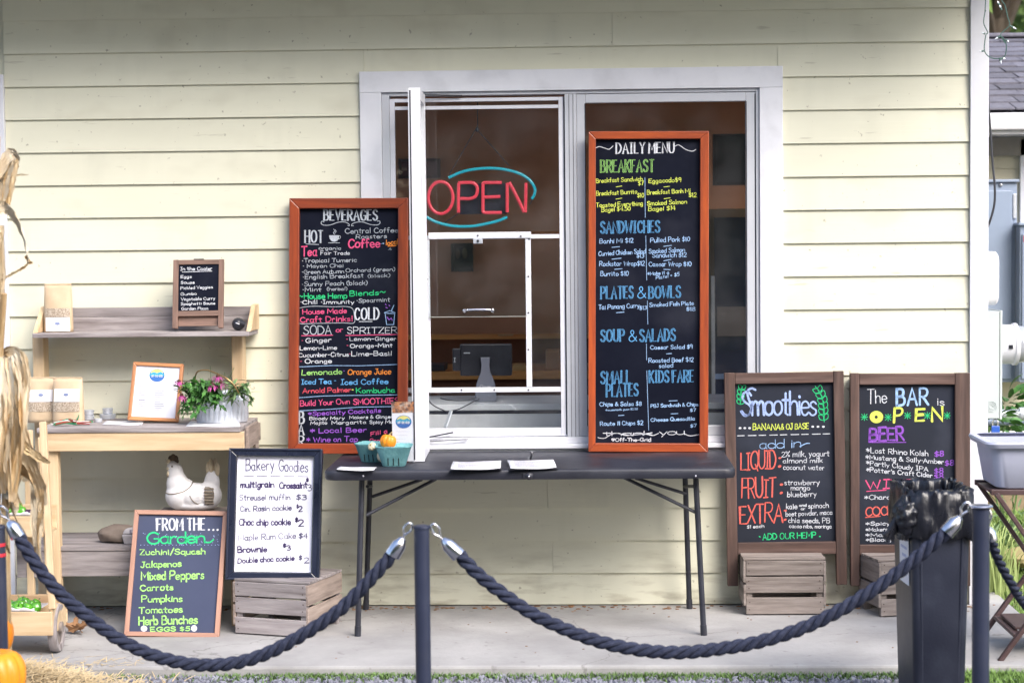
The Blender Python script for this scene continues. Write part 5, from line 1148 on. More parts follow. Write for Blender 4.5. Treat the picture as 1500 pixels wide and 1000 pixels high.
# pouches
def pouch(x0, x1, y0, y1, d, label, win, lab, rz=0, shelf=None, labtxt=True):
    a = P(x0, y1, d); b_ = P(x1, y0, d); w_ = b_.x-a.x; z0 = shelf; h_ = b_.z-z0
    e = empty('paper_pouch', ((a.x+b_.x)/2, -d, z0), label, 'pouch', 'kraft pouches of dry goods on the bench', rz=rz)
    vs_ = []; fs = []; n = 24; L_ = 11
    for j in range(L_+1):
        v = j/L_; th = .036*(1-v**1.6)*.9+.0025+.008*math.sin(v*3.1); ww = w_/2*(1-.04*v+.03*(1-v))
        for k in range(n):
            a_ = 2*math.pi*k/n; c, s_ = math.cos(a_), math.sin(a_); q = (abs(c)**3+abs(s_)**3)**(-1/3)
            vs_.append((ww*min(1,abs(q*c))*(1 if c > 0 else -1), th*s_*q*.9+.0012*math.sin(7*c+9*v), h_*v))
    for j in range(L_): fs += [(j*n+k, j*n+(k+1)%n, (j+1)*n+(k+1)%n, (j+1)*n+k) for k in range(n)]
    fs.append(tuple(reversed(range(n)))); fs.append(tuple(L_*n+k for k in range(n)))
    m = MB(); m.add(vs_, fs); m.build('bag', MT['kraft'], e, local=True, smooth=True, angle=180)
    def face(v0, v1, wf, m_, nm, off):
        mm = MB(); N = 8; vv = []; ff = []
        for j in range(5):
            v = v0+(v1-v0)*j/4; th = .036*(1-v**1.6)*.9+.0025+.008*math.sin(v*3.1)
            for i in range(N+1):
                u = -wf+2*wf*i/N; s_ = (1-abs(u)**3)**(1/3); vv.append((u*w_/2*(1-.04*v+.03*(1-v)), -th*s_*.9-off, h_*v))
        for j in range(4):
            for i in range(N): q = j*(N+1)+i; ff.append((q, q+1, q+N+2, q+N+1))
        mm.add(vv, ff); return mm.build(nm, m_, e, local=True, smooth=True)
    face(win[0], win[1], .86, MT['granola'], 'film_window', .0018); face(lab[0], lab[1], .84, MT['paper'], 'label', .0022)
    v = (lab[0]+lab[1])/2; th = .036*(1-v**1.6)*.9+.0025+.008*math.sin(v*3.1)
    mm = MB(); mm.ball((0, -th*.9-.0035, h_*v+.004), (.012,.0008,.007), 12, 6); mm.build('printed_shape', plain('pouch_print', (.22,.27,.45), .6), e, local=True)
    m = MB(); m.box(-w_*.47, w_*.47, -.0045, .0045, h_*.985, h_*1.0+.003); m.build('seal', MT['kraft'], e, local=True, bevel=.001)
    return e
pouch(66, 105, 416, 481, .16, 'kraft pouch with granola window standing alone on the upper shelf', (.32,.50), (.02,.31), R(6), zu+.001)
pouch(42, 82, 553, 617, .22, 'kraft pouch at the left on the main shelf beside another pouch', (.25,.46), (.47,.74), R(4), zs_+.001)
pouch(78, 122, 553, 618, .27, 'kraft pouch overlapping its neighbour on the main shelf', (.26,.47), (.48,.76), R(-5), zs_+.001)
# tins
def tin(x, y_, d, r, h_, label, stack=0):
    p = G(x, y_, zs_); e = empty('round_tin', (p.x, p.y, zs_+.001+stack), label, 'tin', 'small metal tins on the bench')
    m = MB(); m.lathe([(0,0),(r*.97,0),(r*.98,.002),(r*.98,h_*.55),(r*1.02,h_*.56),(r*1.02,h_*.97),(r*.98,h_),(0,h_)], 24); m.build('body', MT['steel'], e, local=True, smooth=True); return e
tin(130, 614, 0, .026, .018, 'small metal tin at the bottom of the left stack'); tin(130, 614, 0, .024, .024, 'small metal tin on top of the left stack', .020)
tin(144, 618, 0, .018, .016, 'lone low metal tin just right of the left stack')
tin(158, 613, 0, .038, .022, 'wide metal tin under the smaller one'); tin(158, 613, 0, .024, .026, 'small metal tin on top of the wide tin', .024)
# bundle of coloured cords
cb = empty('cord_bundle', G(108, 624, zs_), 'bundle of red, green and white cords tied together on the main shelf', 'bundle'); rd = random.Random(4)
CR = [plain('red_cord', (.45,.03,.04), .6), plain('green_cord', (.02,.20,.09), .6), plain('white_cord', (.6,.6,.58), .6)]
for i in range(14):
    yy = rd.uniform(-4, 3); sp = rd.uniform(-6, 8); a = G(76+rd.uniform(-2,6), 625+rd.uniform(-1,1), zs_); b_ = G(112, 623.5, zs_); c = G(134+rd.uniform(-4,3), 623+yy*.5, zs_)
    if i > 8: a = G(84+rd.uniform(0,10), 624, zs_); c = G(117, 614+rd.uniform(0,5), zs_)
    hz = .006+i*.0016
    m = MB(); m.tube(crv([a+Vector((0,0,hz)), (a+b_)/2+Vector((0,0,hz+.006)), b_+Vector((0,0,hz)), c+Vector((0,0,hz+(0.02 if i > 8 else 0)))], 4), .0022, 5); m.build('cord', CR[i%3 if i%5 else 1], cb, smooth=True)
sheet('loose_paper', [(150,622),(208,622.5),(212,616.5),(156,616)], zs_+.001, MT['paper'], 'flat white paper sheet lying between the cords and the framed menu', 'paper', curl=.001)
sheet('loose_paper', [(272,624.5),(352,625),(350,617),(280,616)], zs_+.001, MT['paper'], 'white paper sheet lying under the metal bucket', 'paper', curl=.0)
# framed menu
b = Board('framed_menu', (196,529), (269,535), (187,616), (262,617), .22, .30, 'small framed white menu with round blue logo beside the bucket', 'picture frame')
b.frame(.016, MT['honey_x'], MT['honey_z'], t=.012, bevel=.003)
b.panel(.015, b.w-.015, .015, b.h-.015, MT['paper_lav'], 'print')
MB().box(b.w*.4, b.w*.6, .012, .016, 0, b.h*.6).build('easel_back', MT['blackmetal'], b.e, local=True)
z = (0,360,3.125); logo(b, z, 719, 592, 35, 30, .7)
rd = random.Random(9)
for cx0, cx1 in ((634,680),(706,760)):
    for i in range(16 if cx0 < 700 else 14):
        y_ = 640+i*8.4; b.line(z, [(cx0,y_),(cx0+(cx1-cx0)*rd.uniform(.35,1),y_)], 'ink2', .6)
b.line(z, [(634,705),(662,705)], 'ink2', .35); b.line(z, [(634,750),(700,750)], 'ink2', .3)
# dark object lying at the end of the upper shelf
e = empty('handheld_scanner', P(349, 480, .18), 'black rounded gadget lying at the right end of the upper shelf', 'gadget')
c = P(349, 469, .18); m = MB(); m.ball((c.x,-.18,zu+.031), (.030,.034,.030), 14, 10); m.build('body', MT['blackmetal'], e, smooth=True)
m = MB(); m.tube([(c.x+.008,-.20,zu+.038),(c.x+.030,-.19,zu+.028)], [.018,.014], 10); m.build('grip', MT['blackmetal'], e, smooth=True)
m = MB(); m.tube([(c.x-.006,-.2125,zu+.038),(c.x+.012,-.213,zu+.031)], .002, 5); m.build('label_strip', MT['paper'], e)

# ------------------------------------------------------------------ bucket of herbs and flowers
c = G(322, 619, zs_+.002); bk = empty('flower_bucket', (c.x, c.y+.06, zs_+.003), 'oval galvanised bucket with bronze handle full of herbs and purple coneflowers', 'bucket')
BW, BD, BH = .124, .088, .135
def bfn(p, a, r, z_):
    rib = .016*math.cos(a*30)*(1 if .012 < z_ < BH*.66 else 0); return Vector((p.x*(1+rib), p.y*BD/BW*(1+rib), p.z+.012*(p.x/BW)*(z_/BH)))
m = MB(); m.lathe([(0,0),(BW*.93,0),(BW*.95,.006),(BW*.955,.012),(BW*.96,.014),(BW*.985,BH*.65),(BW*1.0,BH*.67),(BW*1.015,BH*.70),(BW*1.0,BH*.73),(BW*1.02,BH*.97),(BW*1.04,BH),(BW*1.02,BH*1.01),(BW*.98,BH*.98),(BW*.95,BH*.6)], 156, None, bfn)
m.build('pail', MT['steel'], bk, local=True, smooth=True, angle=60)
MT['bronze'] = mat('bronze_handle', (.42,.27,.12), (.3,.18,.08), 10, .3, metal=.8)
m = MB(); hp_ = [P(352,582,.42), P(349,574,.44), P(341,562,.46), P(330,553,.46), P(315,546,.44), P(303,542,.42), P(292,543,.40), P(287,548,.38), P(285,562,.36)]
m.tube(crv(hp_, 5), .0035, 8); m.build('handle', MT['bronze'], bk, smooth=True)
m = MB(); q = P(349,582,.43); m.ball((q.x,q.y,q.z), (.011,.005,.012), 12, 8); m.build('handle_ear', MT['steel'], bk, smooth=True)
m = MB(); m.lathe([(0,0),(BW*.93,0)], 24, Matrix.Translation((0,0,BH*.85)), lambda p,a,r,z_: Vector((p.x,p.y*BD/BW,p.z))); m.build('filling', MT['soil'], bk, local=True)
MT['leaf'] = mat('fresh_green_leaf', (.085,.24,.045), (.03,.11,.025), 25, .5, var=.35)
MT['leaf2'] = mat('dusty_green_leaf', (.16,.26,.10), (.07,.14,.05), 25, .6, var=.35)
MT['stemg'] = mat('green_stem', (.10,.18,.05), None, 10, .6)
def leaf_mesh(L, W, bend=.3, serr=0, fold=.25, n=6):
    vs_ = []; fs = []
    for i in range(n+1):
        t = i/n; w_ = W*math.sin(math.pi*min(1,t*.93+.07))**.8*(1-.25*t)*(1+(.25*(-1)**i if serr else 0)); x = L*t; z_ = -bend*L*t*t
        vs_ += [(x, -w_/2, z_+fold*w_/2), (x, 0, z_), (x, w_/2, z_+fold*w_/2)]
    for i in range(n): a = i*3; fs += [(a,a+3,a+4,a+1),(a+1,a+4,a+5,a+2)]
    return vs_, fs
def rotm(d, roll=0):
    d = Vector(d).normalized(); z_ = Vector((0,0,1)); y_ = z_.cross(d)
    if y_.length < .05: y_ = Vector((0,1,0))
    y_.normalize(); z2 = d.cross(y_); M = Matrix((d, y_, z2)).transposed().to_4x4(); return M @ Matrix.Rotation(roll, 4, 'X')
rd = random.Random(12)
# left leafy mass spilling over the rim: sprigs, each one part
def sprig(base, tip, nl, L, W, m_, nm='herb_sprig', serr=1):
    base = Vector(base); tip = Vector(tip); m = MB(); mid = (base+tip)/2+Vector((0,-.01,.02)); pts = crv([base, mid, tip], 4); m.tube(pts, .0012, 4)
    for i in range(nl):
        t = rd.uniform(.25, 1); p = pts[min(len(pts)-1, int(t*(len(pts)-1)))]
        d = Vector((rd.uniform(-1,1), rd.uniform(-1,.5), rd.uniform(-.8,.6))); k = rd.uniform(.6,1.2)
        v_, f_ = leaf_mesh(L*k, W*k, rd.uniform(.2,.6), serr); m.add(v_, f_, Matrix.Translation(p) @ rotm(d, rd.uniform(-.9,.9)))
    return m.build(nm, m_, bk, smooth=True)
for i in range(62):
    a = rd.uniform(0, 1); tx = 260+rd.random()*64; ty = 556+rd.random()*56
    if tx > 305 and ty > 600: ty -= 14
    d = .40+rd.uniform(-.02,.06); sprig(P(rd.uniform(285,318), rd.uniform(570,582), .37), P(tx, ty, d), 8, .042, .020, MT['leaf'])
for i in range(8): sprig(P(300,582,.36), P(258+rd.uniform(0,10), 590+rd.uniform(0,24), .40), 3, .022, .006, MT['leaf'], serr=0)
for i in range(16):
    a = rd.uniform(0,1); sprig(P(rd.uniform(335,350), 580, .37), P(rd.uniform(338,376), rd.uniform(556,590) if rd.random()<.7 else rd.uniform(575,596), .37+rd.uniform(-.03,.05)), 6, .050, .014, MT['leaf2'], 'sage_sprig', 0)
for i in range(8): sprig(P(rd.uniform(300,340), 580, .36), P(rd.uniform(300,345), rd.uniform(545,566), .36), 2, .02, .004, MT['leaf2'], 'herb_sprig', 0)
for x0, y0, x1, y1 in ((308,575,308,536),(325,575,343,538),(330,575,329,545)):
    m = MB(); m.tube([P(x0,y0,.37), P((x0+x1)/2+1,(y0+y1)/2,.37), P(x1,y1,.38)], .0013, 5); m.build('stem', MT['stemg'], bk)
MT['petal'] = mat('purple_coneflower_petal', (.42,.06,.26), (.28,.035,.17), 40, .5, var=.2)
MT['cone'] = mat('dark_cone', (.10,.025,.02), (.05,.015,.012), 60, .7)
for x, y_, d, n_, tl in ((311,562,.44,11,-.5),(319,551,.40,10,-.2),(323,560,.42,9,-.4),(262,558,.42,10,-.3),(266,578,.42,9,-.7)):
    c = P(x, y_, d); m = MB(); m.ball(c, (.009,.009,.008), 10, 7); m.build('flower_centre', MT['cone'], bk, smooth=True); m = MB()
    for i in range(n_):
        a = 2*math.pi*i/n_+rd.uniform(-.2,.2); dr = Vector((math.cos(a), math.sin(a)*.8-.25, tl+.35*math.sin(a)))
        v_, f_ = leaf_mesh(.034*rd.uniform(.85,1.1), .010, .35, 0, .2, 4); m.add(v_, f_, Matrix.Translation(c+dr.normalized()*.007) @ rotm(dr, rd.uniform(-.3,.3)))
    m.build('petals', MT['petal'], bk, smooth=True)

# ------------------------------------------------------------------ lower shelf: stone, egg carton, hen
MT['stone'] = mat('brown_stone', (.19,.15,.125), (.11,.085,.07), 6, .75, bump=.002, bscale=30)
a = G(173, 781, zl); m = MB(); rs = random.Random(3)
def stfn(q): 
    n_ = noise.noise(q*1.6)*.25; return Vector((q.x*(1+n_), q.y*(1+n_), (q.z if q.z > -.45 else -.45)*(1+n_*.6)))
cst = P(174, 771, .34); m.ball((cst.x, -.34, zl+.032), (.092,.055,.052), 24, 14, None, stfn); tag(m.build('stone', MT['stone'], smooth=True), 'smooth brown oblong stone lying on the lower grey shelf', 'stone')
MT['pulpg'] = mat('grey_egg_carton', (.42,.40,.42), (.35,.33,.35), 20, .9, bump=.001, bscale=90)
a = P(190, 783, .36); ec = empty('egg_carton', (a.x+.06, -.36, zl), 'grey pulp egg carton behind the Garden board on the lower shelf', 'carton')
m = MB(); m.add([(-.075,-.05,.0),(.17,-.05,.0),(.17,.05,.0),(-.075,.05,.0),(-.085,-.055,.045),(.18,-.055,.045),(.18,.055,.045),(-.085,.055,.045)], [(3,2,1,0),(4,5,6,7),(0,1,5,4),(1,2,6,5),(2,3,7,6),(3,0,4,7)])
m.build('base', MT['pulpg'], ec, local=True, bevel=.006)
m = MB(); m.add([(-.083,-.053,.046),(.178,-.053,.046),(.178,.053,.046),(-.083,.053,.046),(-.072,-.044,.07),(.165,-.044,.07),(.165,.044,.07),(-.072,.044,.07)], [(3,2,1,0),(4,5,6,7),(0,1,5,4),(1,2,6,5),(2,3,7,6),(3,0,4,7)])
m.build('lid', MT['pulpg'], ec, local=True, bevel=.008)
flat_text(ec, 'E', -.045, -.035, .052, .014, 0, 'ink', .002, Matrix.Translation((0,-.0545,0)), seed=1)
# hen: sits on a box that the boards hide
dh = .36; hb = P(283, 747, dh).z
bxh = empty('wooden_box', (P(283,760,dh).x, -dh, zl), 'low wooden box on the lower shelf that lifts the hen figure', 'box')
MB().box(-.15, .15, -.08, .10, 0, hb-zl-.001).build('box_body', MT['crate_x'], bxh, local=True, bevel=.003); 
MB().box(-.155, .155, -.085, .105, hb-zl-.0008, hb-zl).build('lid', MT['crate_x'], bxh, local=True)
hen = empty('hen_figure', (P(283,747,dh).x, -dh, hb), 'white ceramic hen figure sitting above the FROM THE Garden board', 'figurine')
MT['hen'] = mat('white_glazed_ceramic', (.74,.73,.74), (.62,.61,.63), 6, .5, var=0, dark=(.34,.30,.26), darkscale=9, darkamt=.35, bump=.001, bscale=40)
MT['hen_t'] = mat('ochre_tail_glaze', (.62,.53,.38), (.46,.37,.24), 14, .5, stretch=(1,1,.3), var=0)
MT['hen_d'] = mat('dark_brown_glaze', (.055,.035,.02), (.10,.07,.045), 14, .5, var=0)
MT['hen_w'] = mat('taupe_wing_glaze', (.24,.20,.155), (.14,.11,.08), 30, .5, var=0)
K = 1/3270.                    # hen zoom px (10 per px) to metres at that depth
def hp3(x, y_, yy=0): return Vector(((x-530)*K, yy, (862-y_)*K))
m = MB()
for x, y_, rx, rz_, ry in ((330,640,215,215,185),(560,650,270,205,190),(760,640,205,210,165),(300,470,165,200,140),(275,330,125,190,105),(238,225,92,110,75),(820,450,120,190,60),(420,500,130,120,120),(560,780,340,82,165)):
    p = hp3(x, y_); m.ball(p, (rx*K, ry*K, rz_*K), 20, 14)
o = m.build('body', MT['hen'], hen, local=True, smooth=True, angle=180)
q = o.modifiers.new('merge', 'REMESH'); q.mode = 'VOXEL'; q.voxel_size = .0032; q.use_smooth_shade = True
q = o.modifiers.new('smooth', 'SMOOTH'); q.factor = .6; q.iterations = 14
for i, (x, y_, s_) in enumerate(((765,235,95),(815,195,115),(865,200,120),(905,250,105),(790,300,90))):
    m = MB(); m.ball(hp3(x, y_, (-.005 if i%2 else .006)), (38*K, 26*K, s_*K), 10, 9); m.build('tail_feather', MT['hen_t'], hen, local=True, smooth=True)
for x, y_, r0 in ((205,92,38),(245,72,42),(285,90,38),(300,125,30)):
    m = MB(); m.ball(hp3(x, y_), (r0*K, 20*K, (r0+14)*K), 10, 8); m.build('comb', MT['hen_d'], hen, local=True, smooth=True)
m = MB(); m.ball(hp3(176,130,-.004), (34*K,30*K,40*K), 10, 8); m.ball(hp3(178,232,-.012), (30*K,28*K,26*K), 10, 8); m.build('beak', MT['hen_t'], hen, local=True, smooth=True)
for x, s_ in ((180,-1),(232,-1)):
    m = MB(); m.ball(hp3(x,305,-.018), (26*K,22*K,44*K), 10, 8); m.build('wattle', MT['hen_t'], hen, local=True, smooth=True)
    m = MB(); m.ball(hp3(x+2,347,-.018), (24*K,20*K,12*K), 8, 6); m.build('wattle_dark_tip', MT['hen_d'], hen, local=True, smooth=True)  # dark brown glaze at the lower end of the wattle
m = MB(); m.ball(hp3(242,195,-.0235), (15*K,12*K,15*K), 8, 6); m.build('eye', MT['hen_d'], hen, local=True, smooth=True)
def onbody(x, y_, off=0):
    # rough front surface of the hen
    best = 0
    for cx_, cy_, rx, rz_, ry in ((330,640,215,215,185),(560,650,270,205,190),(760,640,205,210,165),(300,470,165,200,140),(275,330,125,190,105),(420,500,130,120,120),(820,450,120,190,60)):
        k = 1-((x-cx_)/rx)**2-((y_-cy_)/rz_)**2
        if k > 0: best = max(best, ry*math.sqrt(k))
    return hp3(x, y_, -best*K-off)
m = MB(); m.tube(crv([onbody(x,y_,-.001) for x,y_ in ((140,590),(200,598),(270,595),(340,582),(410,565),(450,545),(490,520),(525,480),(540,430))],4), .0026, 6); m.build('collar_line', MT['hen_w'], hen, local=True, smooth=True)
m = MB(); m.tube(crv([onbody(x,y_,-.001) for x,y_ in ((520,620),(560,690),(620,740),(700,765),(790,755),(850,700),(868,620),(850,540),(800,505),(740,500))],4), .0024, 6); m.build('wing_line', MT['hen_w'], hen, local=True, smooth=True)
for i in range(6):
    y_ = 525+i*42; m = MB(); pts = [onbody(x, y_+(4 if x > 820 else 0), .0015) for x in (735,770,810,845,862)]; m.tube(crv(pts,3), [.0055]*13, 7); m.build('wing_feather', MT['hen_w'], hen, local=True, smooth=True)
for i in range(9):
    y_ = 530+(i%5)*45; x = 640+(i//5)*55; m = MB(); m.tube(crv([onbody(x+a_, y_+b_, -.0005) for a_, b_ in ((-30,-12),(10,-14),(36,0),(10,14),(-30,12))],3), .0013, 5); m.build('feather_relief', MT['hen'], hen, local=True, smooth=True)

# ------------------------------------------------------------------ rope barrier
DP = 2.6
MT['post'] = mat('navy_powder_coat_post', (.022,.028,.055), (.030,.037,.07), 5, .38, var=.02, dark=(.06,.065,.08), darkscale=8, darkamt=.3)
def post(px_, py_, label, bands=False, r=.0262):
    t = P(px_, py_, DP); e = empty('barrier_post', (t.x, -DP, -.05), label, 'post', 'posts of the rope barrier')
    m = MB(); m.lathe([(0,-.2),(r,-.2),(r,t.z+.045),(0,t.z+.045)], 28); m.build('tube', MT['post'], e, local=True, smooth=True)
    m = MB(); m.lathe([(0,t.z+.046),(r*1.06,t.z+.046),(r*1.08,t.z+.050),(r*1.02,t.z+.056),(r*.7,t.z+.058),(0,t.z+.058)], 28); m.build('cap', MT['post'], e, local=True, smooth=True)
    if bands:
        for y_ in (797, 812):
            z_ = P(px_, y_, DP).z+.05; m = MB(); m.lathe([(r*1.01,z_-.006),(r*1.05,z_-.005),(r*1.05,z_+.005),(r*1.01,z_+.006)], 28); m.build('red_band', plain('red_tape', (.55,.03,.05), .5), e, local=True, smooth=True)
    return t
tL = post(-4, 772, 'dark post at the left edge with two red bands', True); tM = post(617.5, 772, 'slim navy post in the middle of the foreground', r=.0262); tR = post(1437, 742, 'navy post at right beside the rubbish bin', r=.0285)
m = MB(); m.lathe([(.012,tR.z+.0),(.038,tR.z+.0),(.039,tR.z+.003),(.036,tR.z+.006),(.012,tR.z+.006)], 28, Matrix.Translation((tR.x,-DP,0))); m.build('collar', MT['chrome'], bpy.data.objects['barrier_post.002'], smooth=True)
def rope(ctrl, d0, d1, ends, label, rad=.0235):
    n0 = len(ctrl); pts = [P(x, y_, d0+(d1-d0)*i/(n0-1)) for i, (x, y_) in enumerate(ctrl)]; path = crv(pts, 14)
    e = empty('barrier_rope', path[len(path)//2], label, 'rope', 'ropes of the barrier')
    # resample evenly
    L_ = [0]
    for a, b_ in zip(path, path[1:]): L_.append(L_[-1]+(b_-a).length)
    tot = L_[-1]; step = .0075; n = int(tot/step); q = []; j = 0
    for i in range(n+1):
        s_ = tot*i/n
        while j < len(L_)-2 and L_[j+1] < s_: j += 1
        t = (s_-L_[j])/max(1e-9, L_[j+1]-L_[j]); q.append(path[j].lerp(path[j+1], t))
    for k in range(3):
        m = MB(); sp = []; 
        for i, p in enumerate(q):
            t = (q[min(i+1,n)]-q[max(i-1,0)]).normalized(); A = t.cross(Vector((0,1,0))).normalized(); B_ = t.cross(A)
            ph = -(tot*i/n)/.134*2*math.pi+k*2*math.pi/3; sp.append(p+A*math.cos(ph)*rad*.55+B_*math.sin(ph)*rad*.55)
        m.tube(sp, rad*.475, 10); m.build('rope_strand', MT['rope'], e, smooth=True, angle=180)
    for (x0, y0, x1, y1, hx, hy), at in ends:            # ferrule from rope end towards the hook
        dd = d0 if at == 0 else d1; a = P(x0, y0, dd); b_ = P(x1, y1, dd); c = P(hx, hy, dd); u = (b_-a)
        m = MB(); m.tube([a-u*.02, a, a+u*.05, a+u*.65, a+u*.8, a+u*.95, b_], [rad*1.0,rad*1.12,rad*1.14,rad*1.05,rad*.8,rad*.55,rad*.35], 18); m.build('ferrule', MT['chrome'], e, smooth=True)
        m = MB(); v = (c-b_).normalized(); pr = v.cross(Vector((0,1,0))); ln = (c-b_).length
        m.tube(crv([b_, b_+v*ln*.35+pr*.004, b_+v*ln*.7+pr*.012, c+v*.010+pr*.006, c+v*.012-pr*.008, b_+v*ln*.8-pr*.013, b_+v*ln*.45-pr*.005, b_+v*ln*.2],4), .0042, 8); m.build('hook', MT['chrome'], e, smooth=True)
rope([(27,784),(48,819),(72,851),(95,875),(122,897),(150,919),(180,939),(230,961),(288,973),(346,970),(396,954),(450,925),(497,893),(535,856),(575,812)], DP, DP,
     [((27,786,14,762,3,747),0), ((575,813,591,787,598,771),1)], 'thick dark blue rope sagging between the left edge and the middle post')
rope([(673,812),(700,840),(737,869),(770,892),(801,909),(865,935),(929,950),(993,955),(1050,950),(1100,942),(1145,930),(1186,915),(1225,896),(1264,873),(1295,853),(1323,832),(1355,806),(1387,778)], DP, DP,
     [((672,813,648,789,636,773),0), ((1386,780,1407,757,1415,741),1)], 'thick dark blue rope sagging from the middle post across to the bin')
rope([(1452,790),(1464,822),(1484,858),(1498,880),(1520,905),(1560,935)], 2.55, 2.0, [((1453,792,1449,772,1446,752),0)], 'dark blue rope running off the right edge from the right post', rad=.017)
# ------------------------------------------------------------------ rubbish bin
DBn = 2.0
MT['bin'] = mat('blue_black_bin_plastic', (.013,.016,.030), (.020,.024,.042), 4, .42, var=0, dark=(.06,.07,.10), darkscale=9, darkamt=.25, bump=.0006, bscale=120)
MT['bag'] = mat('black_bin_liner', (.010,.011,.017), (.014,.015,.022), 6, .30, var=0, bump=.005, bscale=26, coat=.0, spec=.5, stretch=(1,1,.4))
tl_ = P(1312, 726, DBn); tr_ = P(1419, 745, DBn); cx_ = P(1375, 745, DBn).x+.010; wt_ = 0
bn = empty('rubbish_bin', (cx_-.008, -DBn+.165, -.045), 'tall dark rubbish bin with a black bag folded over its rim', 'bin', rz=R(4))
H = tl_.z+.045
def rr(w_, d_, r, n=6):
    o = []
    for sx, sy, a0 in ((1,1,0),(-1,1,90),(-1,-1,180),(1,-1,270)):
        for i in range(n+1): a = R(a0+90*i/n); o.append((sx*(w_-r)+r*math.cos(a), sy*(d_-r)+r*math.sin(a)))
    return o
def loft(m, secs, caps=(True, True)):
    n = len(secs[0]); base = len(m.v)
    for s_ in secs: m.v += [tuple(p) for p in s_]
    for j in range(len(secs)-1): m.f += [(base+j*n+i, base+j*n+(i+1)%n, base+(j+1)*n+(i+1)%n, base+(j+1)*n+i) for i in range(n)]
    if caps[0]: m.f.append(tuple(base+i for i in reversed(range(n))))
    if caps[1]: m.f.append(tuple(base+(len(secs)-1)*n+i for i in range(n)))
W_, D_ = .114, .165
m = MB(); loft(m, [[(x, y_, z_) for x, y_ in rr(W_*k, D_*k, .025)] for k, z_ in ((.80,0),(.82,.02),(.97,H-.02),(1.0,H-.018),(1.0,H))], (True, False)); m.build('body', MT['bin'], bn, local=True, smooth=True, angle=50)
for sx in (-1, 1):                                # raised corner mouldings and recessed panel edges
    m = MB()
    m.add([(sx*W_*.80*.70-.004,-D_*.80-.003,.03),(sx*W_*.80*.70+.004,-D_*.80-.003,.03),(sx*W_*.70*.97+.004,-D_*.97-.003,H-.1),(sx*W_*.70*.97-.004,-D_*.97-.003,H-.1),(sx*W_*.80*.70-.004,-D_*.80+.006,.03),(sx*W_*.80*.70+.004,-D_*.80+.006,.03),(sx*W_*.70*.97+.004,-D_*.97+.006,H-.1),(sx*W_*.70*.97-.004,-D_*.97+.006,H-.1)],
        [(0,1,2,3),(1,5,6,2),(4,0,3,7),(3,2,6,7),(0,4,5,1)])
    m.build('moulded_rib', MT['bin'], bn, local=True, bevel=.002)
m = MB(); xs = -W_*.97-.0006
m.add([(-W_*.985+.0-.0022, -.115, H-.03),(-W_*.985-.0022, .03, H-.03),(-W_*.93-.0022, .03, H-.34),(-W_*.93-.0022, -.105, H-.34)], [(0,1,2,3)])
m.build('notice', MT['paper_lav'], bn, local=True, solid=.001)
rdn = random.Random(6)
for i in range(9):
    zz_ = H-.06-i*.03; k = -W_*(.985-.055*((H-.03-zz_)/.31))-.0040
    m = MB(); m.box(k, k+.0006, -.09+rdn.uniform(0,.02), -.03+rdn.uniform(0,.04), zz_, zz_+.010); m.build('printed_line', plain('faded_ink%d'%i, (.45,.47,.66), .7), bn, local=True)
# liner: outer cuff with folds, rim pleats, inside
n = 160; secs = []; base_o = []
def rrn(w_, d_, r, n):
    o = rr(w_, d_, r, 10); L_ = [0]
    for i in range(len(o)): L_.append(L_[-1]+math.dist(o[i], o[(i+1)%len(o)]))
    res_ = []; j = 0
    for k in range(n):
        s_ = L_[-1]*k/n
        while L_[j+1] < s_: j += 1
        t = (s_-L_[j])/max(1e-9, (L_[j+1]-L_[j])); a = o[j]; b_ = o[(j+1)%len(o)]; res_.append((a[0]+(b_[0]-a[0])*t, a[1]+(b_[1]-a[1])*t))
    return res_
ro = rrn(1, D_/W_, .25, n)
for lvl, (z_, k, amp) in enumerate(((-.165,1.07,.013),(-.160,1.12,.014),(-.12,1.12,.010),(-.08,1.11,.008),(-.04,1.09,.006),(.0,1.07,.004),(.014,1.03,.009),(.022,.99,.012),(.01,.93,.012),(-.03,.90,.016),(-.12,.84,.02),(-.3,.7,.02))):
    s_ = []
    for i, (x, y_) in enumerate(ro):
        a = i/n*2*math.pi
        nz_ = noise.noise(Vector((math.cos(a+lvl*.12)*4.2, math.sin(a+lvl*.12)*4.2, lvl*.28)))+.6*noise.noise(Vector((math.cos(a-lvl*.10)*13, math.sin(a-lvl*.10)*13, lvl*.35+5)))
        pl = math.sin(a*19+math.sin(a*5)*2)*(1 if lvl >= 6 else .25)
        r_ = k+(amp*1.5*nz_+amp*(.5 if lvl >= 6 else .3)*pl)/W_
        zz_ = z_+(.020*noise.noise(Vector((math.cos(a)*4, math.sin(a)*4, 9))) if lvl < 3 else 0)+(.008*nz_ if lvl in (5,6,7) else 0)+(.012*math.sin(a*2+.5) if lvl < 3 else 0)
        s_.append((x*W_*r_, y_*W_*r_, H+zz_))
    secs.append(s_)
m = MB(); loft(m, secs, (False, True)); m.build('bag', MT['bag'], bn, local=True, smooth=True, angle=180)
# bunched knot at the left with a tail
kx, ky, kz = -W_*1.10, -D_*.8, H-.075
m = MB()
def kfn(q): return q*(1+.20*noise.noise(q*2.2)+.14*noise.noise(Vector((q.x*1.5, q.y*5, q.z*5)))+.06*math.sin(math.atan2(q.z, q.y)*11+q.x*3))
m.ball((kx, ky, kz), (.046,.055,.072), 48, 28, None, kfn); m.build('bag_bulge', MT['bag'], bn, local=True, smooth=True, angle=180)
m = MB(); 
for i in range(7):
    a = Vector((kx-.035, ky-.01, kz-.01)); t_ = a+Vector((-.035+.008*i-.02, -.01+.004*i, -.060-.012*(i%3)))
    m.tube(crv([a, (a+t_)/2+Vector((-.008*(i%2),0,.004*i-.01)), t_],4), [.012,.011,.010,.009,.008,.007,.008,.009,.006], 6)
m.build('bag_tail', MT['bag'], bn, local=True, smooth=True)

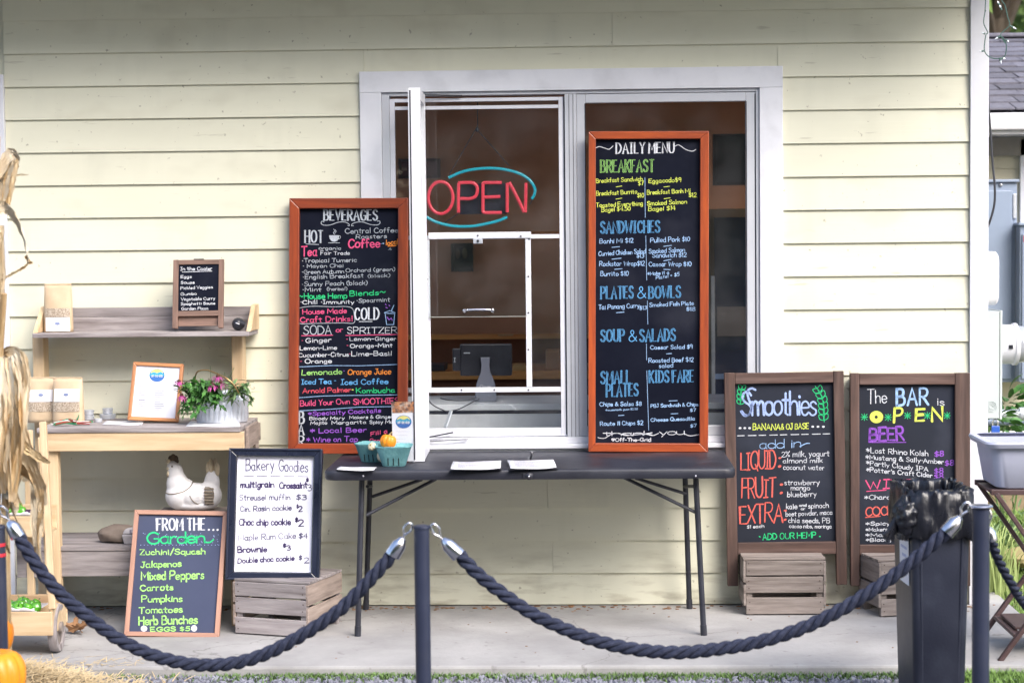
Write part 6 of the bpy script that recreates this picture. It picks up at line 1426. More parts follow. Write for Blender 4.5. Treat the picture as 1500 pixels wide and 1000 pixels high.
# ------------------------------------------------------------------ tote on folding stand at right
MT['tote'] = mat('lavender_grey_plastic', (.46,.48,.60), (.40,.42,.55), 3, .35, var=0, bump=.0004, bscale=60)
dt = 1.15; a = P(1446, 648, dt); b_ = P(1448, 716, dt)
tt = empty('plastic_tote', (a.x+.28, -dt+.16, b_.z), 'pale grey plastic tote tub on the brown folding stand at the right edge', 'tub')
hT = a.z-b_.z
m = MB(); loft(m, [[(x, y_, z_) for x, y_ in rr(.265*k, .18*k, .05)] for k, z_ in ((.86,.0),(.90,.006),(1.0,hT-.02),(1.0,hT-.02),(.97,hT-.01),(.88,.012))], (True, True)); m.build('tub', MT['tote'], tt, local=True, smooth=True, angle=50)
m = MB(); loft(m, [[(x, y_, z_) for x, y_ in rr(w_, d_, .05)] for w_, d_, z_ in ((.272,.187,hT-.022),(.285,.20,hT-.020),(.292,.207,hT-.004),(.288,.203,hT+.004),(.262,.177,hT+.004))], (False, False)); m.build('rim', MT['tote'], tt, local=True, smooth=True, angle=50)
MT['rosewood'] = mat('dark_brown_stand_wood', (.065,.035,.035), (.10,.06,.06), 5, .5, stretch=GX, var=.1)
st = empty('folding_stand', (a.x+.28, -dt+.16, 0), 'dark brown folding wooden stand with crossed legs under the tote', 'stand')
zt_ = b_.z-.002
for y_ in (-dt-.01, -dt+.30):
    MB().box(a.x+.015, a.x+.55, y_, y_+.03, zt_-.022, zt_).build('top_rail', MT['rosewood'], st, bevel=.003)
MB().box(a.x+.02, a.x+.54, -dt+.0205, -dt+.2995, zt_-.018, zt_-.008).build('tray', MT['rosewood'], st)
zf = -.035
for y_ in (-dt-.035, -dt+.335):
    m = MB(); m.bar((a.x+.03, y_, zt_-.012), (a.x+.52, y_, zf), .018, .030, up=(0,1,0)); m.build('leg', MT['rosewood'], st, bevel=.003)
    y2 = y_+(.022 if y_ < -.9 else -.022); 
    m = MB(); m.bar((a.x+.53, y_-.02 if y_ < -dt else y_+.02, zt_-.012), (a.x+.02, y_-.02 if y_ < -dt else y_+.02, zf), .018, .030, up=(0,1,0)); m.build('leg', MT['rosewood'], st, bevel=.003)
MB().box(a.x+.10, a.x+.135, -dt-.04, -dt+.34, .09, .105).build('foot_bar', MT['rosewood'], st, bevel=.002)
MB().box(a.x+.12, a.x+.5, -dt+.02, -dt+.30, .11, .122).build('shelf', MT['rosewood'], st, bevel=.002)

# ------------------------------------------------------------------ service gear on the side wall of the building
XW = XC1+.006
def side_box(name, px1, y0, y1, d0, d1, m_, label, cat, bev=.004):
    """box fixed on the side wall, outer face at pixel px1, from depth d0 (near) to d1"""
    x1 = P(px1, (y0+y1)/2, d0).x; z1 = P(px1, y0, d0).z; z0 = P(px1, y1, d0).z
    e = empty(name, (XW, -d0+.1, z0), label, cat); MB().box(XW, x1-.012, -d0, -d1, z0, z1).build('housing', m_, e, bevel=bev)
    MB().box(x1-.0115, x1, -d0-.004, -d1+.004, z0-.004, z1+.004).build('cover', m_, e, bevel=bev*.7); return e, x1, z0, z1
MT['boxg'] = mat('pale_grey_enamel', (.50,.55,.57), (.46,.51,.53), 3, .4, var=.02)
MT['boxw'] = mat('white_enamel', (.72,.72,.77), (.68,.68,.74), 3, .35, var=.02)
MT['boxb'] = mat('blue_grey_enamel', (.26,.32,.43), (.23,.285,.39), 3, .45, var=.03)
e, x1, z0, z1 = side_box('meter_box', 1468, 456, 613, -.45, -.80, MT['boxg'], 'pale grey electric meter box fixed on the side wall', 'utility box')
m = MB(); 
c = P(1452, 595, -.449)
for r_ in (.010,.018,.026): m.tube([(c.x+r_*math.cos(R(a_)), .4475, c.z+r_*math.sin(R(a_))) for a_ in range(0,361,20)], .0012, 5)
m.build('knockout_rings', MT['boxg'], e)
zc = P(1480, 504, -.62).z; m = MB(); Mr = Matrix.Translation((x1, .62, zc)) @ Matrix.Rotation(R(90), 4, 'Y')
m.lathe([(0,0),(.092,0),(.098,.005),(.098,.085),(.105,.088),(.105,.105),(.098,.108)], 32, Mr, cap=False); m.build('meter_ring', MT['boxw'], e, smooth=True)
m = MB(); m.lathe([(.092,.105),(.090,.150),(.075,.168),(0,.172)], 32, Mr); m.build('meter_glass', plain('meter_dome', (.45,.47,.52), .08, .3), e, smooth=True)
m = MB(); q_ = P(1481, 508, -.52); m.box(q_.x-.010, q_.x+.010, .519, .523, q_.z-.01, q_.z+.01); m.build('seal_tag', MT['blackmetal'], e)
e2 = empty('cable_box', (XW, .5, P(1460,450,-.45).z), 'rounded white cable box above the meter box on the side wall', 'utility box')
zt_, zb_ = P(1460,366,-.45).z, P(1460,450,-.45).z; xx = P(1465.5,410,-.45).x
m = MB(); prof_ = rr((zt_-zb_)/2, .14, .05, 5)
def cb_sec(x, k): return [(x, .60+y_*k, (zt_+zb_)/2+z_*k) for z_, y_ in prof_]
loft(m, [cb_sec(XW, .95), cb_sec(XW+.03, .97), cb_sec(XW+.032, 1.0), cb_sec(XW+.040, 1.0), cb_sec(XW+.042, .96), cb_sec(xx-.012, .94), cb_sec(xx, .85)]); m.build('housing', MT['boxw'], e2, smooth=True, angle=40)
for y0 in (392, 430):
    q_ = P(1456, y0, -.46); m = MB(); m.box(XW+.025, XW+.045, .452, .458, q_.z-.015, q_.z+.015); m.build('clip', MT['boxg'], e2, bevel=.002)
# padlock
c = P(1458, 628, -.47); e = empty('padlock', c, 'small blue padlock hanging below the meter box', 'padlock')
m = MB(); m.box(c.x-.020, c.x+.020, .46, .48, c.z-.022, c.z+.016); m.build('body', plain('blue_lock', (.03,.10,.45), .35), e, bevel=.004)
m = MB(); m.tube(crv([(c.x-.012,.47,c.z+.014),(c.x-.012,.47,c.z+.038),(c.x,.47,c.z+.048),(c.x+.012,.47,c.z+.038),(c.x+.012,.47,c.z+.014)],4), .0035, 8); m.build('shackle', MT['chrome'], e, smooth=True)
# power cord hanging down the corner
m = MB(); m.tube(crv([P(x,y_,-.2) for x,y_ in ((1447,60),(1447,110),(1448,150),(1451,195),(1454,240),(1457,270),(1457,295),(1453,315),(1446,335),(1440,350))],6), .0055, 8)
tag(m.build('power_cable', MT['blackmetal'], smooth=True), 'dark cable hanging down beside the white corner board', 'cable')
c = P(1451, 199, -.2); 
# string of fairy lights hanging from the porch eave
fl = empty('fairy_lights', P(1462,0,.8), 'string of clear fairy lights on green wire dangling at the roof corner', 'string lights')
MT['wire'] = mat('green_wire', (.05,.12,.10), None, 5, .5); MT['bulb'] = plain('clear_bulb', (.75,.78,.82), .1, spec=.8)
DL = .82
paths = [[(1445,-60),(1444,-10),(1443,15),(1441,34),(1447,48),(1444,52),(1442,74),(1450,84),(1462,86),(1472,82),(1474,65),(1468,54)], [(1462,-60),(1466,-5),(1472,8),(1476,25),(1479,37),(1470,46),(1466,52),(1473,64)]]
for pth in paths:
    m = MB(); m.tube(crv([P(x,y_,DL) for x,y_ in pth],5), .0022, 6); m.build('wire', MT['wire'], fl, smooth=True)
for x, y_, dx, dy in ((1479,38,10,5),(1466,53,-9,5),(1473,58,5,4),(1464,85,3,9),(1466,86,7,0),(1443,50,-5,-2),(1441,75,-7,1),(1443,16,2,0),(1467,15,-3,-8),(1464,8,-3,-6)):
    a_ = P(x, y_, DL); b2 = P(x+dx*.5, y_+dy*.5, DL); c2 = P(x+dx, y_+dy, DL)
    m = MB(); m.tube([a_, b2], .0042, 7); s0 = m.build('socket', MT['wire'], fl, smooth=True)
    m = MB(); m.tube([b2, b2.lerp(c2,.3), c2], [.004,.0045,.001], 7); m.build('bulb', MT['bulb'], s0, smooth=True)

# ------------------------------------------------------------------ neighbouring building
DN = -3.2
ZE = P(1475, 166, DN+.3).z
nb = empty('neighbour_building', P(1475, 700, DN), 'low cream building with purple grey shingle roof at the right edge', 'building')
MT['ncream'] = mat('neighbour_cream_siding', (.62,.58,.44), (.56,.53,.40), 3, .6, var=.04)
MT['nblock'] = mat('tan_concrete_block', (.30,.23,.15), (.22,.165,.105), 8, .9, var=.15, bump=.004)
nx0, nx1 = P(1430, 500, DN).x-.4, P(1560, 500, DN).x+.6
nzb = P(1475, 720, DN).z
for i in range(13):
    z0 = nzb+i*.17; m = MB(); y0 = -DN-.014
    m.add([(nx0,y0,z0),(nx1,y0,z0),(nx1,y0+.012,z0+.17),(nx0,y0+.012,z0+.17),(nx0,y0+.03,z0),(nx1,y0+.03,z0),(nx1,y0+.03,z0+.17),(nx0,y0+.03,z0+.17)], [(0,1,2,3),(0,4,5,1),(1,5,6,2),(4,0,3,7),(3,2,6,7)])
    m.build('clapboard', MT['ncream'], nb)
MB().box(nx0, nx1, -DN+.017, 6.4, -.2, nzb+2.2).build('wall_core', MT['ncream'], nb)
for j in range(4):
    for i in range(9):
        x = nx0+i*.40+(.2 if j % 2 else 0)
        if x+.39 < nx1+.2: MB().box(x+.004, x+.396, -DN-.03, -DN+.016, nzb-(j+1)*.19+.004, nzb-j*.19-.004).build('foundation_block', MT['nblock'], nb, bevel=.006, seg=1)
MT['shingle'] = mat('purple_grey_shingle', (.155,.152,.185), (.11,.108,.135), 18, .9, var=.22, bump=.003, bscale=90)
RISE = R(34); nrow = 13; sh = None
zE, yE = ZE+.02, -DN-.36
zt_ = P(1475, 52, DN-2.0).z
RL = nrow*.155
RISE = math.atan2((zt_-zE), 2.2+.36); RL = math.hypot(zt_-zE, 2.56); exp_ = RL/nrow
MB().add([(nx0-.2,yE+.01,zE-.02),(nx1+.2,yE+.01,zE-.02),(nx1+.2,yE+2.57,zt_-.02),(nx0-.2,yE+2.57,zt_-.02)], [(0,1,2,3)]).build('roof_deck', MT['shingle'], nb, solid=.02)
MB().add([(nx0-.2,yE+2.57,zt_-.02),(nx1+.2,yE+2.57,zt_-.02),(nx1+.2,yE+5.2,zE-.02),(nx0-.2,yE+5.2,zE-.02)], [(0,1,2,3)]).build('roof_deck', MT['shingle'], nb, solid=.02)
rd = random.Random(8)
for j in range(nrow):
    n_ = 7; x = nx0-.1-rd.uniform(0,.25)
    while x < nx1+.1:
        w_ = rd.choice((.24,.30,.36,.42)); t0 = j*exp_
        Mx = Matrix.Translation((x, yE+t0*math.cos(RISE), zE+t0*math.sin(RISE))) @ Matrix.Rotation(RISE, 4, 'X')
        th_ = rd.choice((.010,.016)); m = MB(); m.add([(0,-.012,0),(w_-.007,-.012,0),(w_-.007,exp_+.02,-.002),(0,exp_+.02,-.002),(0,-.012,th_),(w_-.007,-.012,th_),(w_-.007,exp_+.02,.002),(0,exp_+.02,.002)], [(3,2,1,0),(4,5,6,7),(0,1,5,4),(1,2,6,5),(2,3,7,6),(3,0,4,7)], Mx)
        m.build('shingle', MT['shingle'], nb); x += w_
MB().box(nx0-.2, nx1+.2, yE+2.47, yE+2.70, zt_+.0, zt_+.03).build('ridge_cap', MT['shingle'], nb, bevel=.01)
m = MB(); g0 = P(1475,170,DN+.36); g1 = P(1475,196,DN+.36)
m.box(nx0-.2, nx1+.2, yE-.06, yE+.04, g1.z+.02, zE-.024); m.build('gutter', MT['boxw'], nb, bevel=.012)
MB().box(nx0-.2, nx1+.2, yE+.041, -DN-.016, g1.z-.002, g1.z+.02).build('soffit', MT['boxw'], nb)
MB().box(nx0-.2, nx1+.2, yE-.02, yE+.039, g1.z-.004, g1.z+.018).build('fascia', MT['boxw'], nb)
MB().box(nx0, nx1, -DN-.05, -DN-.016, g1.z-.12, g1.z-.004).build('frieze_board', mat('grey_frieze', (.30,.28,.25), None, 4, .7), nb)
# window at the far right of that wall
wx_ = P(1497, 300, DN).x
MB().box(wx_-.02, wx_+.02, -DN-.05, -DN-.015, P(1497,330,DN).z-.3, P(1497,205,DN).z).build('window_casing', MT['white'], nb)
MB().box(wx_+.02, wx_+.5, -DN-.03, -DN-.016, P(1497,330,DN).z-.3, P(1497,205,DN).z).build('window_pane', plain('dark_pane', (.03,.05,.04), .1), nb)
# electric cabinets on that wall
def cab(x0, x1, y0, y1, d, label, m_=None, sticker=False):
    a_ = P(x0, y1, d); b2 = P(x1, y0, d); e = empty('electric_cabinet', ((a_.x+b2.x)/2, -d, a_.z), label, 'cabinet')
    MB().box(a_.x, b2.x, -d, -DN-.016, a_.z, b2.z).build('housing', m_ or MT['boxb'], e, bevel=.006)
    MB().box(a_.x+.012, b2.x-.03, -d-.012, -d-.0005, a_.z+.02, b2.z-.05).build('door', m_ or MT['boxb'], e, bevel=.005)
    MB().box(a_.x-.01, b2.x+.01, -d-.02, -DN-.016, b2.z+.0005, b2.z+.018).build('rain_lip', m_ or MT['boxb'], e, bevel=.004)
    c = P(x1-5, y0+14, d); m = MB(); m.box(b2.x-.026, b2.x-.006, -d-.014, -d-.0006, b2.z-.22, b2.z-.07); m.build('hasp', MT['steel'], e, bevel=.002)
    m = MB(); m.ball((b2.x-.10, -d-.004, b2.z-.015), .012, 8, 6); m.build('bolt', MT['chrome'], e, smooth=True)
    if sticker: 
        MB().box(a_.x+.02, a_.x+.12, -d-.0135, -d-.0125, b2.z-.10, b2.z-.06).build('red_sticker', plain('red_sticker', (.6,.04,.05), .5), e)
    return e
cab(1425, 1490, 267, 560, DN+.30, 'tall blue grey electric cabinet with hasp on the neighbouring wall')
cab(1493, 1540, 330, 560, DN+.42, 'blue grey electric cabinet with red sticker at the right edge', sticker=True)
# conduits
cd_ = empty('conduit_pipe', P(1470, 606, -1.6), 'grey horizontal conduit pipes passing below the electric cabinets', 'pipe')
for y_, d, r_, m_ in ((606,-1.5,.026,'steel'),(618,-1.6,.018,'boxb'),(634,-1.4,.012,'boxw')):
    m = MB(); a_ = P(1450, y_, d); b2 = P(1560, y_, d); m.tube([(XW, a_.y, a_.z), b2], r_, 12); m.build('pipe', MT[m_], cd_, smooth=True)
m = MB(); a_ = P(1493,606,-1.5); m.tube([a_, a_+Vector((.03,0,0))], .036, 14); m.build('coupling', MT['steel'], cd_, smooth=True)

# ------------------------------------------------------------------ vegetation
MT['bladeg'] = mat('grass_blade', (.20,.34,.07), (.13,.23,.05), 3, .7, var=.0)
MT['bladey'] = mat('pale_grass_blade', (.34,.42,.15), (.24,.31,.10), 3, .7, var=.0)
MT['clover'] = mat('low_green_weed', (.15,.25,.07), (.10,.17,.05), 3, .7, var=.0)
def blades(name, pts, hmin, hmax, m_, label, wd=.004, seed=1, lean=.6):
    rd = random.Random(seed); m = MB()
    for x, y_, z_ in pts:
        a = rd.uniform(0, 6.28); h_ = rd.uniform(hmin, hmax); l = rd.uniform(.1, lean)*h_; w_ = wd*rd.uniform(.6,1.3); c, s_ = math.cos(a), math.sin(a)
        b = len(m.v); m.v += [(x-s_*w_/2, y_+c*w_/2, z_), (x+s_*w_/2, y_-c*w_/2, z_), (x+c*l*.4+s_*w_*.4, y_+s_*l*.4-c*w_*.4, z_+h_*.6), (x+c*l*.4-s_*w_*.4, y_+s_*l*.4+c*w_*.4, z_+h_*.6), (x+c*l, y_+s_*l, z_+h_*.95)]
        m.f += [(b,b+1,b+2,b+3), (b+3,b+2,b+4)]
    o = m.build(name, m_, kind='stuff'); o['label'] = label; o['category'] = 'grass'; return o
rd = random.Random(21)
def edge_density(x): 
    v = noise.noise(Vector((x*1.6, 0, 0)))*.5+.5
    return v*(0.25 if x < -1.5 else 1.0)*(1.5 if x > .8 else 1)
pts = []
while len(pts) < 7500:
    x = rd.uniform(-2.0, 1.95)
    if rd.random() < edge_density(x): pts.append((x, -1.30-abs(rd.gauss(0,.04)), -.045))
blades('grass_fringe', pts, .008, .030, MT['clover'], 'low green weeds growing along the front edge of the slab', .006, 2, 1.2)
pts = [(rd.uniform(1.25, 2.0), -1.30-abs(rd.gauss(.12,.12)), -.045) for _ in range(4500)]
blades('grass_fringe', pts, .012, .045, MT['bladeg'], 'green grass patch in front of the slab around the bin', .005, 3, 1.0)
pts = [(rd.uniform(1.99, 4.0), rd.uniform(-.52, 3.1), -.03) for _ in range(42000)]
blades('grass', pts, .015, .055, MT['bladeg'], 'green grass behind the right corner of the building', .005, 4, .8)
pts = [(rd.uniform(1.99, 3.6), rd.uniform(-.5, 3.0), -.03) for _ in range(3500)]
blades('grass', pts, .03, .085, MT['bladey'], 'pale dry grass stems among the green at the right', .006, 5, .9)
pts = [(rd.uniform(1.99, 3.6), rd.uniform(-1.9, -1.02), -.035) for _ in range(9000)]
blades('grass', pts, .02, .09, MT['bladeg'], 'grass at the lower right around the folding stand', .006, 6, .9)
# taller tuft by the right post, and by the bin foot
tf_ = []
for cx0, cy0, n_, h0 in ((P(1462,860,-.3).x, .3, 70, .42),):
    m = MB(); rd = random.Random(31)
    for i in range(n_):
        x = cx0+rd.gauss(0,.05); y_ = cy0+rd.gauss(0,.05); h_ = rd.uniform(.5,1)*h0; a = rd.uniform(0,6.28); l = h_*rd.uniform(.1,.6)
        pts_ = crv([(x,y_,-.03),(x+l*.3*math.cos(a),y_+l*.3*math.sin(a),h_*.6),(x+l*math.cos(a),y_+l*math.sin(a),h_*.85)],3); b = len(m.v)
        for k, p in enumerate(pts_):
            w_ = .005*(1-k/len(pts_)); m.v += [(p.x-w_,p.y,p.z),(p.x+w_,p.y,p.z)]
            if k: m.f.append((b+2*k-2,b+2*k-1,b+2*k+1,b+2*k))
    tag(m.build('grass_tuft', MT['bladey']), 'tall pale grass tuft just right of the house corner', 'plant')
bx_ = P(1405, 990, 2.25); m = MB(); rd = random.Random(35)
for i in range(9):
    a = R(20+i*18+rd.uniform(-8,8)); L_ = rd.uniform(.07,.16); x, y_ = bx_.x+rd.gauss(0,.012), -2.25+rd.gauss(0,.02); b = len(m.v)
    for k in range(5):
        t = k/4; w_ = .004*(1-t*.9); p = (x+math.cos(a)*L_*t, y_-.05*t, -.04+.14*t*math.sin(a)*(1-.25*t)+.02*t); m.v += [(p[0],p[1],p[2]-w_),(p[0],p[1],p[2]+w_)]
        if k: m.f.append((b+2*k-2,b+2*k-1,b+2*k+1,b+2*k))
tag(m.build('grass_tuft', MT['bladeg']), 'small grass tuft at the foot of the rubbish bin', 'plant')
# shrub leaves peeping out under the meter box
rd = random.Random(41)
def shrub(name, c, rad, n_, L, W, m_, label, cat='shrub', stem_to=None):
    e = empty(name, c, label, cat); c = Vector(c); m = MB()
    for i in range(n_):
        d = Vector((rd.gauss(0,1), rd.gauss(0,1), rd.gauss(0,1))).normalized(); p = c+Vector((d.x*rad[0], d.y*rad[1], d.z*rad[2]))*rd.uniform(.4,1)
        v_, f_ = leaf_mesh(L*rd.uniform(.6,1.2), W*rd.uniform(.7,1.2), .4, 0, .2, 4); m.add(v_, f_, Matrix.Translation(p) @ rotm(d+Vector((0,0,-.3)), rd.uniform(-1,1)))
    m.build('foliage', m_, e, smooth=True)
    m = MB()
    for k in range(4): m.tube(crv([(c.x+rd.uniform(-.03,.03), c.y, -.03), (c.x+rd.uniform(-.08,.08), c.y, c.z*.5), (c.x+rd.uniform(-rad[0],rad[0])*.6, c.y, c.z)],4), .006, 5)
    m.build('stem', MT['stemg'], e); return e
shrub('shrub', P(1472,597,-1.9), (.15,.12,.12), 110, .11, .05, MT['leaf'], 'broad leaved green shrub peeping out behind the meter box')
shrub('shrub', P(1456,625,-1.2), (.10,.08,.12), 60, .08, .035, MT['leaf'], 'leafy green plant below the meter box behind the padlock')
shrub('shrub', P(1480,760,-1.6), (.30,.15,.14), 160, .09, .012, MT['leaf2'], 'loose weedy plant in front of the tan block foundation')
# yellowish stone at right
m = MB(); c = P(1490, 810, -.9); m.ball((c.x+.06,.9,c.z-.03), (.16,.12,.07), 20, 12, None, stfn); tag(m.build('boulder', mat('ochre_stone', (.34,.28,.13), (.25,.21,.10), 6, .85, bump=.004, bscale=20), smooth=True), 'ochre boulder lying in the grass at the right edge', 'stone')
# trees beyond the neighbouring roof
MT['bark'] = mat('tree_bark', (.10,.075,.05), (.06,.045,.03), 8, .9, stretch=(4,4,1), bump=.01)
def tleafmat(n, c): return mat(n, c, tuple(q*.5 for q in c), .8, .6, var=0, contrast=(.3,.7))
MT['tl1'] = tleafmat('tree_leaf_light', (.17,.28,.06)); MT['tl2'] = tleafmat('tree_leaf_dark', (.10,.19,.06))
def tree(loc, h_, rad, m_, label, seed, nl=9000, ls=.16):
    rd = random.Random(seed); e = empty('leafy_tree', loc, label, 'tree', 'trees beyond the neighbouring building'); m = MB()
    tr = crv([(0,0,0),(.1,.05,h_*.3),(-.1,.0,h_*.6),(.05,.1,h_*.85)],5); N_ = len(tr); m.tube(tr, [.22*(1-.75*i/(N_-1)) for i in range(N_)], 10)
    cl = []
    for i in range(26):
        a = rd.uniform(0,6.28); hh_ = rd.uniform(.16 if nl > 10000 else .35,1)*h_; rr0 = rad*(1-.55*abs(hh_/h_-.62)/.4)*rd.uniform(.35,1); p = Vector((math.cos(a)*rr0, math.sin(a)*rr0, hh_)); cl.append((p, rd.uniform(.5,1.0)*rad*.36))
        s0 = tr[min(N_-1, int(N_*hh_/h_*.75))]; m.tube(crv([s0, s0.lerp(p,.5)+Vector((0,0,.2)), p],3), [.07,.06,.05,.04,.03,.02,.015], 5)
    m.build('trunk', MT['bark'], e, local=True, smooth=True); m = MB()
    for i in range(nl):
        c, r_ = rd.choice(cl); d = Vector((rd.gauss(0,1), rd.gauss(0,1), rd.gauss(0,.8))).normalized(); p = c+d*r_*rd.uniform(.5,1.05)
        u = Vector((rd.gauss(0,1),rd.gauss(0,1),rd.gauss(0,.6))).normalized(); v = u.cross(d+Vector((.01,0,0))).normalized(); s_ = ls*rd.uniform(.5,1); b = len(m.v)
        m.v += [tuple(p-u*s_), tuple(p+v*s_*.45), tuple(p+u*s_), tuple(p-v*s_*.45)]; m.f.append((b,b+1,b+2,b+3))
    m.build('crown', m_, e, local=True); return e
t1 = P(1470, 30, -16); tree((t1.x, 16, -.05), 6.8, 2.8, MT['tl1'], 'light green tree with bright leaves nearest beyond the shingle roof', 3)
t2 = P(1480, 30, -22); tree((t2.x+1.5, 22, -.05), 9, 4.0, MT['tl2'], 'darker green tree standing farther back on the right', 5)
names_ = ['leftmost','second','third','fourth','fifth','sixth','rightmost']  # tree rows added behind the camera to darken the window reflections
for i, (x, y_, s_) in enumerate(((-17,-25,1.0),(-11.5,-28,1.12),(-6.5,-24,.95),(-1,-27,1.1),(4,-24,1.0),(9.5,-27,1.1),(15,-25,1.0))):
    lb = 'dark green tree added behind the viewpoint for the glass to reflect, %s of its row of seven' % names_[i]
    if i == 0: tb0 = tree((x, y_, -.05), 13, 5.6, MT['tl2'], lb, 11, 15000, .75); tb0['group'] = 'row of trees added for reflections in the glass'
    else: dup_tree(tb0, (x, y_, -.05), i*1.3, lb, s_)
for i in range(6): dup_tree(tb0, (-15+i*5.6, -35, -.05), i*1.9+.7, 'dark green tree in the far row added behind the viewpoint for reflections, %s of six' % ['first','second','third','fourth','fifth','sixth'][i], 1.15)
hg = empty('hedge', (0, -21, -.05), 'long clipped dark hedge added behind the viewpoint for the glass to reflect', 'hedge')
m = MB(); rd = random.Random(17)  # hedge added out of view so the panes reflect something dark
m.box(-22, 18, -21.4, -20.6, -.05, 2.0)
m.build('inner_branches', MT['tl2'], hg); m = MB()
for i in range(9000):
    p = Vector((rd.uniform(-22,18), rd.uniform(-21.6,-20.4), rd.uniform(0,2.3))); u = Vector((rd.gauss(0,1),rd.gauss(0,1),rd.gauss(0,1))).normalized(); v = u.orthogonal().normalized(); b = len(m.v)
    m.v += [tuple(p-u*.12),tuple(p+v*.06),tuple(p+u*.12),tuple(p-v*.06)]; m.f.append((b,b+1,b+2,b+3))
m.build('foliage', MT['tl2'], hg)
tree((t2.x-2.5, 27, -.05), 9.5, 4.5, MT['tl2'], 'darker green tree standing farther back, hidden mostly by the shop', 6)

# ------------------------------------------------------------------ gravel, straw, leaf
MT['pebble'] = mat('grey_blue_gravel_stone', (.30,.31,.36), (.10,.10,.13), 22, .85, var=0, detail=2, contrast=(.3,.7))
rd = random.Random(51); m = MB()
ico = [(0,0,-1),(.72,-.53,-.45),(-.28,-.85,-.45),(-.89,0,-.45),(-.28,.85,-.45),(.72,.53,-.45),(.28,-.85,.45),(-.72,-.53,.45),(-.72,.53,.45),(.28,.85,.45),(.89,0,.45),(0,0,1)]
icf = [(0,1,2),(1,0,5),(0,2,3),(0,3,4),(0,4,5),(1,5,10),(2,1,6),(3,2,7),(4,3,8),(5,4,9),(1,10,6),(2,6,7),(3,7,8),(4,8,9),(5,9,10),(6,10,11),(7,6,11),(8,7,11),(9,8,11),(10,9,11)]
for i in range(11000):
    x = rd.uniform(-2.6, 2.5); y_ = -1.31-rd.random()**1.3*.75; s_ = rd.uniform(.005,.015); M_ = Matrix.Translation((x, y_, -.045+s_*.3)) @ Euler((rd.uniform(0,6),rd.uniform(0,6),rd.uniform(0,6))).to_matrix().to_4x4() @ Matrix.Diagonal((s_, s_*rd.uniform(.6,1), s_*rd.uniform(.45,.8), 1))
    m.add([(a_*rd.uniform(.8,1.2), b_*rd.uniform(.8,1.2), c_) for a_, b_, c_ in ico], icf, M_)
o = m.build('gravel', MT['pebble'], kind='stuff'); o['label'] = 'loose blue grey gravel along the front of the slab'; o['category'] = 'gravel'
# straw heap front left
MT['straw'] = mat('golden_straw', (.62,.49,.30), (.44,.33,.18), 6, .7, var=0, contrast=(.3,.7))
m = MB(); rd = random.Random(61)
hc = G(110, 992, 0); 
for i in range(7000):
    u = rd.gauss(0,1); x = hc.x-.16+u*.24; y_ = -1.62+rd.gauss(0,.16)
    if x > hc.x+.42 or y_ > -1.12: continue
    hgt = .13*math.exp(-((x-hc.x+.18)/.30)**2-((y_+1.62)/.24)**2); z_ = -.045+rd.random()*hgt+.004
    if y_ > -1.30: z_ = max(z_, .003)
    a = rd.uniform(0,3.14); el = rd.gauss(0,.25); L_ = rd.uniform(.02,.075); d = Vector((math.cos(a)*math.cos(el), math.sin(a)*math.cos(el), math.sin(el)))*L_; w_ = .0016*rd.uniform(.6,1.4); p = Vector((x,y_,z_)); n_ = Vector((-math.sin(a),math.cos(a),.3))*w_
    q = p+d*.5+Vector((0,0,rd.uniform(-.004,.006))); b = len(m.v); m.v += [tuple(p-n_),tuple(p+n_),tuple(q+n_),tuple(q-n_),tuple(p+d+n_*.6),tuple(p+d-n_*.6)]; m.f += [(b,b+1,b+2,b+3),(b+3,b+2,b+4,b+5)]
o = m.build('straw', MT['straw'], kind='stuff'); o['label'] = 'golden straw spread over the slab edge at the lower left'; o['category'] = 'straw'
# leaf litter crumbs on the slab
MT['dry'] = mat('dry_brown_leaf', (.28,.15,.07), (.16,.08,.04), 14, .8)
c = G(109, 928); m = MB(); rd = random.Random(71)
for i in range(9):
    v_, f_ = leaf_mesh(.055, .035, rd.uniform(-.8,.8), 1, .7, 5); m.add(v_, f_, Matrix.Translation((c.x+rd.gauss(0,.008), c.y, .015+rd.uniform(0,.012))) @ rotm((rd.gauss(0,1),rd.gauss(0,1),rd.uniform(-.1,.9)), rd.uniform(-2,2)))
tag(m.build('dry_leaf', MT['dry'], smooth=True), 'crumpled dry brown leaf on the slab beside the cart wheel', 'leaf')
m = MB()
for i in range(300):
    x = rd.uniform(-2.4, 1.9); y_ = -.03-abs(rd.gauss(0,.05)) if i < 260 else rd.uniform(-1.2,-.05); s_ = rd.uniform(.002,.006)*(1.5 if i<240 else .8); m.ball((x,y_,s_*.3), (s_*1.6,s_,s_*.4), 5, 3)
o = m.build('debris', MT['dry'], kind='stuff'); o['label'] = 'brown crumbs and grit along the foot of the wall'; o['category'] = 'debris'

# ------------------------------------------------------------------ pumpkins front left
DPk = 2.5
c = P(-14, 1010, DPk); 
p1 = P(-8, 960, 2.35); pumpkin('pumpkin', (P(-22,900,2.35).x, -2.35, P(0,968,2.35).z), .098, .19, 12, 'upper orange pumpkin cut by the left edge above another pumpkin', group=None, stem=.25, seed=3, depth=.04)
p2 = P(4, 1030, 2.75); pumpkin('pumpkin', (P(-5,1000,2.75).x, -2.75, P(0,1030,2.75).z), .098, .19, 12, 'lower orange pumpkin with a curled pale stem in the bottom left corner', stem=.75, lean=-.5, seed=4, depth=.05, stem_r=.09)
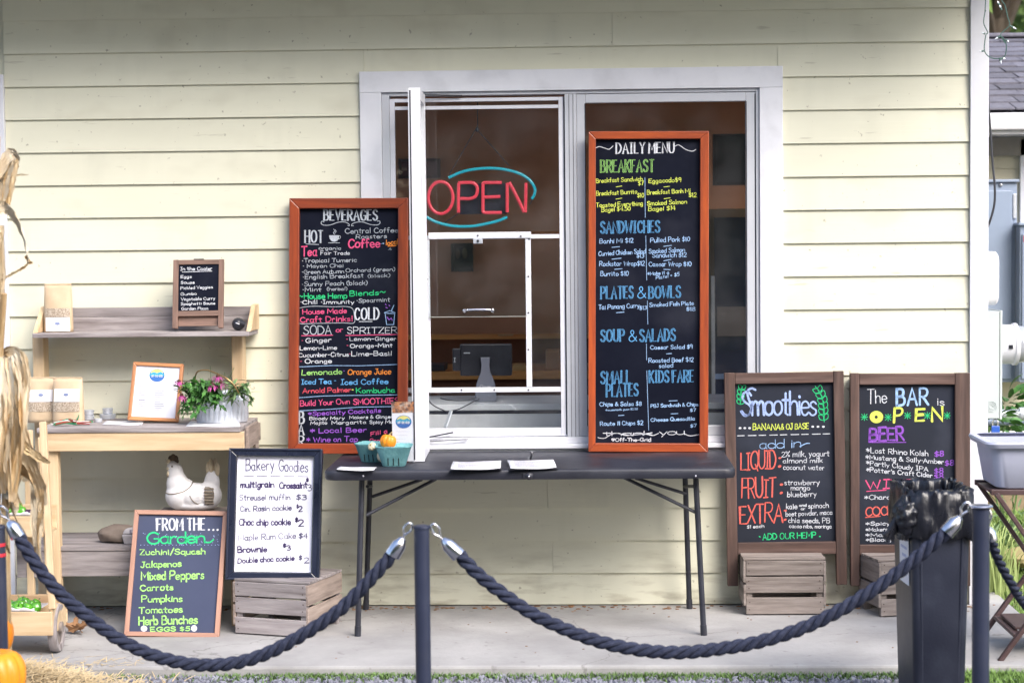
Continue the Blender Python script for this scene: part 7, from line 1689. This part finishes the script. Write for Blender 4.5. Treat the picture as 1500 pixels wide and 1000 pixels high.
# straw bale that carries them
MT['bale'] = MT['straw']
bx0 = P(-60, 900, 2.35).x
be = empty('straw_bale', (bx0, -2.5, -.045), 'straw bale at the lower left holding up the pumpkins', 'bale')
ztb = P(0,1045,2.75).z
MB().box(bx0-.25, P(10,1000,2.6).x, -2.9, -2.60, -.045, ztb).build('bale_block', MT['straw'], be, bevel=.02)
MB().box(bx0-.25, P(10,960,2.35).x, -2.595, -2.2, -.045, P(0,975,2.35).z).build('bale_block', MT['straw'], be, bevel=.02)

# ------------------------------------------------------------------ produce cart at the left
DC = .95
ct = empty('produce_cart', (P(50,900,DC).x, -DC, 0), 'small wooden produce cart with tilted trays and a wheel at the left', 'cart')
def plank_px(x0, x1, y0, y1, d, th, m_, nm, M=None):
    a_ = P(x0, y1, d); b2 = P(x1, y0, d); return MB().box(a_.x, b2.x, -d, -d+th, a_.z, b2.z).build(nm, MT[m_], ct, bevel=.003)
plank_px(-60, 76, 896, 931, 1.12, .016, 'pine_x', 'tray_front'); zt2 = P(40,896,1.12).z; zb2 = P(40,930,1.12).z
xr_ = P(76,910,1.12).x; xl_ = P(-60,910,1.12).x
MB().box(xr_-.014, xr_, -1.1035, -.90, zb2, zt2+.012).build('tray_side', MT['pine_x'], ct, bevel=.003)
MB().box(xl_, xr_-.0145, -.836, -.82, zb2, zt2+.02).build('tray_back', MT['pine_x'], ct, bevel=.003)
MB().box(xl_, xr_-.0145, -1.1035, -.8365, zb2, zb2+.012).build('tray_floor', MT['pine_x'], ct)
plank_px(-60, 62, 756, 787, 1.02, .016, 'pine_x', 'tray_front'); zt3 = P(40,756,1.02).z; zb3 = P(40,787,1.02).z; xr3 = P(62,770,1.02).x
MB().box(xl_, xr3-.001, -1.0035, -.80, zb3, zb3+.012).build('tray_floor', MT['pine_x'], ct)
MB().box(xl_, xr3-.001, -.7995, -.784, zb3, zt3+.02).build('tray_back', MT['pine_x'], ct, bevel=.003)
plank_px(-60, 47, 630, 668, .92, .016, 'pine_x', 'tray_front')
for (x0, y0, x1, y1, d, w_) in ((63,618,77,892,1.00,.030),(60,640,75,905,.80,.024)):
    m = MB(); a_ = P(x0,y0,d*.86); b2 = P(x1,y1,d+.1 if d > .9 else d); m.bar(a_, b2, w_, .022, up=(0,1,0)); m.build('upright', MT['pine_z'], ct, bevel=.003)
m = MB(); m.bar(P(41,640,.72), P(47,905,.80), .030, .03, up=(0,1,0)); m.build('upright', MT['pine_z'], ct, bevel=.003)
m = MB(); m.box(P(25,880,.80).x, P(60,880,.80).x, -.79, -.775, P(40,846,.8).z, P(40,800,.8).z); m.build('back_panel', MT['weather_x'], ct, bevel=.002)
# wheel
wc = P(84, 912, 1.0); wr = .102; Mw = Matrix.Translation((wc.x-.004, -1.0, wr+.001)) @ Matrix.Rotation(R(4), 4, 'Z') @ Matrix.Rotation(R(90), 4, 'Y')
m = MB(); m.lathe([(wr*.72,-.017),(wr*.96,-.019),(wr,-.013),(wr,.013),(wr*.96,.019),(wr*.72,.017),(wr*.72,-.017)], 40, Mw); wheel = m.build('wheel', MT['weather_z'], ct, smooth=True, angle=40)
m = MB(); m.lathe([(0,-.010),(wr*.72,-.010),(wr*.72,.010),(0,.010)], 32, Mw); m.lathe([(0,-.026),(wr*.25,-.026),(wr*.25,.026),(0,.026)], 20, Mw); m.build('wheel_disc', MT['crate_z'], wheel, smooth=True, angle=40)
m = MB(); m.tube([(xl_,-.98,wr),(wc.x,-1.0,wr)], .010, 8); m.build('axle', MT['blackmetal'], ct)
MB().box(xr_-.05, xr_-.02, -1.06, -.86, wr-.02, zb2-.0005).build('axle_block', MT['crate_z'], ct)
# liners and peppers
def liner(x0, x1, y_, z_, label):
    a_ = P(x0, y_, 1.0); b2 = P(x1, y_, 1.0); m = MB(); n_ = 20; vs_ = []; fs = []
    for i in range(n_+1):
        x = a_.x+(b2.x-a_.x)*i/n_
        for k, (yy, zz_) in enumerate(((-1.10 if z_ < .5 else -1.0, 0.010),(-1.098 if z_ < .5 else -.998, .022+.004*math.sin(i*1.9)),(-1.085 if z_ < .5 else -.985, .004),(-.86 if z_ < .5 else -.83, .0))): vs_.append((x, yy, z_+zz_))
    for i in range(n_):
        for k in range(3): q = i*4+k; fs.append((q, q+4, q+5, q+1))
    m.add(vs_, fs); tag(m.build('paper_liner', MT['paper'], smooth=True, solid=.001), label, 'liner')
liner(-50, 60, 895, zt2-.010, 'white paper liner under the peppers in the lower cart tray'); liner(-50, 50, 756, zt3-.008, 'white paper liner under the peppers in the upper cart tray')
MT['pepper'] = mat('green_pepper_skin', (.10,.36,.02), (.05,.20,.015), 10, .22, coat=.4, var=.2); MT['aub'] = mat('purple_aubergine_skin', (.05,.012,.045), None, 6, .25, coat=.4)
rd = random.Random(81)
def pepper(c, r_, label, m_=None, group=None, nm='green_pepper'):
    e = empty(nm, c, label, 'pepper', group, rz=rd.uniform(0,6)); T = Matrix.Rotation(rd.uniform(-.9,.9), 4, 'X') @ Matrix.Rotation(rd.uniform(-.9,.9), 4, 'Y')
    def f(p, a, r0, z_): k = 1+.10*math.cos(a*3); return Vector((p.x*k, p.y*k, p.z))
    m = MB(); m.lathe([(.001,-r_*1.0),(r_*.55,-r_*.95),(r_*.85,-r_*.4),(r_*.98,.2*r_),(r_*.9,.7*r_),(r_*.5,.95*r_),(r_*.12,.8*r_)], 18, T, f); m.build('body', m_ or MT['pepper'], e, local=True, smooth=True, angle=180)
    m = MB(); m.tube([T @ Vector(p) for p in crv([(0,0,r_*.8),(0,0,r_*1.2),(r_*.2,0,r_*1.75)],3)], [r_*.2,r_*.16,r_*.12,r_*.1,r_*.1,r_*.1,r_*.12], 6); m.build('stem', MT['stemg'], e, local=True, smooth=True)
    return e
i = 0
ords = ['first','second','third','fourth','fifth','sixth','seventh','eighth','ninth','tenth','eleventh','twelfth']
low_ = sorted([12,22,30,38,46,53,40,26,16,4,52,33]); up_ = sorted([8,15,22,28,32,24,12])
for x, y_, d in ((12,884,1.0),(22,888,1.03),(30,886,1.02),(38,882,.98),(46,886,1.03),(53,889,1.04),(40,890,1.06),(26,892,1.06),(16,893,1.05),(4,888,1.0),(52,884,.98),(33,880,.94)):
    c = P(x, y_, d); pepper((c.x, -d, max(c.z, zt2+.004)), .021*rd.uniform(.85,1.15), 'green pepper in the lower cart tray, %s counted from the left' % ords[low_.index(x)], group='green peppers in the lower cart tray')
for x, y_, d in ((8,750,.92),(15,748,.90),(22,746,.90),(28,742,.88),(32,750,.93),(24,751,.94),(12,752,.93)):
    c = P(x, y_, d); pepper((c.x, -d, max(c.z, zt3+.002)), .020*rd.uniform(.85,1.15), 'green pepper in the upper cart tray, %s counted from the left' % ords[up_.index(x)], group='green peppers in the upper cart tray')
for x in (39, 44): 
    c = P(x, 753, .93); m = MB(); m.ball((c.x,-.93,zt3+.006), (.020,.016,.012), 12, 8); tag(m.build('small_aubergine', MT['aub'], smooth=True), 'small dark purple aubergine, the %s of two beside the upper peppers' % ('left' if x == 39 else 'right'), 'aubergine')

# ------------------------------------------------------------------ dried corn stalks at the left edge
MT['husk'] = mat('dry_corn_husk', (.76,.60,.36), (.46,.30,.14), 4, .7, stretch=(6,6,1), var=.30, bump=.0015, dark=(.72,.64,.50), darkscale=3, darkamt=.8, contrast=(.38,.6))
MT['husk2'] = mat('pale_corn_husk', (.82,.74,.58), (.64,.50,.32), 4, .7, stretch=(6,6,1), var=.20, bump=.0015, contrast=(.4,.62))
DK = 2.35
for k_ in ('husk', 'husk2'):                        # fibres run along the leaf: sample the streak noise along the leaf's own uv
    nt = MT[k_].node_tree; N = nt.nodes; L = nt.links; b_ = N['Principled BSDF']; src = b_.inputs['Base Color'].links[0].from_socket
    tc = N.new('ShaderNodeTexCoord'); mp = N.new('ShaderNodeMapping'); mp.inputs['Scale'].default_value = (22, 1.6, 1); L.new(tc.outputs['UV'], mp.inputs[0])
    n_ = N.new('ShaderNodeTexNoise'); n_.inputs['Scale'].default_value = 1; n_.inputs['Detail'].default_value = 5; L.new(mp.outputs[0], n_.inputs[0])
    mr = N.new('ShaderNodeMapRange'); mr.inputs[1].default_value = .45; mr.inputs[2].default_value = .68; mr.inputs[4].default_value = .5; L.new(n_.outputs[0], mr.inputs[0])
    mx = N.new('ShaderNodeMixRGB'); L.new(mr.outputs[0], mx.inputs[0]); L.new(src, mx.inputs[1]); mx.inputs[2].default_value = (.30,.17,.08,1) if k_ == 'husk' else (.42,.29,.17,1); L.new(mx.outputs[0], b_.inputs['Base Color'])
    bp = N.new('ShaderNodeBump'); bp.inputs['Distance'].default_value = .003; L.new(n_.outputs[0], bp.inputs['Height']); L.new(bp.outputs[0], b_.inputs['Normal'])
cs_ = empty('corn_stalk_bundle', (P(-10,700,DK).x, -DK, 0), 'tall bundle of dried golden corn stalks at the left edge', 'corn stalks')
rd = random.Random(91)
def husk(pts, W, m_=None, fold=.35, curl=0.0, nm='husk_leaf', tw=0.0):
    W = W*1.55 if W > .02 else W; fold *= .55
    path = crv(pts, 6); n_ = len(path); m = MB(); vs_ = []; fs = []; side = None; ph = rd.uniform(0,6)
    for i, p in enumerate(path):
        t = (path[min(i+1,n_-1)]-path[max(i-1,0)]).normalized(); u = i/(n_-1)
        a = t.cross(Vector((math.sin(tw*u+ph*.15),1,.15))).normalized(); b = t.cross(a)
        ang_ = tw*u; s_ = a*math.cos(ang_)+b*math.sin(ang_); nn = t.cross(s_); rg = rd.uniform(-.10,.04), rd.uniform(-.10,.04)
        w_ = W*(.35+.65*math.sin(math.pi*min(1,.12+u*.88))**.7)*(1-.15*u)*(1+.08*math.sin(u*17+ph))
        for k, (q, h_) in enumerate(((-1,.6),(-.6,-.15),(-.25,.25),(0,-.1),(.3,.3),(.65,-.1),(1,.8))):
            vs_.append(p+s_*q*(1+(rg[0] if k == 0 else rg[1] if k == 6 else 0))*w_/2+nn*h_*fold*w_/2+nn*.002*math.sin(i*1.1+k*3)+s_*.0015*math.sin(i*2.3+k))
    for i in range(n_-1):
        for k in range(6): q = i*7+k; fs.append((q,q+1,q+8,q+7))
    m.add(vs_, fs); o = m.build(nm, m_ or rd.choice((MT['husk'],MT['husk2'])), cs_, smooth=True, angle=35)
    uv = o.data.uv_layers.new(name='UVMap'); u0 = rd.uniform(0,20)
    for lp in o.data.loops: vi = lp.vertex_index; uv.data[lp.index].uv = (u0+(vi % 7)/6, (vi//7)*.06)
    return o
PK = lambda x, y_, d=DK: P(x, y_, d+rd.uniform(-.05,.05))
# stalks
for x0, x1, y0 in ((-22,-4,200),(-30,-14,150),(-12,6,430),(2,14,520),(-6,24,560)):
    m = MB(); m.tube(crv([P(x1,y0,DK+rd.uniform(0,.1)), P((x0+x1)/2,620,DK), P(x0+12,1000,DK)],6), [.011]*13, 8); m.build('stalk', MT['husk'], cs_, smooth=True)
for i in range(16):
    x = rd.uniform(-12, 22); y0 = rd.uniform(515, 560)
    husk([P(x,y0,DK+.06), P(x+rd.uniform(2,8),y0+50,DK+.10), P(x+rd.uniform(-2,12),y0+110,DK+.10), P(x+rd.uniform(-6,16),y0+rd.uniform(150,190),DK+.06)], rd.uniform(.03,.05), MT['husk2'] if i % 3 else MT['husk'], .4, tw=rd.uniform(-.5,.5))
# specific leaves seen in the photograph
husk([P(2,300,DK),P(8,270,DK),P(14,240,DK),P(20,226,DK),P(28,236,DK)], .040, MT['husk2'], .5)
husk([P(-6,262,DK),P(6,240,DK),P(16,225,DK),P(25,228,DK)], .035, MT['husk2'], .3)
husk([P(10,300,DK),P(14,270,DK),P(20,245,DK),P(24,232,DK)], .030, MT['husk'], .5, tw=.8)
husk([P(-8,262,DK),P(20,257,DK),P(42,256,DK)], .010, MT['husk2'], .3)
husk([P(-4,308,DK),P(8,304,DK),P(20,314,DK),P(31,335,DK),P(39,362,DK),P(42,384,DK)], .038, MT['husk2'], .5, tw=.5)
husk([P(44,382,DK),P(36,391,DK),P(22,399,DK),P(4,409,DK),P(-10,418,DK)], .010, MT['husk'], .8)
husk([P(38,374,DK),P(43,384,DK),P(48,384,DK)], .014, MT['husk'], .8)
husk([P(2,330,DK),P(3,400,DK),P(2,460,DK),P(1,520,DK)], .022, MT['husk2'], .4)
husk([P(-3,340,DK),P(-6,420,DK),P(-4,520,DK)], .030, MT['husk'], .4)
for i in range(22):
    x = rd.uniform(-16, 30); husk([P(x,516+rd.uniform(0,20),DK), PK(x+rd.uniform(4,12),570), PK(x+rd.uniform(-8,10),640), PK(x+rd.uniform(-6,22),700+rd.uniform(-30,30))], rd.uniform(.022,.055), None, rd.uniform(.2,.7), tw=rd.uniform(-.8,.8))
for i in range(5):
    husk([P(6+i*5,518,DK), P(22+i*3,516+i*3,DK+.03), P(30+i*1.5,545+i*6,DK+.04), P(31-i,600,DK), P(20-i*3,650,DK)], rd.uniform(.02,.04), MT['husk2'], .4, tw=rd.uniform(-.6,.6))
husk([P(26,600,DK),P(34,640,DK+.05),P(46,680,DK+.05),P(60,715,DK),P(66,740,DK)], .042, MT['husk2'], .4)
husk([P(20,640,DK+.05),P(38,655,DK+.08),P(56,668,DK+.08),P(73,678,DK+.06)], .026, MT['husk'], .5)
husk([P(24,680,DK+.05),P(38,692,DK+.06),P(50,712,DK+.04),P(54,726,DK)], .036, MT['husk'], .5, tw=.6)
husk([P(60,712,DK),P(60,745,DK),P(54,775,DK),P(56,830,DK-.02),P(62,852,DK-.04)], .030, MT['husk'], .6, tw=.5)
husk([P(58,735,DK),P(61,770,DK),P(57,800,DK),P(64,842,DK-.02)], .020, MT['husk2'], .6)
husk([P(48,700,DK),P(52,730,DK),P(50,760,DK),P(52,800,DK)], .024, MT['husk2'], .6)
husk([P(8,655,DK+.05),P(18,690,DK+.05),P(20,720,DK),P(6,742,DK-.02)], .036, MT['husk'], .5, tw=.9)
husk([P(22,600,DK+.02),P(16,660,DK+.08),P(22,700,DK+.06),P(14,735,DK)], .030, MT['husk2'], .6, tw=-.6)
for i in range(26):
    y0 = rd.uniform(600, 720); x = rd.uniform(-10, 18); husk([PK(x,y0), PK(x+rd.uniform(-4,14),y0+22), PK(x+rd.uniform(-6,24),y0+rd.uniform(40,80))], rd.uniform(.012,.035), None, rd.uniform(.3,.8), tw=rd.uniform(-1,1))
husk([P(-6,742,DK+.1),P(6,748,DK+.1),P(9,790,DK+.1),P(14,810,DK+.08)], .022, MT['husk'], .6)
husk([P(-8,790,DK+.1),P(0,830,DK+.1),P(3,862,DK+.1),P(5,895,DK+.05)], .028, MT['husk2'], .5, tw=.8)
husk([P(-10,850,DK+.1),P(2,855,DK+.1),P(5,870,DK+.1)], .018, MT['husk2'], .5)
for i in range(6): husk([P(10+i*3,560+i*8,DK), P(24-i,610,DK+.03), P(14+i*2,660,DK+.05), P(6+i*2,700,DK+.02)], .016, MT['husk'], .6, tw=rd.uniform(-1,1))
